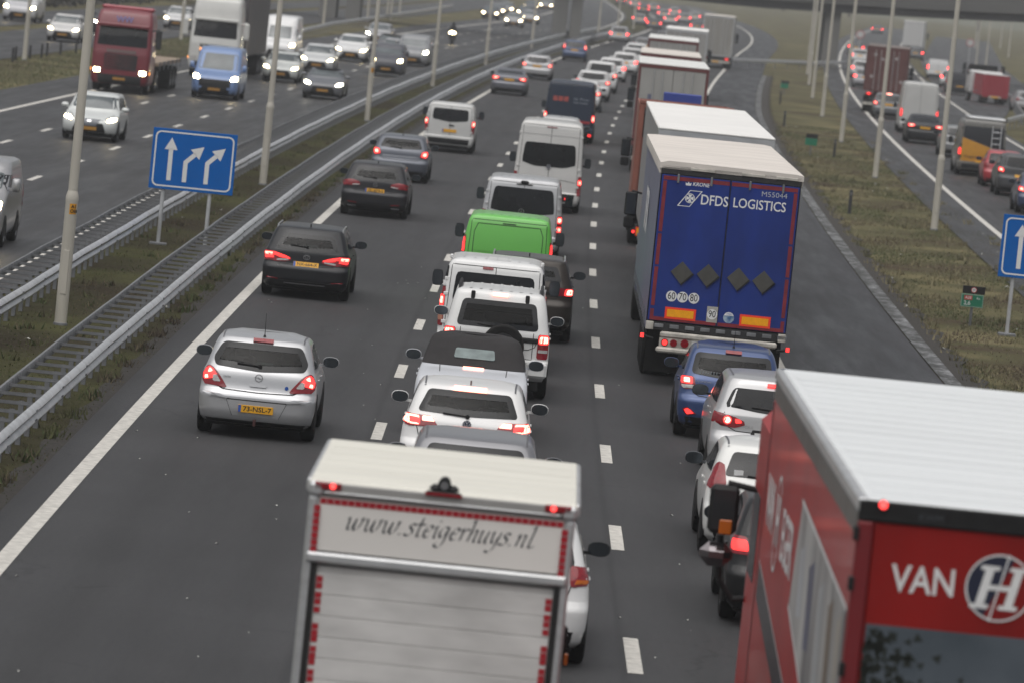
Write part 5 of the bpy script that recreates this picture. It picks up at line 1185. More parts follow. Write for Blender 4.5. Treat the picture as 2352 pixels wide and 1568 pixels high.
sqm = MB().box(-.026, .026, -.003, .0, -.024, .024, .001).mesh('red_marker')
for k in range(35): obj('red_marker', sqm, REDTAPE, R, (-.955+k*.0562, -.001, 2.965))
for sg in (-1, 1):
    for k in range(7): obj('red_marker', sqm, REDTAPE, R, (sg*1.0+(.0 if sg < 0 else 0), -.016, 2.905-k*.0555))
zt_ = 2.38; slats = []
for k in range(9):
    h_ = .172; z1 = zt_-k*h_; sl_ = obj('shutter_slat', MB().box(-w+.118, w-.118, .0, .03, z1-h_+.004, z1, .004), ALUD, R)
for grp in ((2.335, 2.28), (2.205, 2.15), (2.085,), (1.95, 1.895, 1.845), (1.765, 1.71, 1.66), (1.575, 1.52), (1.43, 1.38), (1.27, 1.22)):
    for z in grp:
        for sg in (-1, 1): obj('red_marker', sqm, REDTAPE, R, (sg*.925, -.002, z))
ca = obj('rear_camera', MB().cyl((0, -.01, 3.19), (0, .16, 3.20), .055, .045, 14).box(-.12, .12, .0, .1, 3.12, 3.185, .03).box(-.14, .14, -.03, .02, 3.10, 3.135, .01), BLACK, R); obj('camera_lens', MB().cyl((0, -.011, 3.185), (0, -.018, 3.185), .034, n=12), CHROME, ca); obj('brake_lamp', MB().box(-.15, .15, -.034, -.0305, 3.098, 3.125), LENS, ca)
# handwritten lettering drawn with a broad nib
GLY = {'w': ([[(-.02, .85), (.08, 1), (.16, .75), (.2, .15), (.32, 0), (.48, .2), (.58, .95)], [(.58, .95), (.61, .15), (.73, 0), (.9, .2), (1.0, .8), (.92, 1.02), (1.08, 1.0)]], 1.2), '.': ([[(.06, .06), (.13, .02)]], .42),
 's': ([[(.5, .88), (.38, 1), (.2, .95), (.18, .72), (.42, .45), (.42, .15), (.22, 0), (-.02, .06), (.0, .16)]], .62), 't': ([[(.2, 1.55), (.18, .2), (.28, 0), (.5, .15)], [(-.04, 1), (.5, 1.03)]], .54),
 'e': ([[(.05, .5), (.35, .56), (.5, .8), (.38, 1), (.18, .9), (.05, .45), (.15, .05), (.32, 0), (.55, .2)]], .64), 'i': ([[(0, .82), (.12, 1), (.14, .2), (.22, 0), (.38, .15)], [(.17, 1.45), (.23, 1.40)]], .42),
 'g': ([[(.5, .9), (.3, 1), (.08, .8), (.02, .4), (.15, .12), (.35, .25), (.5, .9)], [(.5, .95), (.48, -.2), (.35, -.65), (.1, -.72), (-.04, -.5), (.1, -.35)]], .72), 'r': ([[(0, .82), (.1, 1), (.12, 0)], [(.12, .6), (.25, .95), (.42, 1), (.45, .86)]], .52),
 'h': ([[(-.02, 1.55), (.12, 1.72), (.12, 0)], [(.12, .5), (.28, .92), (.45, .98), (.5, .75), (.48, .15), (.58, 0), (.72, .15)]], .74), 'u': ([[(0, .82), (.1, 1), (.1, .2), (.2, 0), (.38, .15), (.5, .6)], [(.52, 1), (.5, .15), (.6, 0), (.74, .15)]], .77),
 'y': ([[(0, .82), (.1, 1), (.12, .3), (.22, .08), (.38, .2), (.52, .7)], [(.55, 1), (.5, .2), (.4, -.4), (.2, -.72), (-.04, -.6)]], .68), 'n': ([[(0, .82), (.1, 1), (.1, 0)], [(.1, .5), (.28, .92), (.45, .98), (.5, .75), (.48, .15), (.58, 0), (.72, .15)]], .76), 'l': ([[(0, 1.55), (.15, 1.72), (.15, .2), (.25, 0), (.55, .15)]], .5)}
def crom(p, n=6):
    q = [p[0]]+p+[p[-1]]; out = []
    for i in range(1, len(q)-2):
        for k in range(n):
            t = k/n; out.append(tuple(.5*((2*q[i][c])+(-q[i-1][c]+q[i+1][c])*t+(2*q[i-1][c]-5*q[i][c]+4*q[i+1][c]-q[i+2][c])*t*t+(-q[i-1][c]+3*q[i][c]-3*q[i+1][c]+q[i+2][c])*t**3) for c in (0, 1)))
    return out+[p[-1]]
mb = MB(); cur = 0; sx_, sz_ = .118, .098; tot = sum(GLY[c][1] for c in 'www.steigerhuys.nl'); kx = 1.53/(tot*sx_)
lt = obj('lettering', MB().box(-.8, -.79, .055, .059, 2.6, 2.61), INK, R); nib = (math.cos(math.radians(42))*.095, math.sin(math.radians(42))*.095)
for c in 'www.steigerhuys.nl':
    mb = MB()
    for st_ in GLY[c][0]:
        pts = crom(st_); vs = []
        for x, z in pts:
            for sg in (-1, 1):
                xx = cur+x+.28*z+sg*nib[0]; zz = z+sg*nib[1]; vs.append((-.775+xx*sx_*kx, -.0035, 2.755+zz*sz_))
        mb.add(vs, [(2*i, 2*i+1, 2*i+3, 2*i+2) for i in range(len(pts)-1)])
    obj('letter', mb, GREYINK, lt); cur += GLY[c][1]
obj('lift_frame', MB().box(-w, w, -.12, -.02, .75, .88, .02), GALVD, R); obj('chassis', MB().box(-.5, .5, .2, Ls, .45, .845), DARKU, R)
for sg in (-1, 1): tl = obj('tail_light', MB().box(sg*.9-.1, sg*.9+.1, -.06, .0, .6, .72, .01), LENS, R)
wheel(R, w-.05, 1.2, .34, .45, 1); wheel(R, -w+.05, 1.2, .34, .45, 1); wheel(R, .98, 5.2, .34, .22, 1); wheel(R, -.98, 5.2, .34, .22, 1)
obj('cab', MB().prismx([(Ls+.05, .4), (Ls+2.0, .4), (Ls+2.0, 1.0), (Ls+1.5, 1.25), (Ls+.75, 2.25), (Ls+.05, 2.35)], -.98, .98), paint((.6, .6, .6)), R)
for sg in (1, -1):
    mo = obj('side_mirror', MB().box(sg*1.05-.10, sg*1.05+.10, Ls+.75, Ls+.9, 1.28, 1.62, .03).tube([(sg*.90, Ls+.85, 1.45), (sg*1.0, Ls+.85, 1.45)], .03, 6), BLACK, R); obj('blinker', MB().box(sg*1.15-.015, sg*1.15+.02, Ls+.72, Ls+.80, 1.28, 1.38, .006), ORANGE_LENS, mo)

# --- other lorries seen from behind in the right lane
SALMON = pbr('salmon_orange', (.24, .085, .06), .5, amt=.18, scale=2); DKR = pbr('frame_dark_red', (.12, .03, .03), .6)
rear_truck('white_roof_lorry', 'lorry with a long bright white tarpaulin roof straight in front of the blue trailer', G3, 118.3, 2.30, 21.4, 2.55, 1.15, 4.0, pbr('trailer_grey', (.25, .25, .25), .5), pbr('trailer_grey_door', (.30, .30, .30), .5), TARPW, paint((.5, .5, .5)), cab=False, lit=TAIL)
# orange open fronted lorry with a dark blue cab
R = thing('orange_lorry', 'salmon orange open backed lorry with a dark blue cab ahead of the white roof', 'lorry', RP(145, 2.14), -RH(145), G3); w = 1.27
obj('rear_frame', MB().box(-w, -w+.15, 0, .12, .9, 3.80, .02).box(w-.15, w, 0, .12, .9, 3.80, .02).box(-w, w, -.01, .13, 3.805, 3.93, .02), SALMON, R)
obj('box_body', MB().box(-w, -w+.05, .13, 6.4, .95, 3.8).box(w-.05, w, .13, 6.4, .95, 3.8).box(-w+.051, w-.051, 6.3, 6.4, .95, 3.8).box(-w+.051, w-.051, .13, 6.3, .90, 1.0), SALMON, R)
obj('loaded_panel', MB().box(-w+.25, w-.25, .6, 1.2, 1.05, 2.9, .05), pbr('load_orange', (.26, .08, .05), .6, amt=.3, scale=3), R); obj('opening_shade', MB().box(-w+.1, w-.1, .9, .95, 2.9, 3.7), DARKU, R)  # thin dark sheet paints the shade inside the open back
obj('chassis', MB().box(-.5, .5, .2, 6.4, .6, .89), DARKU, R); obj('bumper', MB().box(-1.2, 1.2, -.05, .05, .42, .6, .02), DARKU, R)
for sg in (-1, 1):
    for k, mt in ((0, TAIL), (1, TAIL)): round_lamp(R, sg*(1.2-.10*k), -.06, .55-.16*k, .06, mt)
    o = obj('warning_reflector', MB().box(sg*.92-.12, sg*.92+.12, -.055, -.05, .28, .52), YRED, R); obj('reflector_field', MB().box(sg*.92-.09, sg*.92+.09, -.058, -.0555, .31, .49), YYEL, o)
truck_wheels(R, [1.4, 2.7], 2.5); cab_box(R, 6.8, 2.5, 3.3, paint((.03, .045, .14)), True, 2.35); truck_wheels(R, [8.2], 2.5, dual=False)
obj('roof_sign', MB().box(-.55, .52, 7.2, 7.6, 3.62, 4.02, .02).box(-.75, .72, 7.25, 7.5, 3.3, 3.64, .03), pbr('blue_sign_box', (.03, .055, .28), .5), R)
ra = rear_truck('grey_box_trailer', 'grey box trailer with dark red corner posts and white top edge', G3, 196, 2.3, 13.0, 2.55, 1.0, 4.0, pbr('box_grey', (.30, .295, .285), .5, amt=.08, scale=1), pbr('door_grey', (.33, .325, .31), .5, amt=.08, scale=1), pbr('roof_edge_white', (.72, .72, .70), .5), paint((.5, .5, .5)), frame=DKR)
obj('door_mark', MB().box(-.86, -.72, -.004, -.0005, 2.2, 2.9), pbr('mark_grey_blue', (.12, .13, .2), .5), ra)
rear_truck('beige_roof_lorry', 'lorry with a beige roof just beyond the grey box trailer', G3, 223, 2.3, 12.5, 2.5, 1.1, 3.95, pbr('lorry_side_amber', (.40, .22, .05), .5, amt=.4, scale=1), MATS['box_grey'], TARPB, paint((.4, .1, .1)), frame=DKR)
rear_truck('grey_lorry', 'grey lorry with a white roof lip, third of the far lorries in the right lane', G3, 268, 2.4, 13.4, 2.5, 1.1, 4.0, MATS['box_grey'], MATS['box_grey'], MATS['roof_edge_white'], paint((.5, .5, .5)), frame=DKR)
rear_truck('pale_lorry', 'pale lorry roof, last of the row behind the grey lorries', G3, 318, 2.9, 13.4, 2.5, 1.1, 4.0, MATS['box_grey'], MATS['box_grey'], TARPW, paint((.5, .5, .5)))
rear_truck('beige_box_lorry', 'tall beige grey double door lorry pulled onto the hard shoulder side in the haze', G3, 430, 4.15, 10, 2.45, .95, 4.15, pbr('box_beige', (.25, .24, .22), .6, amt=.1, scale=1), pbr('door_beige', (.27, .26, .24), .6, amt=.12, scale=1.5, stretch=(1, 1, .2)), TARPB, paint((.3, .3, .3)), lampz=.78)
# --- lorries on the slip road
BROWN = pbr('container_brown', (.105, .035, .032), .6, amt=.2, scale=1.5)
rc = rear_truck('container_lorry', 'brown red container lorry on the slip road between thin lamp posts', GR_, 0, 0, 12.2, 2.55, 1.30, 4.05, BROWN, BROWN, pbr('container_roof', (.16, .13, .12), .7), paint((.3, .3, .3)), xy=(21.0, 330, -.075), frame=BROWN, lampz=1.15)
for k, (x, z) in enumerate(((-.72, 3.55), (-.25, 3.3), (-.85, 2.2), (.95, 2.0), (.55, 3.4))): obj('door_label', MB().add([(x+.13*math.cos(a), -.005, z+.13*math.sin(a)) for a in (0, PI/2, PI, 1.5*PI)], [(0, 1, 2, 3)]), pbr('label_pale', (.34, .30, .30), .6), rc)
rear_truck('white_box_lorry', 'white box lorry under the bridge, highest on the slip road', GR_, 0, 0, 8, 2.5, 1.1, 4.1, pbr('box_white', (.5, .5, .5), .6), pbr('door_white', (.55, .55, .55), .6), TARPW, paint((.5, .5, .5)), xy=(44.5, 655, -.1))
rr_ = rear_truck('red_box_truck', 'small red box truck with a white cab at the far right', GR_, 0, 0, 4.6, 1.95, .6, 2.15, pbr('box_dull_red', (.30, .02, .035), .5), pbr('door_dull_red', (.30, .02, .035), .5), MATS['box_white'], paint((.55, .55, .55)), xy=(33.2, 395, .06), lit=None, cabH=2.3, lampz=.55)
for o in rr_.children:
    if o.name.startswith('rear_frame') or o.name.startswith('lock_bar'): o.material_slots[0].link = 'OBJECT'; o.material_slots[0].material = MATS['door_dull_red']

# --- oncoming lorries
def front_lorry(name, label, s, t, col, H, trailer):
    cm = paint(col, rough=.4); Lc = 2.35; at = RP(s+Lc, t); hd = PI-RH(s+Lc)
    v = Veh(name, label, 'lorry', GO, at, hd, 'cab', Lc, 2.48, H, cm); R = v.root
    v.patch('windscreen', 'front', [(-1.05, 1.95), (1.05, 1.95), (1.0, 2.72), (-1.0, 2.72)], GLASS, .01, 10, 6, rnd=1)
    gr = v.patch('grille', 'front', [(-.68, .95), (.68, .95), (.70, 1.6), (-.70, 1.6)], DARKU if col[0] > .4 else DARKU, .012, 8, 8, rnd=0)
    for k in range(6): v.patch('grille_bar', 'front', [(-.66, 1.0+k*.1), (.66, 1.0+k*.1), (.66, 1.04+k*.1), (-.66, 1.03+k*.1)], cm, .025, 6, 1, parent=gr, rnd=0)
    v.patch('bumper_trim', 'front', [(-1.17, .37), (1.17, .37), (1.2, .74), (-1.2, .74)], DARKU, .012, 8, 3, rnd=0)
    for sg in (1, -1):
        P = [(.80, .78), (1.12, .78), (1.12, 1.0), (.80, 1.0)]; P = P if sg > 0 else mx(P)
        hl = v.patch('headlight', 'front', P, LENSW, .015, 4, 3, rnd=1)
        if name.startswith('red'):
            v.patch('lit_lens', 'front', scalep(P, .8), HEAD, .022, 4, 4, parent=hl)
        p = (sg*1.22, Lc-.3, .9); b_ = obj('blinker', MB().box(sg*1.235-.02, sg*1.235+.02, Lc-.35, Lc-.2, .82, .98, .008), ORANGE_LENS, R); obj('lit_lens', MB().box(sg*1.23-.02, sg*1.23+.02, Lc-.198, Lc-.19, .84, .96), AMBER, b_)
        m_ = obj('side_mirror', MB().box(sg*1.48-.13, sg*1.48+.13, Lc-.35, Lc-.15, 1.95, 2.75, .04).tube([(sg*1.2, Lc-.25, 2.7), (sg*1.5, Lc-.25, 2.78)], .03, 6), DARKU if col[0] < .4 else cm, R)
        obj('roof_lamp', MB().cyl((sg*.9, Lc-.42, 2.93), (sg*.9, Lc-.36, 2.93), .08, n=10), CHROME, R)
    obj('sun_visor', MB().box(-1.08, 1.08, Lc-.24, Lc-.02, 2.74, 2.88, .03), cm, R)
    obj('wiper', MB().tube([(-.3, Lc-.12+.0, 1.98), (-.75, Lc-.15, 2.15)], .012, 5).tube([(.5, Lc-.12, 1.98), (.1, Lc-.15, 2.15)], .012, 5), BLACK, R)
    plate(R, (0, Lc+.06, .58), (0, 0, PI), None, pbr('plate_yellow_shaded', (.38, .19, .03), .5, amt=.2, scale=20))  # same darkened yellow, dimmer front light painted in
    truck_wheels(R, [1.2], 2.4, dual=False); trailer(R); return v
def flatbed(R):
    obj('flat_deck', MB().box(-1.25, 1.25, -12.5, -.6, 1.15, 1.32, .02), pbr('deck_timber', (.26, .20, .15), .8, amt=.3, scale=3), R); obj('chassis', MB().box(-.5, .5, -12.4, .3, .7, 1.145), DARKU, R)
    for sg in (-1, 1):
        for y in range(-12, 0, 2): obj('deck_stake', MB().box(sg*1.27-.02, sg*1.27+.02, y-.05, y+.05, .95, 1.33), GALVD, R)
    truck_wheels(R, [-1.2, -8.3, -9.6, -10.9], 2.5); obj('head_board', MB().box(-1.0, 1.05, -.55, -.4, 1.33, 2.3, .02), DARKU, R)
    text(R, 'roof_lettering', 'WW', .34, pbr('print_lilac', (.25, .25, .5), .5), (0, 2.08, 3.06), FRONT, .03); o = obj('name_board', MB().box(-.62, .62, 2.36, 2.372, 1.66, 1.80), pbr('board_dull', (.18, .12, .12), .5), R)
    obj('roof_deflector', MB().box(-1.1, 1.1, .3, 1.2, 3.45, 3.62, .06), paint((.30, .03, .05), rough=.4), R)
def curtain(R):
    obj('box_body', MB().box(-1.27, 1.27, -14.2, -.7, 1.1, 3.98, .03), pbr('curtain_grey', (.075, .07, .075), .6, amt=.15, scale=1.5), R); obj('chassis', MB().box(-.5, .5, -14, .2, .7, 1.09), DARKU, R); truck_wheels(R, [-1.2, -10.3, -11.6, -12.9], 2.5)
    for sg in (-1, 1): obj('roof_deflector', MB().box(sg*.9-.25, sg*.9+.25, .3, 1.6, 3.62, 3.72, .04), paint((.55, .55, .54), rough=.4), R)
    for sg in (-1, 1): obj('blinker', MB().box(sg*.62-.06, sg*.62+.06, 2.30, 2.37, 1.28, 1.42, .01), AMBER, R)
front_lorry('red_lorry', 'red cab lorry with an empty flatbed among the oncoming cars', 226.5, -20.6, (.16, .009, .02), 3.5, flatbed)
front_lorry('white_lorry', 'white cab lorry with a dark curtain trailer behind the blue van', 262, -19.7, (.56, .56, .54), 3.92, curtain)

# ------------------------------------------------------------------ cars and vans
SILVER = (.52, .525, .54); WHITE = (.70, .70, .70); DGREY = (.075, .08, .09); BLK = (.010, .011, .014); MGREY = (.20, .205, .215)
MB_BLACK = BLACK
def opel_x(v, R, pm):
    for sg in (1, -1):
        v.patch('bumper_strip', 'rear', [(sg*.42, .575), (sg*.80, .60), (sg*.80, .64), (sg*.42, .615)] if sg > 0 else [(-.80, .60), (-.42, .575), (-.42, .615), (-.80, .64)], pm, .022, 6, 3)
    v.patch('plate_recess', 'rear', [(-.34, .33), (.34, .33), (.44, .56), (-.44, .56)], pm, .004, 8, 4, rnd=0); v.seam('recess_edge', 'rear', [(-.44, .565), (.44, .565)], .02); v.seam('recess_edge', 'rear', [(-.44, .56), (-.34, .33)], .012); v.seam('recess_edge', 'rear', [(.44, .56), (.34, .33)], .012)
    v.patch('tailgate_handle', 'rear', [(-.12, .765), (.12, .765), (.13, .80), (-.13, .80)], pm, .03, 5, 3)
    p, n = v.on('rear', 0, .27, .05); obj('tow_bar', MB().cyl(p, p+Vector((0, -.06, -.02)), .02, n=8).cyl(p+Vector((0, -.06, -.04)), p+Vector((0, -.06, .06)), .022, n=8), pbr('tow_cap', (.06, .02, .02), .6), R)
    p, n = v.on('rear', .42, .79, .006); obj('round_sticker', MB().cyl((0, 0, 0), (0, -.003, 0), .028, n=12), EUBLUE, R, (p.x, p.y-.01, p.z)); p, n = v.on('rear', -.47, .885, .006); text(R, 'model_script', 'corsa', .05, pbr('chrome_dull', (.3, .3, .31), .4, .7), (p.x, p.y-.012, p.z), (PI/2+.2, 0, -.12))
car('silver_hatchback', 'silver hatchback with yellow plate 73-NSL-7 and a tow bar, nearest car in the left lane', G1, 79.3, -5.26, 'hatch', 4.0, 1.72, 1.49, SILVER, .55, win=[(-.66, 1.03), (0, .985), (.66, 1.03), (.70, 1.14), (.58, 1.37), (-.58, 1.37), (-.70, 1.14)],
    lamp=[(.44, .715), (.80, .73), (.85, .86), (.76, 1.03), (.64, .97)], lit=[([(.60, .86), (.81, .80), (.82, .90), (.755, 1.0), (.67, .96)], BRAKE), ([(.68, .93), (.755, .91), (.735, .975), (.69, .95)], BRAKEHOT), ([(.735, .83), (.79, .82), (.795, .87), (.75, .88)], BRAKEHOT), ([(.55, .795), (.67, .795), (.68, .89), (.63, .90)], LENSW)], third=(.30, 1.405, LENS), platez=.445, ptext='73-NSL-7', bumper=.265, seethru=True, ant='whip', badge='bolt', badgez=.90, mcol=None, extra=opel_x)
def toy_x(v, R, pm):
    v.patch('chrome_strip', 'rear', [(-.42, .305), (.42, .305), (.42, .325), (-.42, .325)], CHROME, .012, 8, 1, rnd=0)
    for sg in (1, -1): P = [(.55, .37), (.78, .38), (.78, .41), (.55, .40)]; v.patch('rear_reflector', 'rear', P if sg > 0 else mx(P), LENS, .012, 4, 2, rnd=0)
    p, n = v.on('rear', -.52, .66, .012); text(R, 'model_script', 'AURIS', .05, CHROME, (p.x, p.y-.02, p.z))
car('black_estate_car', 'black estate car with silver roof rails and plate NX-664-X in the left lane', G1, 110.6, -6.02, 'estate', 4.6, 1.78, 1.47, BLK, .2, win=[(-.66, 1.0), (0, .96), (.66, 1.0), (.50, 1.31), (-.50, 1.31)], lamp=[(.30, .75), (.60, .725), (.88, .74), (.90, .93), (.66, .93), (.32, .84)], lit=[([(.33, .80), (.86, .84), (.86, .915), (.66, .915), (.34, .835)], BRAKE), ([(.66, .79), (.84, .78), (.85, .88), (.70, .88)], BRAKE), ([(.70, .85), (.85, .85), (.85, .90), (.70, .90)], BRAKEHOT), ([(.36, .765), (.60, .745), (.62, .785), (.37, .795)], LENSW)], platez=.71, ptext='NX-664-X', rails=pbr('rail_silver', (.5, .5, .5), .3, .8), badge='oval', badgez=.86, seethru=True, extra=toy_x)
def est_x(v, R, pm):
    for sg in (1, -1):
        P = [(.46, .36), (.70, .37), (.70, .40), (.46, .39)]; v.patch('rear_reflector', 'rear', P if sg > 0 else mx(P), LENS, .012, 4, 2, rnd=0); P = [(.48, .27), (.70, .27), (.70, .305), (.48, .305)]; v.patch('exhaust_trim', 'rear', P if sg > 0 else mx(P), CHROME, .012, 4, 2, rnd=0)
car('black_estate_car', 'black estate with unlit tail lamps and pale rear window, third in the left lane', G1, 146, -6.0, 'estate', 4.55, 1.80, 1.46, (.016, .016, .02), .3, win=[(-.66, 1.0), (0, .97), (.66, 1.0), (.52, 1.32), (-.52, 1.32)], lamp=[(.40, .83), (.86, .80), (.89, .95), (.62, .98), (.42, .93)], lit=[([(.42, .84), (.62, .83), (.62, .86), (.43, .87)], LENSW)], platez=.72, ptext='ZL-874-S', badge='bolt', badgez=.88, seethru=True, extra=est_x)
car('grey_hatchback', 'blue grey hatchback braking in the left lane, just before the white small van', G1, 169.3, -6.22, 'hatch', 4.35, 1.78, 1.46, (.085, .095, .12), .4, lamp=[(.60, .80), (.82, .78), (.87, .92), (.84, 1.02), (.66, 1.0)], seethru=True, win=[(-.66, 1.06), (0, 1.02), (.66, 1.06), (.54, 1.33), (-.54, 1.33)], platez=.42, lod=0, extra=lambda v, R, pm: v.seam('chrome_strip', 'rear', [(-.55, .80), (.55, .80)], .02, CHROME, .006))
car('white_small_van', 'grimy white small van with split rear doors in the left lane', G1, 197.4, -5.62, 'van', 4.4, 1.80, 1.82, (.55, .55, .54), 0, win=[(-.66, 1.18), (0, 1.12), (.66, 1.18), (.64, 1.60), (-.64, 1.60)], lamp=[(.80, .75), (.90, .75), (.90, 1.22), (.80, 1.22)], lit=[([(.81, 1.0), (.90, 1.0), (.90, 1.20), (.81, 1.20)], BRAKE), ([(.83, 1.05), (.89, 1.05), (.89, 1.16), (.83, 1.16)], BRAKEHOT)], platez=.80, bumper=.52, lod=0, mcol=BLACK, cat='van')
car('grey_saloon', 'grey saloon with wide lit tail lamps in the left lane, far ahead', G1, 285.2, -6.05, 'sedan', 4.6, 1.84, 1.40, (.13, .135, .16), .4, lod=1, lamp=[(.48, .84), (.90, .78), (.90, .98), (.52, .96)])
car('silver_estate_car', 'silver estate car ahead of the grey saloon in the left lane', G1, 327.5, -5.95, 'estate', 4.5, 1.80, 1.48, (.42, .42, .43), .4, lod=1)
car('blue_hatchback', 'dark blue hatchback with high tail lamps in the left lane', G1, 398.5, -5.93, 'hatch', 4.0, 1.76, 1.55, (.02, .045, .12), .2, lod=1, lamp=[(.70, .90), (.86, .90), (.82, 1.25), (.70, 1.25)])
car('grey_hatchback', 'pale grey hatchback far ahead in the left lane, by the bridge pier', G1, 512, -6.3, 'hatch', 4.3, 1.84, 1.6, (.30, .30, .31), .2, lod=2)
# middle lane
car('white_hatchback', 'white hatchback mostly hidden by the cream box van, right tail lamp showing', G2, 57.0, -1.45, 'hatch', 4.0, 1.76, 1.48, WHITE, 0, lamp=[(.66, .86), (.86, .88), (.90, .98), (.86, 1.06), (.64, 1.08)], lit=[([(.70, .89), (.85, .90), (.83, .94), (.72, .94)], ORANGE_LENS)], bumper=.40, mcol=BLACK, platez=.5)
car('grey_hatchback', 'grey hatchback with black roof strips peeking over the cream box van', G2, 66.2, -1.94, 'hatch', 4.3, 1.80, 1.50, (.24, .24, .255), .5, seethru=True, ant=None, lamp=[(.60, .80), (.86, .80), (.88, .98), (.66, .98)], win=[(-.68, 1.04), (0, 1.0), (.68, 1.04), (.58, 1.38), (-.58, 1.38)])
def golf_x(v, R, pm):
    p, n = v.on('rear', -.56, .76, .012); text(R, 'model_script', 'GTE', .05, INK, (p.x, p.y-.015, p.z), width=.15)
car('white_hatchback', 'clean white hatchback with bright branching brake lamps and GTE badge', G2, 74.3, -2.12, 'hatch', 4.26, 1.80, 1.49, (.74, .735, .73), 0, lamp=[(.38, .89), (.80, .87), (.90, .90), (.88, 1.04), (.50, 1.03)], lit=[([(.64, .895), (.88, .905), (.865, 1.03), (.66, 1.025)], BRAKE), ([(.78, .905), (.87, .91), (.855, 1.02), (.80, 1.02)], BRAKEHOT), ([(.66, .985), (.80, .99), (.80, 1.022), (.67, 1.018)], BRAKEHOT), ([(.44, .955), (.62, .955), (.62, 1.02), (.50, 1.02)], BRAKEHOT), ([(.66, .90), (.78, .90), (.78, .925), (.66, .92)], BRAKEHOT)],
    third=(.46, 1.41, BRAKEHOT), win=[(-.70, 1.085), (0, 1.06), (.70, 1.085), (.57, 1.385), (-.57, 1.385)], platez=.55, ptext='', badge='vw', badgez=.96, seethru=True, mcol=None, extra=golf_x)
def cab_x(v, R, pm):
    me = v.body.data; top = [p for p in me.polygons if p.center.z > 1.075]; vs = {}; fs = []
    for p in top:
        f = []
        for i in p.vertices:
            if i not in vs: vs[i] = len(vs)
            f.append(vs[i])
        fs.append(tuple(f))
    co_ = [None]*len(vs)
    for i, k in vs.items(): q = me.vertices[i].co; co_[k] = (q.x*1.012, q.y, q.z+.004)
    obj('soft_top', MB().add(co_, fs).mesh('soft_top', 40), pbr('soft_top_black', (.016, .014, .015), .85, amt=.2, scale=6, bump=.3, bscale=120), R)
    fo = v.patch('rear_window', 'rear', [(-.32, 1.17), (.32, 1.17), (.30, 1.31), (-.30, 1.31)], pbr('soft_window', (.13, .17, .17), .12, spec=.6, amt=.3, scale=5), .02, 8, 5, rnd=2)
    v.patch('brake_lamp', 'rear', [(-.16, 1.035), (.16, 1.035), (.16, 1.062), (-.16, 1.062)], BRAKEHOT, .012, 6, 2, rnd=0)
    v.seam('boot_gap', 'rear', [(-.52, 1.06), (-.47, .60), (.47, .60), (.52, 1.06)], .012)
    for sg in (1, -1):     # bulging rear wings
        n = 12; vs2 = []; f2 = []
        for j in range(7):
            a = PI*j/6*.5
            for i in range(n): t = 2*PI*i/n; vs2.append((sg*(.62+.24*math.cos(a)*math.cos(t)), .62+.55*math.cos(a)*math.sin(t), .70+.24*math.sin(a)))
        f2 = [(j*n+i, j*n+(i+1) % n, (j+1)*n+(i+1) % n, (j+1)*n+i) for j in range(6) for i in range(n)]
        obj('rear_wing', MB().add(vs2, [q if sg > 0 else q[::-1] for q in f2]).mesh('rear_wing', 60), pm, R)
car('silver_convertible', 'silver convertible with a closed black soft top behind the white off roader', G2, 82.6, -2.16, 'cabrio', 4.1, 1.74, 1.50, (.60, .615, .65), .15, win=[(-.3, 1.17), (.3, 1.17), (.3, 1.3), (-.3, 1.3)], glassmat='none', lamp=[(.58+.11*math.cos(a), .80+.13*math.sin(a)) for a in np.linspace(0, 2*PI, 12, endpoint=False)], lit=[([(.58+.085*math.cos(a), .82+.08*math.sin(a)) for a in np.linspace(0, 2*PI, 10, endpoint=False)], BRAKE), ([(.58+.05*math.cos(a), .83+.05*math.sin(a)) for a in np.linspace(0, 2*PI, 8, endpoint=False)], BRAKEHOT)], ant=None, sidewin=False, extra=cab_x)
def jeep_x(v, R, pm):
    ty, rim, gp = wheel_me(.36, .24); o = obj('spare_wheel', ty, RUBBER, R, (.12, -.13, .90), (0, 0, -PI/2)); obj('rim', rim, RIM, o); obj('rim_gap', gp, BLACK, o)
    for sg in (1, -1):
        p, n = v.on('rear', sg*.46, H_J-.10, .01); obj('glass_hinge', MB().box(-.035, .035, -.03, .02, -.09, .05, .012), BLACK, R, p)
        p, n = v.on('top', sg*.72, .75, 0); pts = [Vector((sg*.70, y, p.z+(.05 if .8 < y < 2.5 else -.02))) for y in np.linspace(.6, 2.7, 7)]; obj('roof_rail', MB().tube(pts, .028, 6), BLACK, R)
        o = obj('bumper_corner', MB().box(min(sg*.55, sg*.90), max(sg*.55, sg*.90), -.03, .2, .40, .68, .05), pm, R)
    p, n = v.on('rear', .55, 1.02, .01); obj('door_handle', MB().box(-.16, .16, -.02, .01, -.04, .04, .02), BLACK, R, p)
    for k in range(-3, 4): v.seam('roof_rib', 'top', [(k*.17, .45), (k*.17, 2.6)], .04, pm, .010)
    v.seam('door_gap', 'rear', [(-.62, 1.14), (-.62, .70), (.62, .70), (.62, 1.14)], .012)
H_J = 1.80
car('white_off_roader', 'white off roader with a black spare wheel on its tailgate', G2, 91.0, -1.88, 'jeep', 4.45, 1.82, H_J, (.72, .72, .71), 0, wr=.37, win=[(-.70, 1.17), (.70, 1.17), (.62, 1.62), (-.62, 1.62)], lamp=[(.70, .72), (.88, .72), (.88, 1.13), (.70, 1.13)], lit=[([(.71, .97), (.875, .97), (.87, 1.12), (.715, 1.12)], BRAKE), ([(.73, .99), (.865, .99), (.86, 1.10), (.735, 1.10)], BRAKEHOT), ([(.715, .83), (.87, .83), (.87, .88), (.715, .88)], LENSW)], third=(.26, 1.715, BRAKEHOT), seethru=True, wiper=True, mcol=None, extra=jeep_x, ant=None, platez=.56)
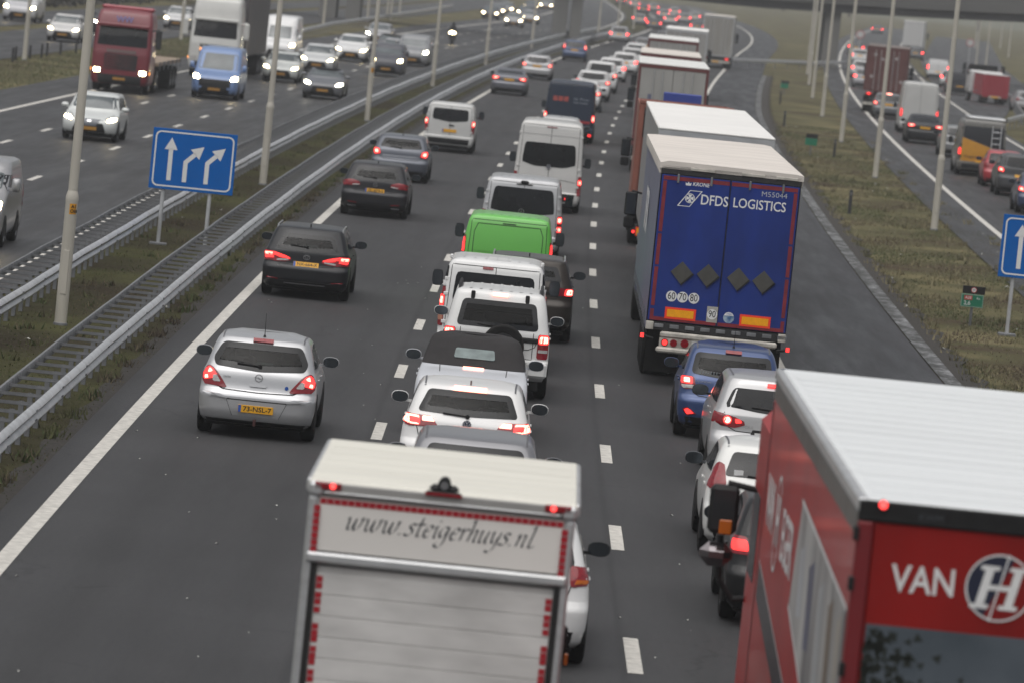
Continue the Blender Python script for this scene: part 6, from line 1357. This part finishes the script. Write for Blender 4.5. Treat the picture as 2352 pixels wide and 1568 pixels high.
def traf_x(v, R, pm):
    for sg in (1, -1):
        P = [(.865, 1.44), (.95, 1.44), (.95, 1.53), (.865, 1.53)]; v.patch('lamp_cap', 'rear', P if sg > 0 else mx(P), pm, .03, 3, 3, rnd=0); P = [(.85, 1.54), (.92, 1.54), (.90, 1.80), (.84, 1.80)]; v.patch('corner_window', 'rear', P if sg > 0 else mx(P), GLASS, .012, 3, 4, rnd=1)
    P = [(-.24, 1.79), (-.05, 1.79), (-.05, 1.835), (-.24, 1.835)]; v.patch('brake_lamp', 'rear', P, LENS, .015, 4, 3, rnd=2)
    v.patch('roof_repair', 'top', [(-.15, .45), (.25, .45), (.25, 1.1), (-.15, 1.1)], pbr('roof_patch_grey', (.5, .5, .5), .6), .006, 4, 4, rnd=0)
    for sg in (1, -1): obj('roof_bar', MB().box(sg*.82-.03, sg*.82+.03, .25, .5, 1.93, 2.0, .015), pm, R)
car('white_van', 'white van with two dark rear windows behind the white off roader', G2, 96.8, -2.03, 'van', 4.9, 1.90, 1.97, (.72, .72, .715), 0, win=[(-.74, 1.16), (.74, 1.16), (.70, 1.72), (-.70, 1.72)], lamp=[(.865, .72), (.95, .72), (.95, 1.43), (.865, 1.43)], lit=[([(.875, 1.08), (.95, 1.08), (.95, 1.28), (.875, 1.28)], BRAKE), ([(.89, 1.12), (.94, 1.12), (.94, 1.24), (.89, 1.24)], BRAKEHOT), ([(.875, .82), (.945, .82), (.945, 1.02), (.875, 1.02)], pbr('lens_peach', (.45, .2, .13), .3))], mcol=BLACK, cat='van', extra=traf_x, bumper=.5)
car('brown_suv', 'dark brown SUV squeezed right of the white van with one brake lamp visible', G2, 105.2, -1.47, 'suv', 4.5, 1.86, 1.62, (.040, .033, .028), .3, lamp=[(.50, .93), (.90, .93), (.91, 1.08), (.52, 1.08)], lit=[([(.74, .94), (.90, .94), (.90, 1.07), (.76, 1.07)], BRAKE), ([(.78, .955), (.89, .955), (.89, 1.06), (.80, 1.06)], BRAKEHOT)], rails=pbr('rail_silver', (.5, .5, .5), .3, .8), platez=.6, mcol=BLACK, seethru=True, win=[(-.68, 1.19), (.68, 1.19), (.56, 1.47), (-.56, 1.47)])
def green_x(v, R, pm):
    v.seam('tailgate_gap', 'rear', [(-.74, .7), (-.73, 1.55), (-.66, 1.72), (.66, 1.72), (.73, 1.55), (.74, .7)], .014); v.seam('tailgate_fold', 'rear', [(-.72, 1.15), (.72, 1.15)], .02, pm, .012)
    v.patch('roof_vent', 'rear', [(-.14, 1.745), (.14, 1.745), (.14, 1.765), (-.14, 1.765)], pbr('vent_dark', (.03, .08, .02), .6), .012, 4, 1, rnd=0)
car('green_van', 'bright green van without rear windows between the white vans', G2, 114.6, -1.98, 'van', 4.8, 1.92, 1.93, (.135, .50, .075), 0, win=[(-.5, 1.2), (.5, 1.2), (.5, 1.5), (-.5, 1.5)], glassmat='none', lamp=[(.89, .80), (.96, .80), (.96, 1.45), (.89, 1.45)], lit=[([(.90, 1.1), (.955, 1.1), (.955, 1.4), (.90, 1.4)], TAIL)], mcol=BLACK, cat='van', extra=green_x)
def vito_x(v, R, pm):
    p, n = v.on('rear', 0, 1.865, .02); c = obj('rear_camera', MB().box(-.1, .1, -.03, .06, -.02, .06, .03).box(-.20, .20, -.025, .02, -.045, -.022, .008), BLACK, R, p)
    p, n = v.on('rear', -.02, 1.17, .012); badge_ring(R, (p.x, p.y-.01, p.z), .07, 'star')
car('silver_van', 'silver white van with one very wide dark rear window and round star badge', G2, 133.2, -1.87, 'van', 5.2, 1.97, 2.0, (.50, .505, .52), .25, win=[(-.80, 1.15), (0, 1.07), (.80, 1.15), (.72, 1.75), (-.72, 1.75)], lamp=[(.885, .55), (.985, .55), (.985, 1.15), (.885, 1.15)], lit=[([(.89, .96), (.98, .96), (.98, 1.12), (.89, 1.12)], BRAKE), ([(.90, .99), (.97, .99), (.97, 1.09), (.90, 1.09)], BRAKEHOT), ([(.89, .74), (.98, .74), (.98, .88), (.89, .88)], BRAKE), ([(.90, .77), (.97, .77), (.97, .85), (.90, .85)], BRAKEHOT)], mcol=BLACK, cat='van', extra=vito_x)
def craft_x(v, R, pm):
    p, n = v.on('rear', 0.0, 1.33, .012); badge_vw(R, (p.x, p.y-.012, p.z), .07); v.patch('brake_lamp', 'rear', [(-.15, 2.475), (.15, 2.475), (.15, 2.50), (-.15, 2.50)], LENS, .012, 4, 1, rnd=0)
    P = [(.55, .40), (.76, .40), (.76, .47), (.55, .47)]; o = v.patch('fog_lamp', 'rear', P, LENS, .012, 3, 2, rnd=1); v.patch('lit_lens', 'rear', scalep(P, .85), TAIL, .018, 3, 2, rnd=1, parent=o)
    v.seam('door_fold', 'rear', [(-.82, 2.27), (.82, 2.27)], .02, pm, .014); v.seam('door_gap', 'rear', [(-.82, .92), (-.4, .97), (.4, .97), (.82, .92)], .012)
car('white_high_van', 'tall white van with a high roof and curved dark rear windows', G2, 159.3, -1.49, 'highvan', 6.0, 2.0, 2.66, (.60, .595, .58), 0, win=[(-.80, 1.40), (-.4, 1.32), (.4, 1.32), (.80, 1.40), (.74, 2.02), (-.74, 2.02)], lamp=[(.90, .55), (1.0, .55), (1.0, 1.12), (.90, 1.12)], lit=[([(.905, .86), (.995, .86), (.995, 1.02), (.905, 1.02)], BRAKE), ([(.92, .89), (.985, .89), (.985, .98), (.92, .98)], BRAKEHOT)], mcol=BLACK, cat='van', bumper=.58, extra=craft_x)
car('white_hatchback', 'pale hatchback whose roof shows just above the tall white van', G2, 205.5, -1.7, 'hatch', 4.2, 1.76, 1.47, (.45, .455, .46), .2, lod=1)
def navy_x(v, R, pm):
    for k in range(3): v.patch('red_print', 'rear', [(-.72+k*.22, 1.66), (-.54+k*.22, 1.66), (-.54+k*.22, 1.86), (-.72+k*.22, 1.86)], pbr('print_faded_red', (.34, .06, .05), .5, amt=.4, scale=12), .006, 3, 3, rnd=0)
    for k in range(2): p, n = v.on('rear', .42, 1.80-.14*k, .02); text(R, 'door_lettering', ('de Post', 'vervoer')[k], .15, pbr('print_grey_blue', (.25, .28, .33), .5), (p.x, p.y-.01, p.z), width=.62)
    v.patch('red_stripe', 'rear', [(-.86, .83), (.86, .83), (.86, .93), (-.86, .93)], pbr('stripe_red', (.32, .02, .025), .4), .007, 8, 1, rnd=0)
    P = [(.82, .32), (.96, .32), (.96, .42), (.82, .42)]; o = v.patch('fog_lamp', 'rear', P, LENS, .012, 3, 2, rnd=1); v.patch('lit_lens', 'rear', scalep(P, .85), TAIL, .018, 3, 2, rnd=1, parent=o)
car('navy_van', 'dark navy high van with a red stripe and red and grey door lettering', G2, 221.3, -1.6, 'highvan', 5.9, 2.05, 2.5, (.012, .022, .045), 0, win=[(-.5, 1.5), (.5, 1.5), (.5, 1.9), (-.5, 1.9)], glassmat='none', lamp=[(.92, .88), (1.02, .88), (1.02, 1.22), (.92, 1.22)], lit=[([(.925, .92), (1.015, .92), (1.015, 1.18), (.925, 1.18)], BRAKE), ([(.94, .97), (1.005, .97), (1.005, 1.12), (.94, 1.12)], BRAKEHOT)], mcol=BLACK, cat='van', bumper=.5, extra=navy_x)
for nm, s, t, k, L_, W_, H_, c, l in [('white_hatchback', 270.5, -1.85, 'hatch', 4.2, 1.78, 1.5, WHITE, 'white hatchback half hidden behind the dark navy van, first of the white cars'), ('white_hatchback', 290.8, -1.75, 'suv', 4.4, 1.84, 1.62, (.6, .6, .6), 'white car second in the row beyond the dark navy van'), ('white_suv', 311, -1.75, 'suv', 4.6, 1.9, 1.78, WHITE, 'white high SUV with a large dark rear window beyond the dark navy van'), ('white_hatchback', 342.5, -1.75, 'hatch', 4.2, 1.78, 1.5, WHITE, 'white hatchback fourth beyond the dark navy van, right lamp by the trailers'), ('white_hatchback', 368.5, -1.5, 'estate', 4.5, 1.8, 1.5, WHITE, 'white estate fifth beyond the dark navy van, its lamps by the grey trailer'), ('white_hatchback', 392, -1.5, 'hatch', 4.2, 1.78, 1.5, (.55, .55, .55), 'pale car sixth beyond the dark navy van'), ('white_hatchback', 418, -1.9, 'hatch', 4.2, 1.78, 1.5, WHITE, 'white car seventh beyond the dark navy van, left of the grey lorries'), ('grey_hatchback', 456, -2.2, 'hatch', 4.2, 1.78, 1.5, MGREY, 'grey car eighth beyond the dark navy van in the haze'), ('dark_hatchback', 519, -5.1+2.9, 'hatch', 4.2, 1.8, 1.5, DGREY, 'dark car to the right of the pale grey hatchback in the haze')]:
    car(nm, l, G2, s, t, k, L_, W_, H_, c, 0, lod=1 if s < 320 else 2)
# right lane cars
car('black_hatchback', 'black hatchback hidden beside the red lorry mirror', G3, 62.2, 1.98, 'hatch', 4.2, 1.78, 1.5, (.012, .012, .013), .2, lamp=[(.62, .84), (.86, .84), (.88, 1.04), (.68, 1.04)], lit=[([(.64, .88), (.84, .88), (.85, 1.0), (.68, 1.0)], TAIL)])
car('white_hatchback', 'white hatchback in the right lane behind the silver SUV, black mirrors', G3, 69.4, 1.92, 'hatch', 4.1, 1.74, 1.49, (.72, .72, .70), 0, lamp=[(.60, .90), (.84, .88), (.88, 1.0), (.72, 1.22), (.64, 1.2)], lit=[], mcol=pbr('mirror_grey', (.08, .085, .095), .4), seethru=False, platez=.62, win=[(-.64, 1.06), (.64, 1.06), (.54, 1.36), (-.54, 1.36)], extra=lambda v, R, pm: obj('window_sticker', MB().box(-.52, -.40, v.on('rear', -.46, 1.10)[0].y-.02, v.on('rear', -.46, 1.10)[0].y-.015, 1.08, 1.15), WHITEINK, R))
mz_c = [(.68+.065*math.cos(a), 1.01+.065*math.sin(a)) for a in np.linspace(0, 2*PI, 12, endpoint=False)]
def mazda_x(v, R, pm):
    p, n = v.on('rear', -.36, .93, .012); text(R, 'model_script', 'CX-5', .055, pbr('chrome_dull', (.3, .3, .31), .4, .7), (p.x, p.y-.015, p.z)); v.patch('plate_recess', 'rear', [(-.38, .70), (.38, .70), (.30, .90), (-.30, .90)], BLACK, .003, 8, 4, rnd=0)
    p, n = v.on('rear', -.02, .79, .02); obj('plate_pad', MB().box(-.27, .27, -.01, .0, -.062, .062), WHITEINK, R, (0, p.y-.0, p.z))
car('silver_suv', 'silver SUV with one round glowing brake lamp ahead of the white hatchback', G3, 79.0, 2.33, 'suv', 4.55, 1.84, 1.66, (.50, .50, .505), .5, lamp=[(.36, .98), (.56, .90), (.90, .93), (.92, 1.12), (.62, 1.08)], lit=[(mz_c, BRAKE), ([(.68+(x-.68)*.75, 1.01+(z-1.01)*.75) for x, z in mz_c], BRAKEHOT), ([(.45, .985), (.56, .97), (.57, 1.04), (.50, 1.03)], BRAKE)], win=[(-.74, 1.19), (0, 1.14), (.74, 1.19), (.62, 1.48), (-.62, 1.48)], third=(.28, 1.545, TAIL), platez=.80, ptext='', mcol=BLACK, badge=None, extra=mazda_x)
def i10_x(v, R, pm):
    for sg in (1, -1): P = [(.50, .40), (.68, .38), (.76, .50), (.66, .52)]; o = v.patch('rear_reflector', 'rear', P if sg > 0 else mx(P), LENS, .014, 4, 3, rnd=2); v.patch('lit_lens', 'rear', scalep(P if sg > 0 else mx(P), .7), TAIL, .018, 3, 3, rnd=2, parent=o) if sg < 0 else None
    p, n = v.on('rear', -.46, .93, .012); text(R, 'model_script', 'HYUNDAI', .045, CHROME, (p.x, p.y-.015, p.z), width=.26); p, n = v.on('rear', -.15, 1.075, .02)
    text(R, 'window_text', '|||.||| |||| ||||', .05, pbr('sticker_pale', (.4, .45, .47), .5), (p.x, p.y-.012, p.z), (PI/2+.35, 0, 0), width=.75)
car('blue_hatchback', 'metallic blue hatchback tucked behind the blue trailer', G3, 86.9, 1.98, 'hatch', 3.68, 1.68, 1.51, (.030, .062, .175), .35, lamp=[(.56, .80), (.76, .79), (.84, .88), (.82, 1.0), (.60, 1.0)], lit=[([(.62, .88), (.80, .88), (.80, .985), (.63, .985)], BRAKE), ([(.66, .90), (.76, .90), (.76, .97), (.67, .97)], BRAKEHOT), ([(.60, .81), (.76, .80), (.80, .86), (.60, .87)], LENSW)], win=[(-.66, 1.05), (0, .99), (.66, 1.05), (.60, 1.38), (-.60, 1.38)], third=(.26, 1.41, LENS), seethru=True, ant='whip', platez=.60, extra=i10_x, mcol=None)
# oncoming
car('grey_van', 'silver grey van cut off by the left picture edge, headlight on', GO, 116.6, -13.86, 'van', 4.5, 1.86, 1.86, (.34, .34, .35), .3, front=True, cat='van', lod=0)
def leaf_x(v, R, pm):
    v.patch('grille_shield', 'front', [(-.22, .50), (.22, .50), (.36, .72), (-.36, .72)], pbr('shield_grey', (.10, .11, .13), .25, coat=.5), .012, 6, 4, rnd=0); v.patch('shield_badge', 'front', [(-.07, .62), (.07, .62), (.07, .69), (-.07, .69)], CHROME, .022, 4, 2)
car('white_hatchback', 'white hatchback behind the nearest left lamp post with a dark shield grille', GO, 176.2, -16.68, 'hatch', 4.45, 1.79, 1.54, (.62, .64, .63), 0, front=True, lod=0, extra=leaf_x)
car('blue_van', 'light blue van with big headlights in front of the white lorry', GO, 230.6, -16.92, 'van', 5.0, 1.98, 2.2, (.15, .235, .44), 0, front=True, cat='van', lod=1, extra=lambda v, R, pm: v.patch('front_trim', 'front', [(-.84, .30), (.84, .30), (.90, .84), (-.90, .84)], BLACK, .007, 8, 4, rnd=1))
for nm, s, t, k, L_, W_, H_, c, lm, l in [('grey_coupe', 245.2, -13.2, 'sedan', 4.5, 1.82, 1.40, (.12, .125, .14), HEADW, 'dark grey coupe leading the oncoming cars nearest the guardrail'), ('white_taxi', 266, -16.7, 'hatch', 4.2, 1.76, 1.50, (.60, .62, .60), HEAD, 'white car with a green tinted roof edge beside the second lamp post'), ('white_car', 291.5, -16.68, 'hatch', 4.3, 1.80, 1.52, (.55, .56, .56), HEAD, 'white car behind the dark grey coupe among the oncoming traffic'), ('white_suv', 324.8, -17.1, 'suv', 4.4, 1.84, 1.62, WHITE, HEAD, 'white SUV with black lower grille among the oncoming traffic'), ('dark_van', 298.3, -13.33, 'van', 4.5, 1.82, 1.80, (.07, .072, .085), HEAD, 'dark small van right of the third lamp post, oncoming'), ('grey_van', 328.8, -13.6, 'van', 4.9, 1.92, 1.92, (.22, .225, .235), HEADW, 'grey van furthest right of the near oncoming group'), ('grey_car', 349, -16.35, 'sedan', 4.5, 1.8, 1.45, (.10, .10, .11), HEAD, 'dark grey saloon peeking between the oncoming vans'), ('grey_car', 387.5, -19.7, 'estate', 4.5, 1.8, 1.5, (.33, .33, .34), HEADW, 'pale grey estate with two bright headlights above the third lamp post'), ('silver_car', 334, -19.95+4.9, 'hatch', 4.2, 1.78, 1.48, (.36, .36, .37), HEADW, 'silver hatchback between the pale estate and the dark small van')]:
    car(nm, l, GO, s, t, k, L_, W_, H_, c, 0, front=True, lod=1, lights=lm, cat='van' if k == 'van' else 'car')
car('white_high_van', 'tall white van with one headlight visible left of the bridge piers', GO, 311, -20.4, 'highvan', 5.8, 2.0, 2.55, WHITE, 0, front=True, lod=1, cat='van')
for nm, s, t, k, c, lm, l in [('white_car', 302, -31.75, 'hatch', (.62, .61, .60), HEAD, 'white car with headlights behind the nearest lamp post, on the far left road'), ('dark_car', 332, -32.65, 'suv', (.04, .042, .05), HEADW, 'dark car mostly hidden left of the red lorry'), ('white_car', 368.5, -32.2, 'hatch', (.6, .6, .6), HEAD, 'white car between the red and white lorries, on the far left road')]:
    car(nm, l, GO, s, t, k, 4.2, 1.8, 1.55, c, 0, front=True, lod=1, lights=lm)
strip('road', ASPH3, -43.5, -38.2, 200, 1000, .0)
car('white_pickup', 'white van with blue sides at the top left picture corner', GO, 343, -39.6, 'van', 5.0, 2.1, 2.2, (.5, .5, .52), 0, front=True, lod=1, cat='van')
# motorcycle with rider
MR = thing('motorcycle', 'lone motorcycle with a bright headlamp and a dark clad rider', 'motorcycle', RP(416.5, -16.0), PI-RH(416), GO)
obj('body', MB().box(-.14, .14, -.9, .55, .45, .85, .08).box(-.10, .10, .2, .6, .8, .98, .04), paint((.02, .02, .025)), MR); obj('fairing', MB().box(-.22, .22, .5, .72, .75, 1.12, .07), paint((.05, .05, .06)), MR)
for y in (-.72, .75): wheel(MR, .07, y, .31, .14, 2)
obj('handlebar', MB().tube([(-.38, .42, 1.05), (0, .5, 1.02), (.38, .42, 1.05)], .02, 6), BLACK, MR); obj('headlight', MB().cyl((0, .72, .93), (0, .75, .93), .12, n=12), HEAD, MR)
for sg in (1, -1): obj('headlight', MB().cyl((sg*.2, .73, .90), (sg*.2, .75, .90), .06, n=10), HEAD, MR)
def person(loc, rz, label):
    me = bpy.data.meshes.new('person'); V = [(0, -.15, .90), (0, -.10, 1.15), (0, -.02, 1.36), (0, .02, 1.46), (.18, -.02, 1.36), (.30, .18, 1.16), (.34, .42, 1.06), (-.18, -.02, 1.36), (-.30, .18, 1.16), (-.34, .42, 1.06), (.12, -.12, .86), (.22, .25, .72), (.20, .02, .34), (.20, .16, .30), (-.12, -.12, .86), (-.22, .25, .72), (-.20, .02, .34), (-.20, .16, .30)]
    E_ = [(0, 1), (1, 2), (2, 3), (2, 4), (4, 5), (5, 6), (2, 7), (7, 8), (8, 9), (0, 10), (10, 11), (11, 12), (12, 13), (0, 14), (14, 15), (15, 16), (16, 17)]
    RR = [.16, .17, .17, .07, .09, .06, .045, .09, .06, .045, .11, .085, .06, .05, .11, .085, .06, .05]
    me.from_pydata(V, E_, []); o = bpy.data.objects.new('person', me); COL.objects.link(o); o.location = loc; o.rotation_euler = (0, 0, rz); tag(o, label, 'person'); sk = o.modifiers.new('skin', 'SKIN'); o.modifiers.new('sub', 'SUBSURF').levels = 1
    for i, r in enumerate(RR): me.skin_vertices[0].data[i].radius = (r, r); me.skin_vertices[0].data[i].use_root = (i == 0)
    me.materials.append(pbr('rider_leather', (.02, .02, .024), .6))
    h = obj('helmet', MB().add([(.14*math.cos(2*PI*i/12)*math.sin(PI*j/8), .02+.155*math.sin(2*PI*i/12)*math.sin(PI*j/8), 1.60+.155*math.cos(PI*j/8)) for j in range(9) for i in range(12)], [(j*12+i, (j+1)*12+i, (j+1)*12+(i+1) % 12, j*12+(i+1) % 12) for j in range(8) for i in range(12)]).mesh('helmet', 60), paint((.03, .03, .035)), o); obj('visor', MB().box(-.10, .10, .15, .175, 1.56, 1.66, .01), GLASS, h)
person(RP(416.5, -16.0), PI-RH(416), 'rider in dark leathers and helmet on the lone motorcycle')
# slip road
for nm, s, t, k, L_, W_, H_, c, kw, l in [
    ('blue_car', 194.6, 15.92, 'hatch', 4.2, 1.78, 1.5, (.03, .045, .10), {}, 'dark blue car cut off by the right picture edge above the arrow sign'),
    ('grey_suv', 210.6, 16.25, 'suv', 4.4, 1.84, 1.66, (.06, .062, .066), {}, 'dark grey SUV at the right picture edge with a bright red lamp'),
    ('red_hatchback', 219.3, 16.15, 'hatch', 3.8, 1.66, 1.50, (.36, .02, .03), dict(lit=[]), 'small red hatchback between the yellow van and the dark grey SUV'),
    ('grey_car', 254.5, 16.25, 'estate', 4.5, 1.8, 1.5, (.16, .165, .17), dict(lit=[]), 'grey estate mostly hidden left of the yellow van'),
    ('black_car', 272, 15.38, 'sedan', 4.6, 1.84, 1.45, (.012, .013, .016), dict(lamp=[(.45, .86), (.88, .82), (.88, 1.0), (.5, .98)]), 'black saloon with wide red lamps close behind the tall white slip road van'),
    ('grey_hatchback', 318.5, 15.1, 'hatch', 4.2, 1.76, 1.5, (.10, .105, .115), dict(third=(.3, 1.43, BRAKEHOT)), 'grey hatchback with a bright high brake lamp below the brown container lorry')]:
    car(nm, l, GR_, s, t, k, L_, W_, H_, c, 0, lod=1, **kw)
def anwb_x(v, R, pm):
    v.patch('yellow_panel', 'rear', [(-.90, .62), (.90, .62), (.88, 1.12), (-.88, 1.62)], pbr('van_yellow', (.52, .24, .012), .4, coat=.4, amt=.06, scale=3), .007, 10, 6, rnd=0)
    v.patch('black_panel', 'rear', [(-.87, 1.64), (.88, 1.14), (.84, 2.12), (-.82, 2.12)], pbr('van_black_panel', (.012, .013, .018), .2, coat=.4), .008, 10, 8, rnd=0)
    ld = MB()
    for x in (.35, .72): ld.tube([(x, -.06, 1.05), (x, -.0, 2.2)], .022, 6)
    for k in range(4): ld.tube([(.35, -.05, 1.2+k*.25), (.72, -.05, 1.2+k*.25)], .018, 6)
    obj('ladder', ld, GALV, R); obj('roof_load', MB().box(-.7, .9, .5, 3.2, 2.42, 2.52, .03), ALU, R)
    p, n = v.on('rear', -.18, .86, .012); text(R, 'door_lettering', 'Wegenwacht', .17, pbr('print_brown', (.10, .05, .02), .5), (-.30, p.y-.02, .83), width=.95); p, n = v.on('rear', .35, .90, .02); obj('round_mark', MB().cyl((0, 0, 0), (0, -.006, 0), .10, n=14), BLACK, R, (.42, p.y, .96))
car('yellow_van', 'yellow and black service van with a ladder on its rear door', GR_, 230.4, 15.88, 'highvan', 5.6, 2.0, 2.42, (.13, .125, .115), 0, win=[(-.5, 1.5), (.5, 1.5), (.5, 1.9), (-.5, 1.9)], glassmat='none', lamp=[(.90, .85), (1.0, .85), (1.0, 1.2), (.90, 1.2)], lit=[([(.905, .9), (.995, .9), (.995, 1.17), (.905, 1.17)], BRAKE)], cat='van', bumper=.6, lod=1, extra=anwb_x)
car('white_high_van', 'tall white van with tall red lamps on the slip road behind the container lorry', GR_, 290, 15.78, 'highvan', 5.8, 2.02, 2.78, (.48, .48, .47), 0, win=[(-.5, 1.5), (.5, 1.5), (.5, 1.9), (-.5, 1.9)], glassmat='none', lamp=[(.90, .88), (1.0, .88), (1.0, 1.36), (.90, 1.36)], lit=[([(.905, .92), (.995, .92), (.995, 1.32), (.905, 1.32)], BRAKE)], cat='van', bumper=.6, lod=1)
def hx(y): return -math.atan((rampx(y+5)-rampx(y-5))/10)
for nm, x, y, k, W_, H_, c, l in [('red_lamp_car', 34.9, 605, 'hatch', 1.8, 1.5, DGREY, 'farthest dark car of the row left of the brown container lorry'), ('white_car', 31.25, 534, 'hatch', 1.8, 1.5, (.5, .5, .5), 'pale car second from the top left of the brown container lorry'), ('white_car', 26.6, 449.5, 'estate', 1.8, 1.52, (.5, .5, .5), 'pale estate third in the row left of the brown container lorry'), ('dark_car', 24.4, 407, 'hatch', 1.8, 1.5, (.3, .3, .32), 'grey car nearest in the row left of the brown container lorry'), ('dark_car', 41.9, 610, 'hatch', 1.8, 1.5, DGREY, 'dark car right of the brown container lorry, upper'), ('dark_car', 56, 915, 'hatch', 1.9, 1.5, DGREY, 'far dark car above the row of red lamps under the bridge'), ('dark_car', 56.3, 819, 'hatch', 1.9, 1.5, MGREY, 'far grey car right of the white box lorry'), ('dark_car', 26.6, 405, 'sedan', 1.8, 1.45, (.04, .04, .045), 'dark saloon just right of the brown container lorry'), ('white_car', 28.9, 452, 'estate', 1.8, 1.5, (.4, .4, .4), 'pale estate right of the brown container lorry')]:
    car(nm, l, GR_, 0, 0, k, 4.3, W_, H_, c, 0, lod=2, xy=(x, y, hx(y)))
car('white_small_van', 'small white van with red lamps on the far right road', GR_, 0, 0, 'van', 4.4, 1.95, 1.75, WHITE, 0, lod=2, xy=(35.9, 491, -.07), win=[(-.5, 1.2), (.5, 1.2), (.5, 1.5), (-.5, 1.5)], glassmat='none', cat='van', lamp=[(.86, .8), (.97, .8), (.97, 1.2), (.86, 1.2)])
car('silver_car', 'silver car with one lamp below the small white van on the far right road', GR_, 0, 0, 'hatch', 4.2, 1.78, 1.5, (.45, .45, .45), 0, lod=2, xy=(33.9, 448, -.06))
car('black_van', 'black van with a red lamp left of the small red box truck', GR_, 0, 0, 'van', 4.8, 1.95, 1.85, (.03, .032, .04), 0, lod=2, xy=(32.6, 421, -.02), win=[(-.5, 1.2), (.5, 1.2), (.5, 1.5), (-.5, 1.5)], glassmat='none', cat='van')
car('grey_car', 'grey car at the right picture edge beyond the pale guardrail', GR_, 0, 0, 'estate', 4.5, 1.8, 1.5, (.26, .26, .27), 0, lod=2, xy=(34.1, 377, .02), lit=[])
# distant traffic
wordsF = ['first', 'second', 'third', 'fourth', 'fifth', 'sixth', 'seventh', 'eighth', 'ninth', 'tenth', 'eleventh', 'twelfth']
for i, (x, y) in enumerate([(13.0, 645), (11.8, 680), (16.6, 719), (18.6, 661), (17.3, 795), (22.0, 800), (15.2, 845), (17.9, 905), (15.4, 943), (13.6, 994), (19.5, 760), (20.4, 860)]):
    car('distant_car', 'hazy dark car with red lamps far up the jam, %s nearest in that cluster' % wordsF[i], GF, 0, 0, 'hatch', 4.3, 1.8, 1.5, [DGREY, MGREY, (.3, .3, .3)][i % 3], 0, lod=2, xy=(x, y, -RH(min(y, 900))))
for i, (x, y) in enumerate([(-5.8, 595), (-4.6, 658), (-2.9, 551), (-1.8, 719), (-5.4, 628), (-1.4, 590), (-2.2, 640), (.2, 760)]):
    car('distant_car', 'hazy oncoming car showing only headlights under the bridge, %s nearest' % wordsF[i], GF, 0, 0, 'hatch', 4.3, 1.8, 1.5, [DGREY, MGREY, (.3, .3, .3)][i % 3], 0, front=True, lod=2, xy=(x, y, PI-RH(600)), lights=HEADFAR)

# ------------------------------------------------------------------ haze
HZ = bpy.data.materials.new('haze'); HZ.use_nodes = True; hn = HZ.node_tree.nodes; hl_ = HZ.node_tree.links; hn.clear()
pv = hn.new('ShaderNodeVolumePrincipled'); pv.inputs['Color'].default_value = (.90, .92, .95, 1); pv.inputs['Density'].default_value = .00030; pv.inputs['Anisotropy'].default_value = .2
ho = hn.new('ShaderNodeOutputMaterial'); hl_.new(pv.outputs[0], ho.inputs['Volume'])
hz = obj('haze', MB().box(-1000, 1000, -400, 2700, -1.2, 27), HZ); tag(hz, kind='stuff')
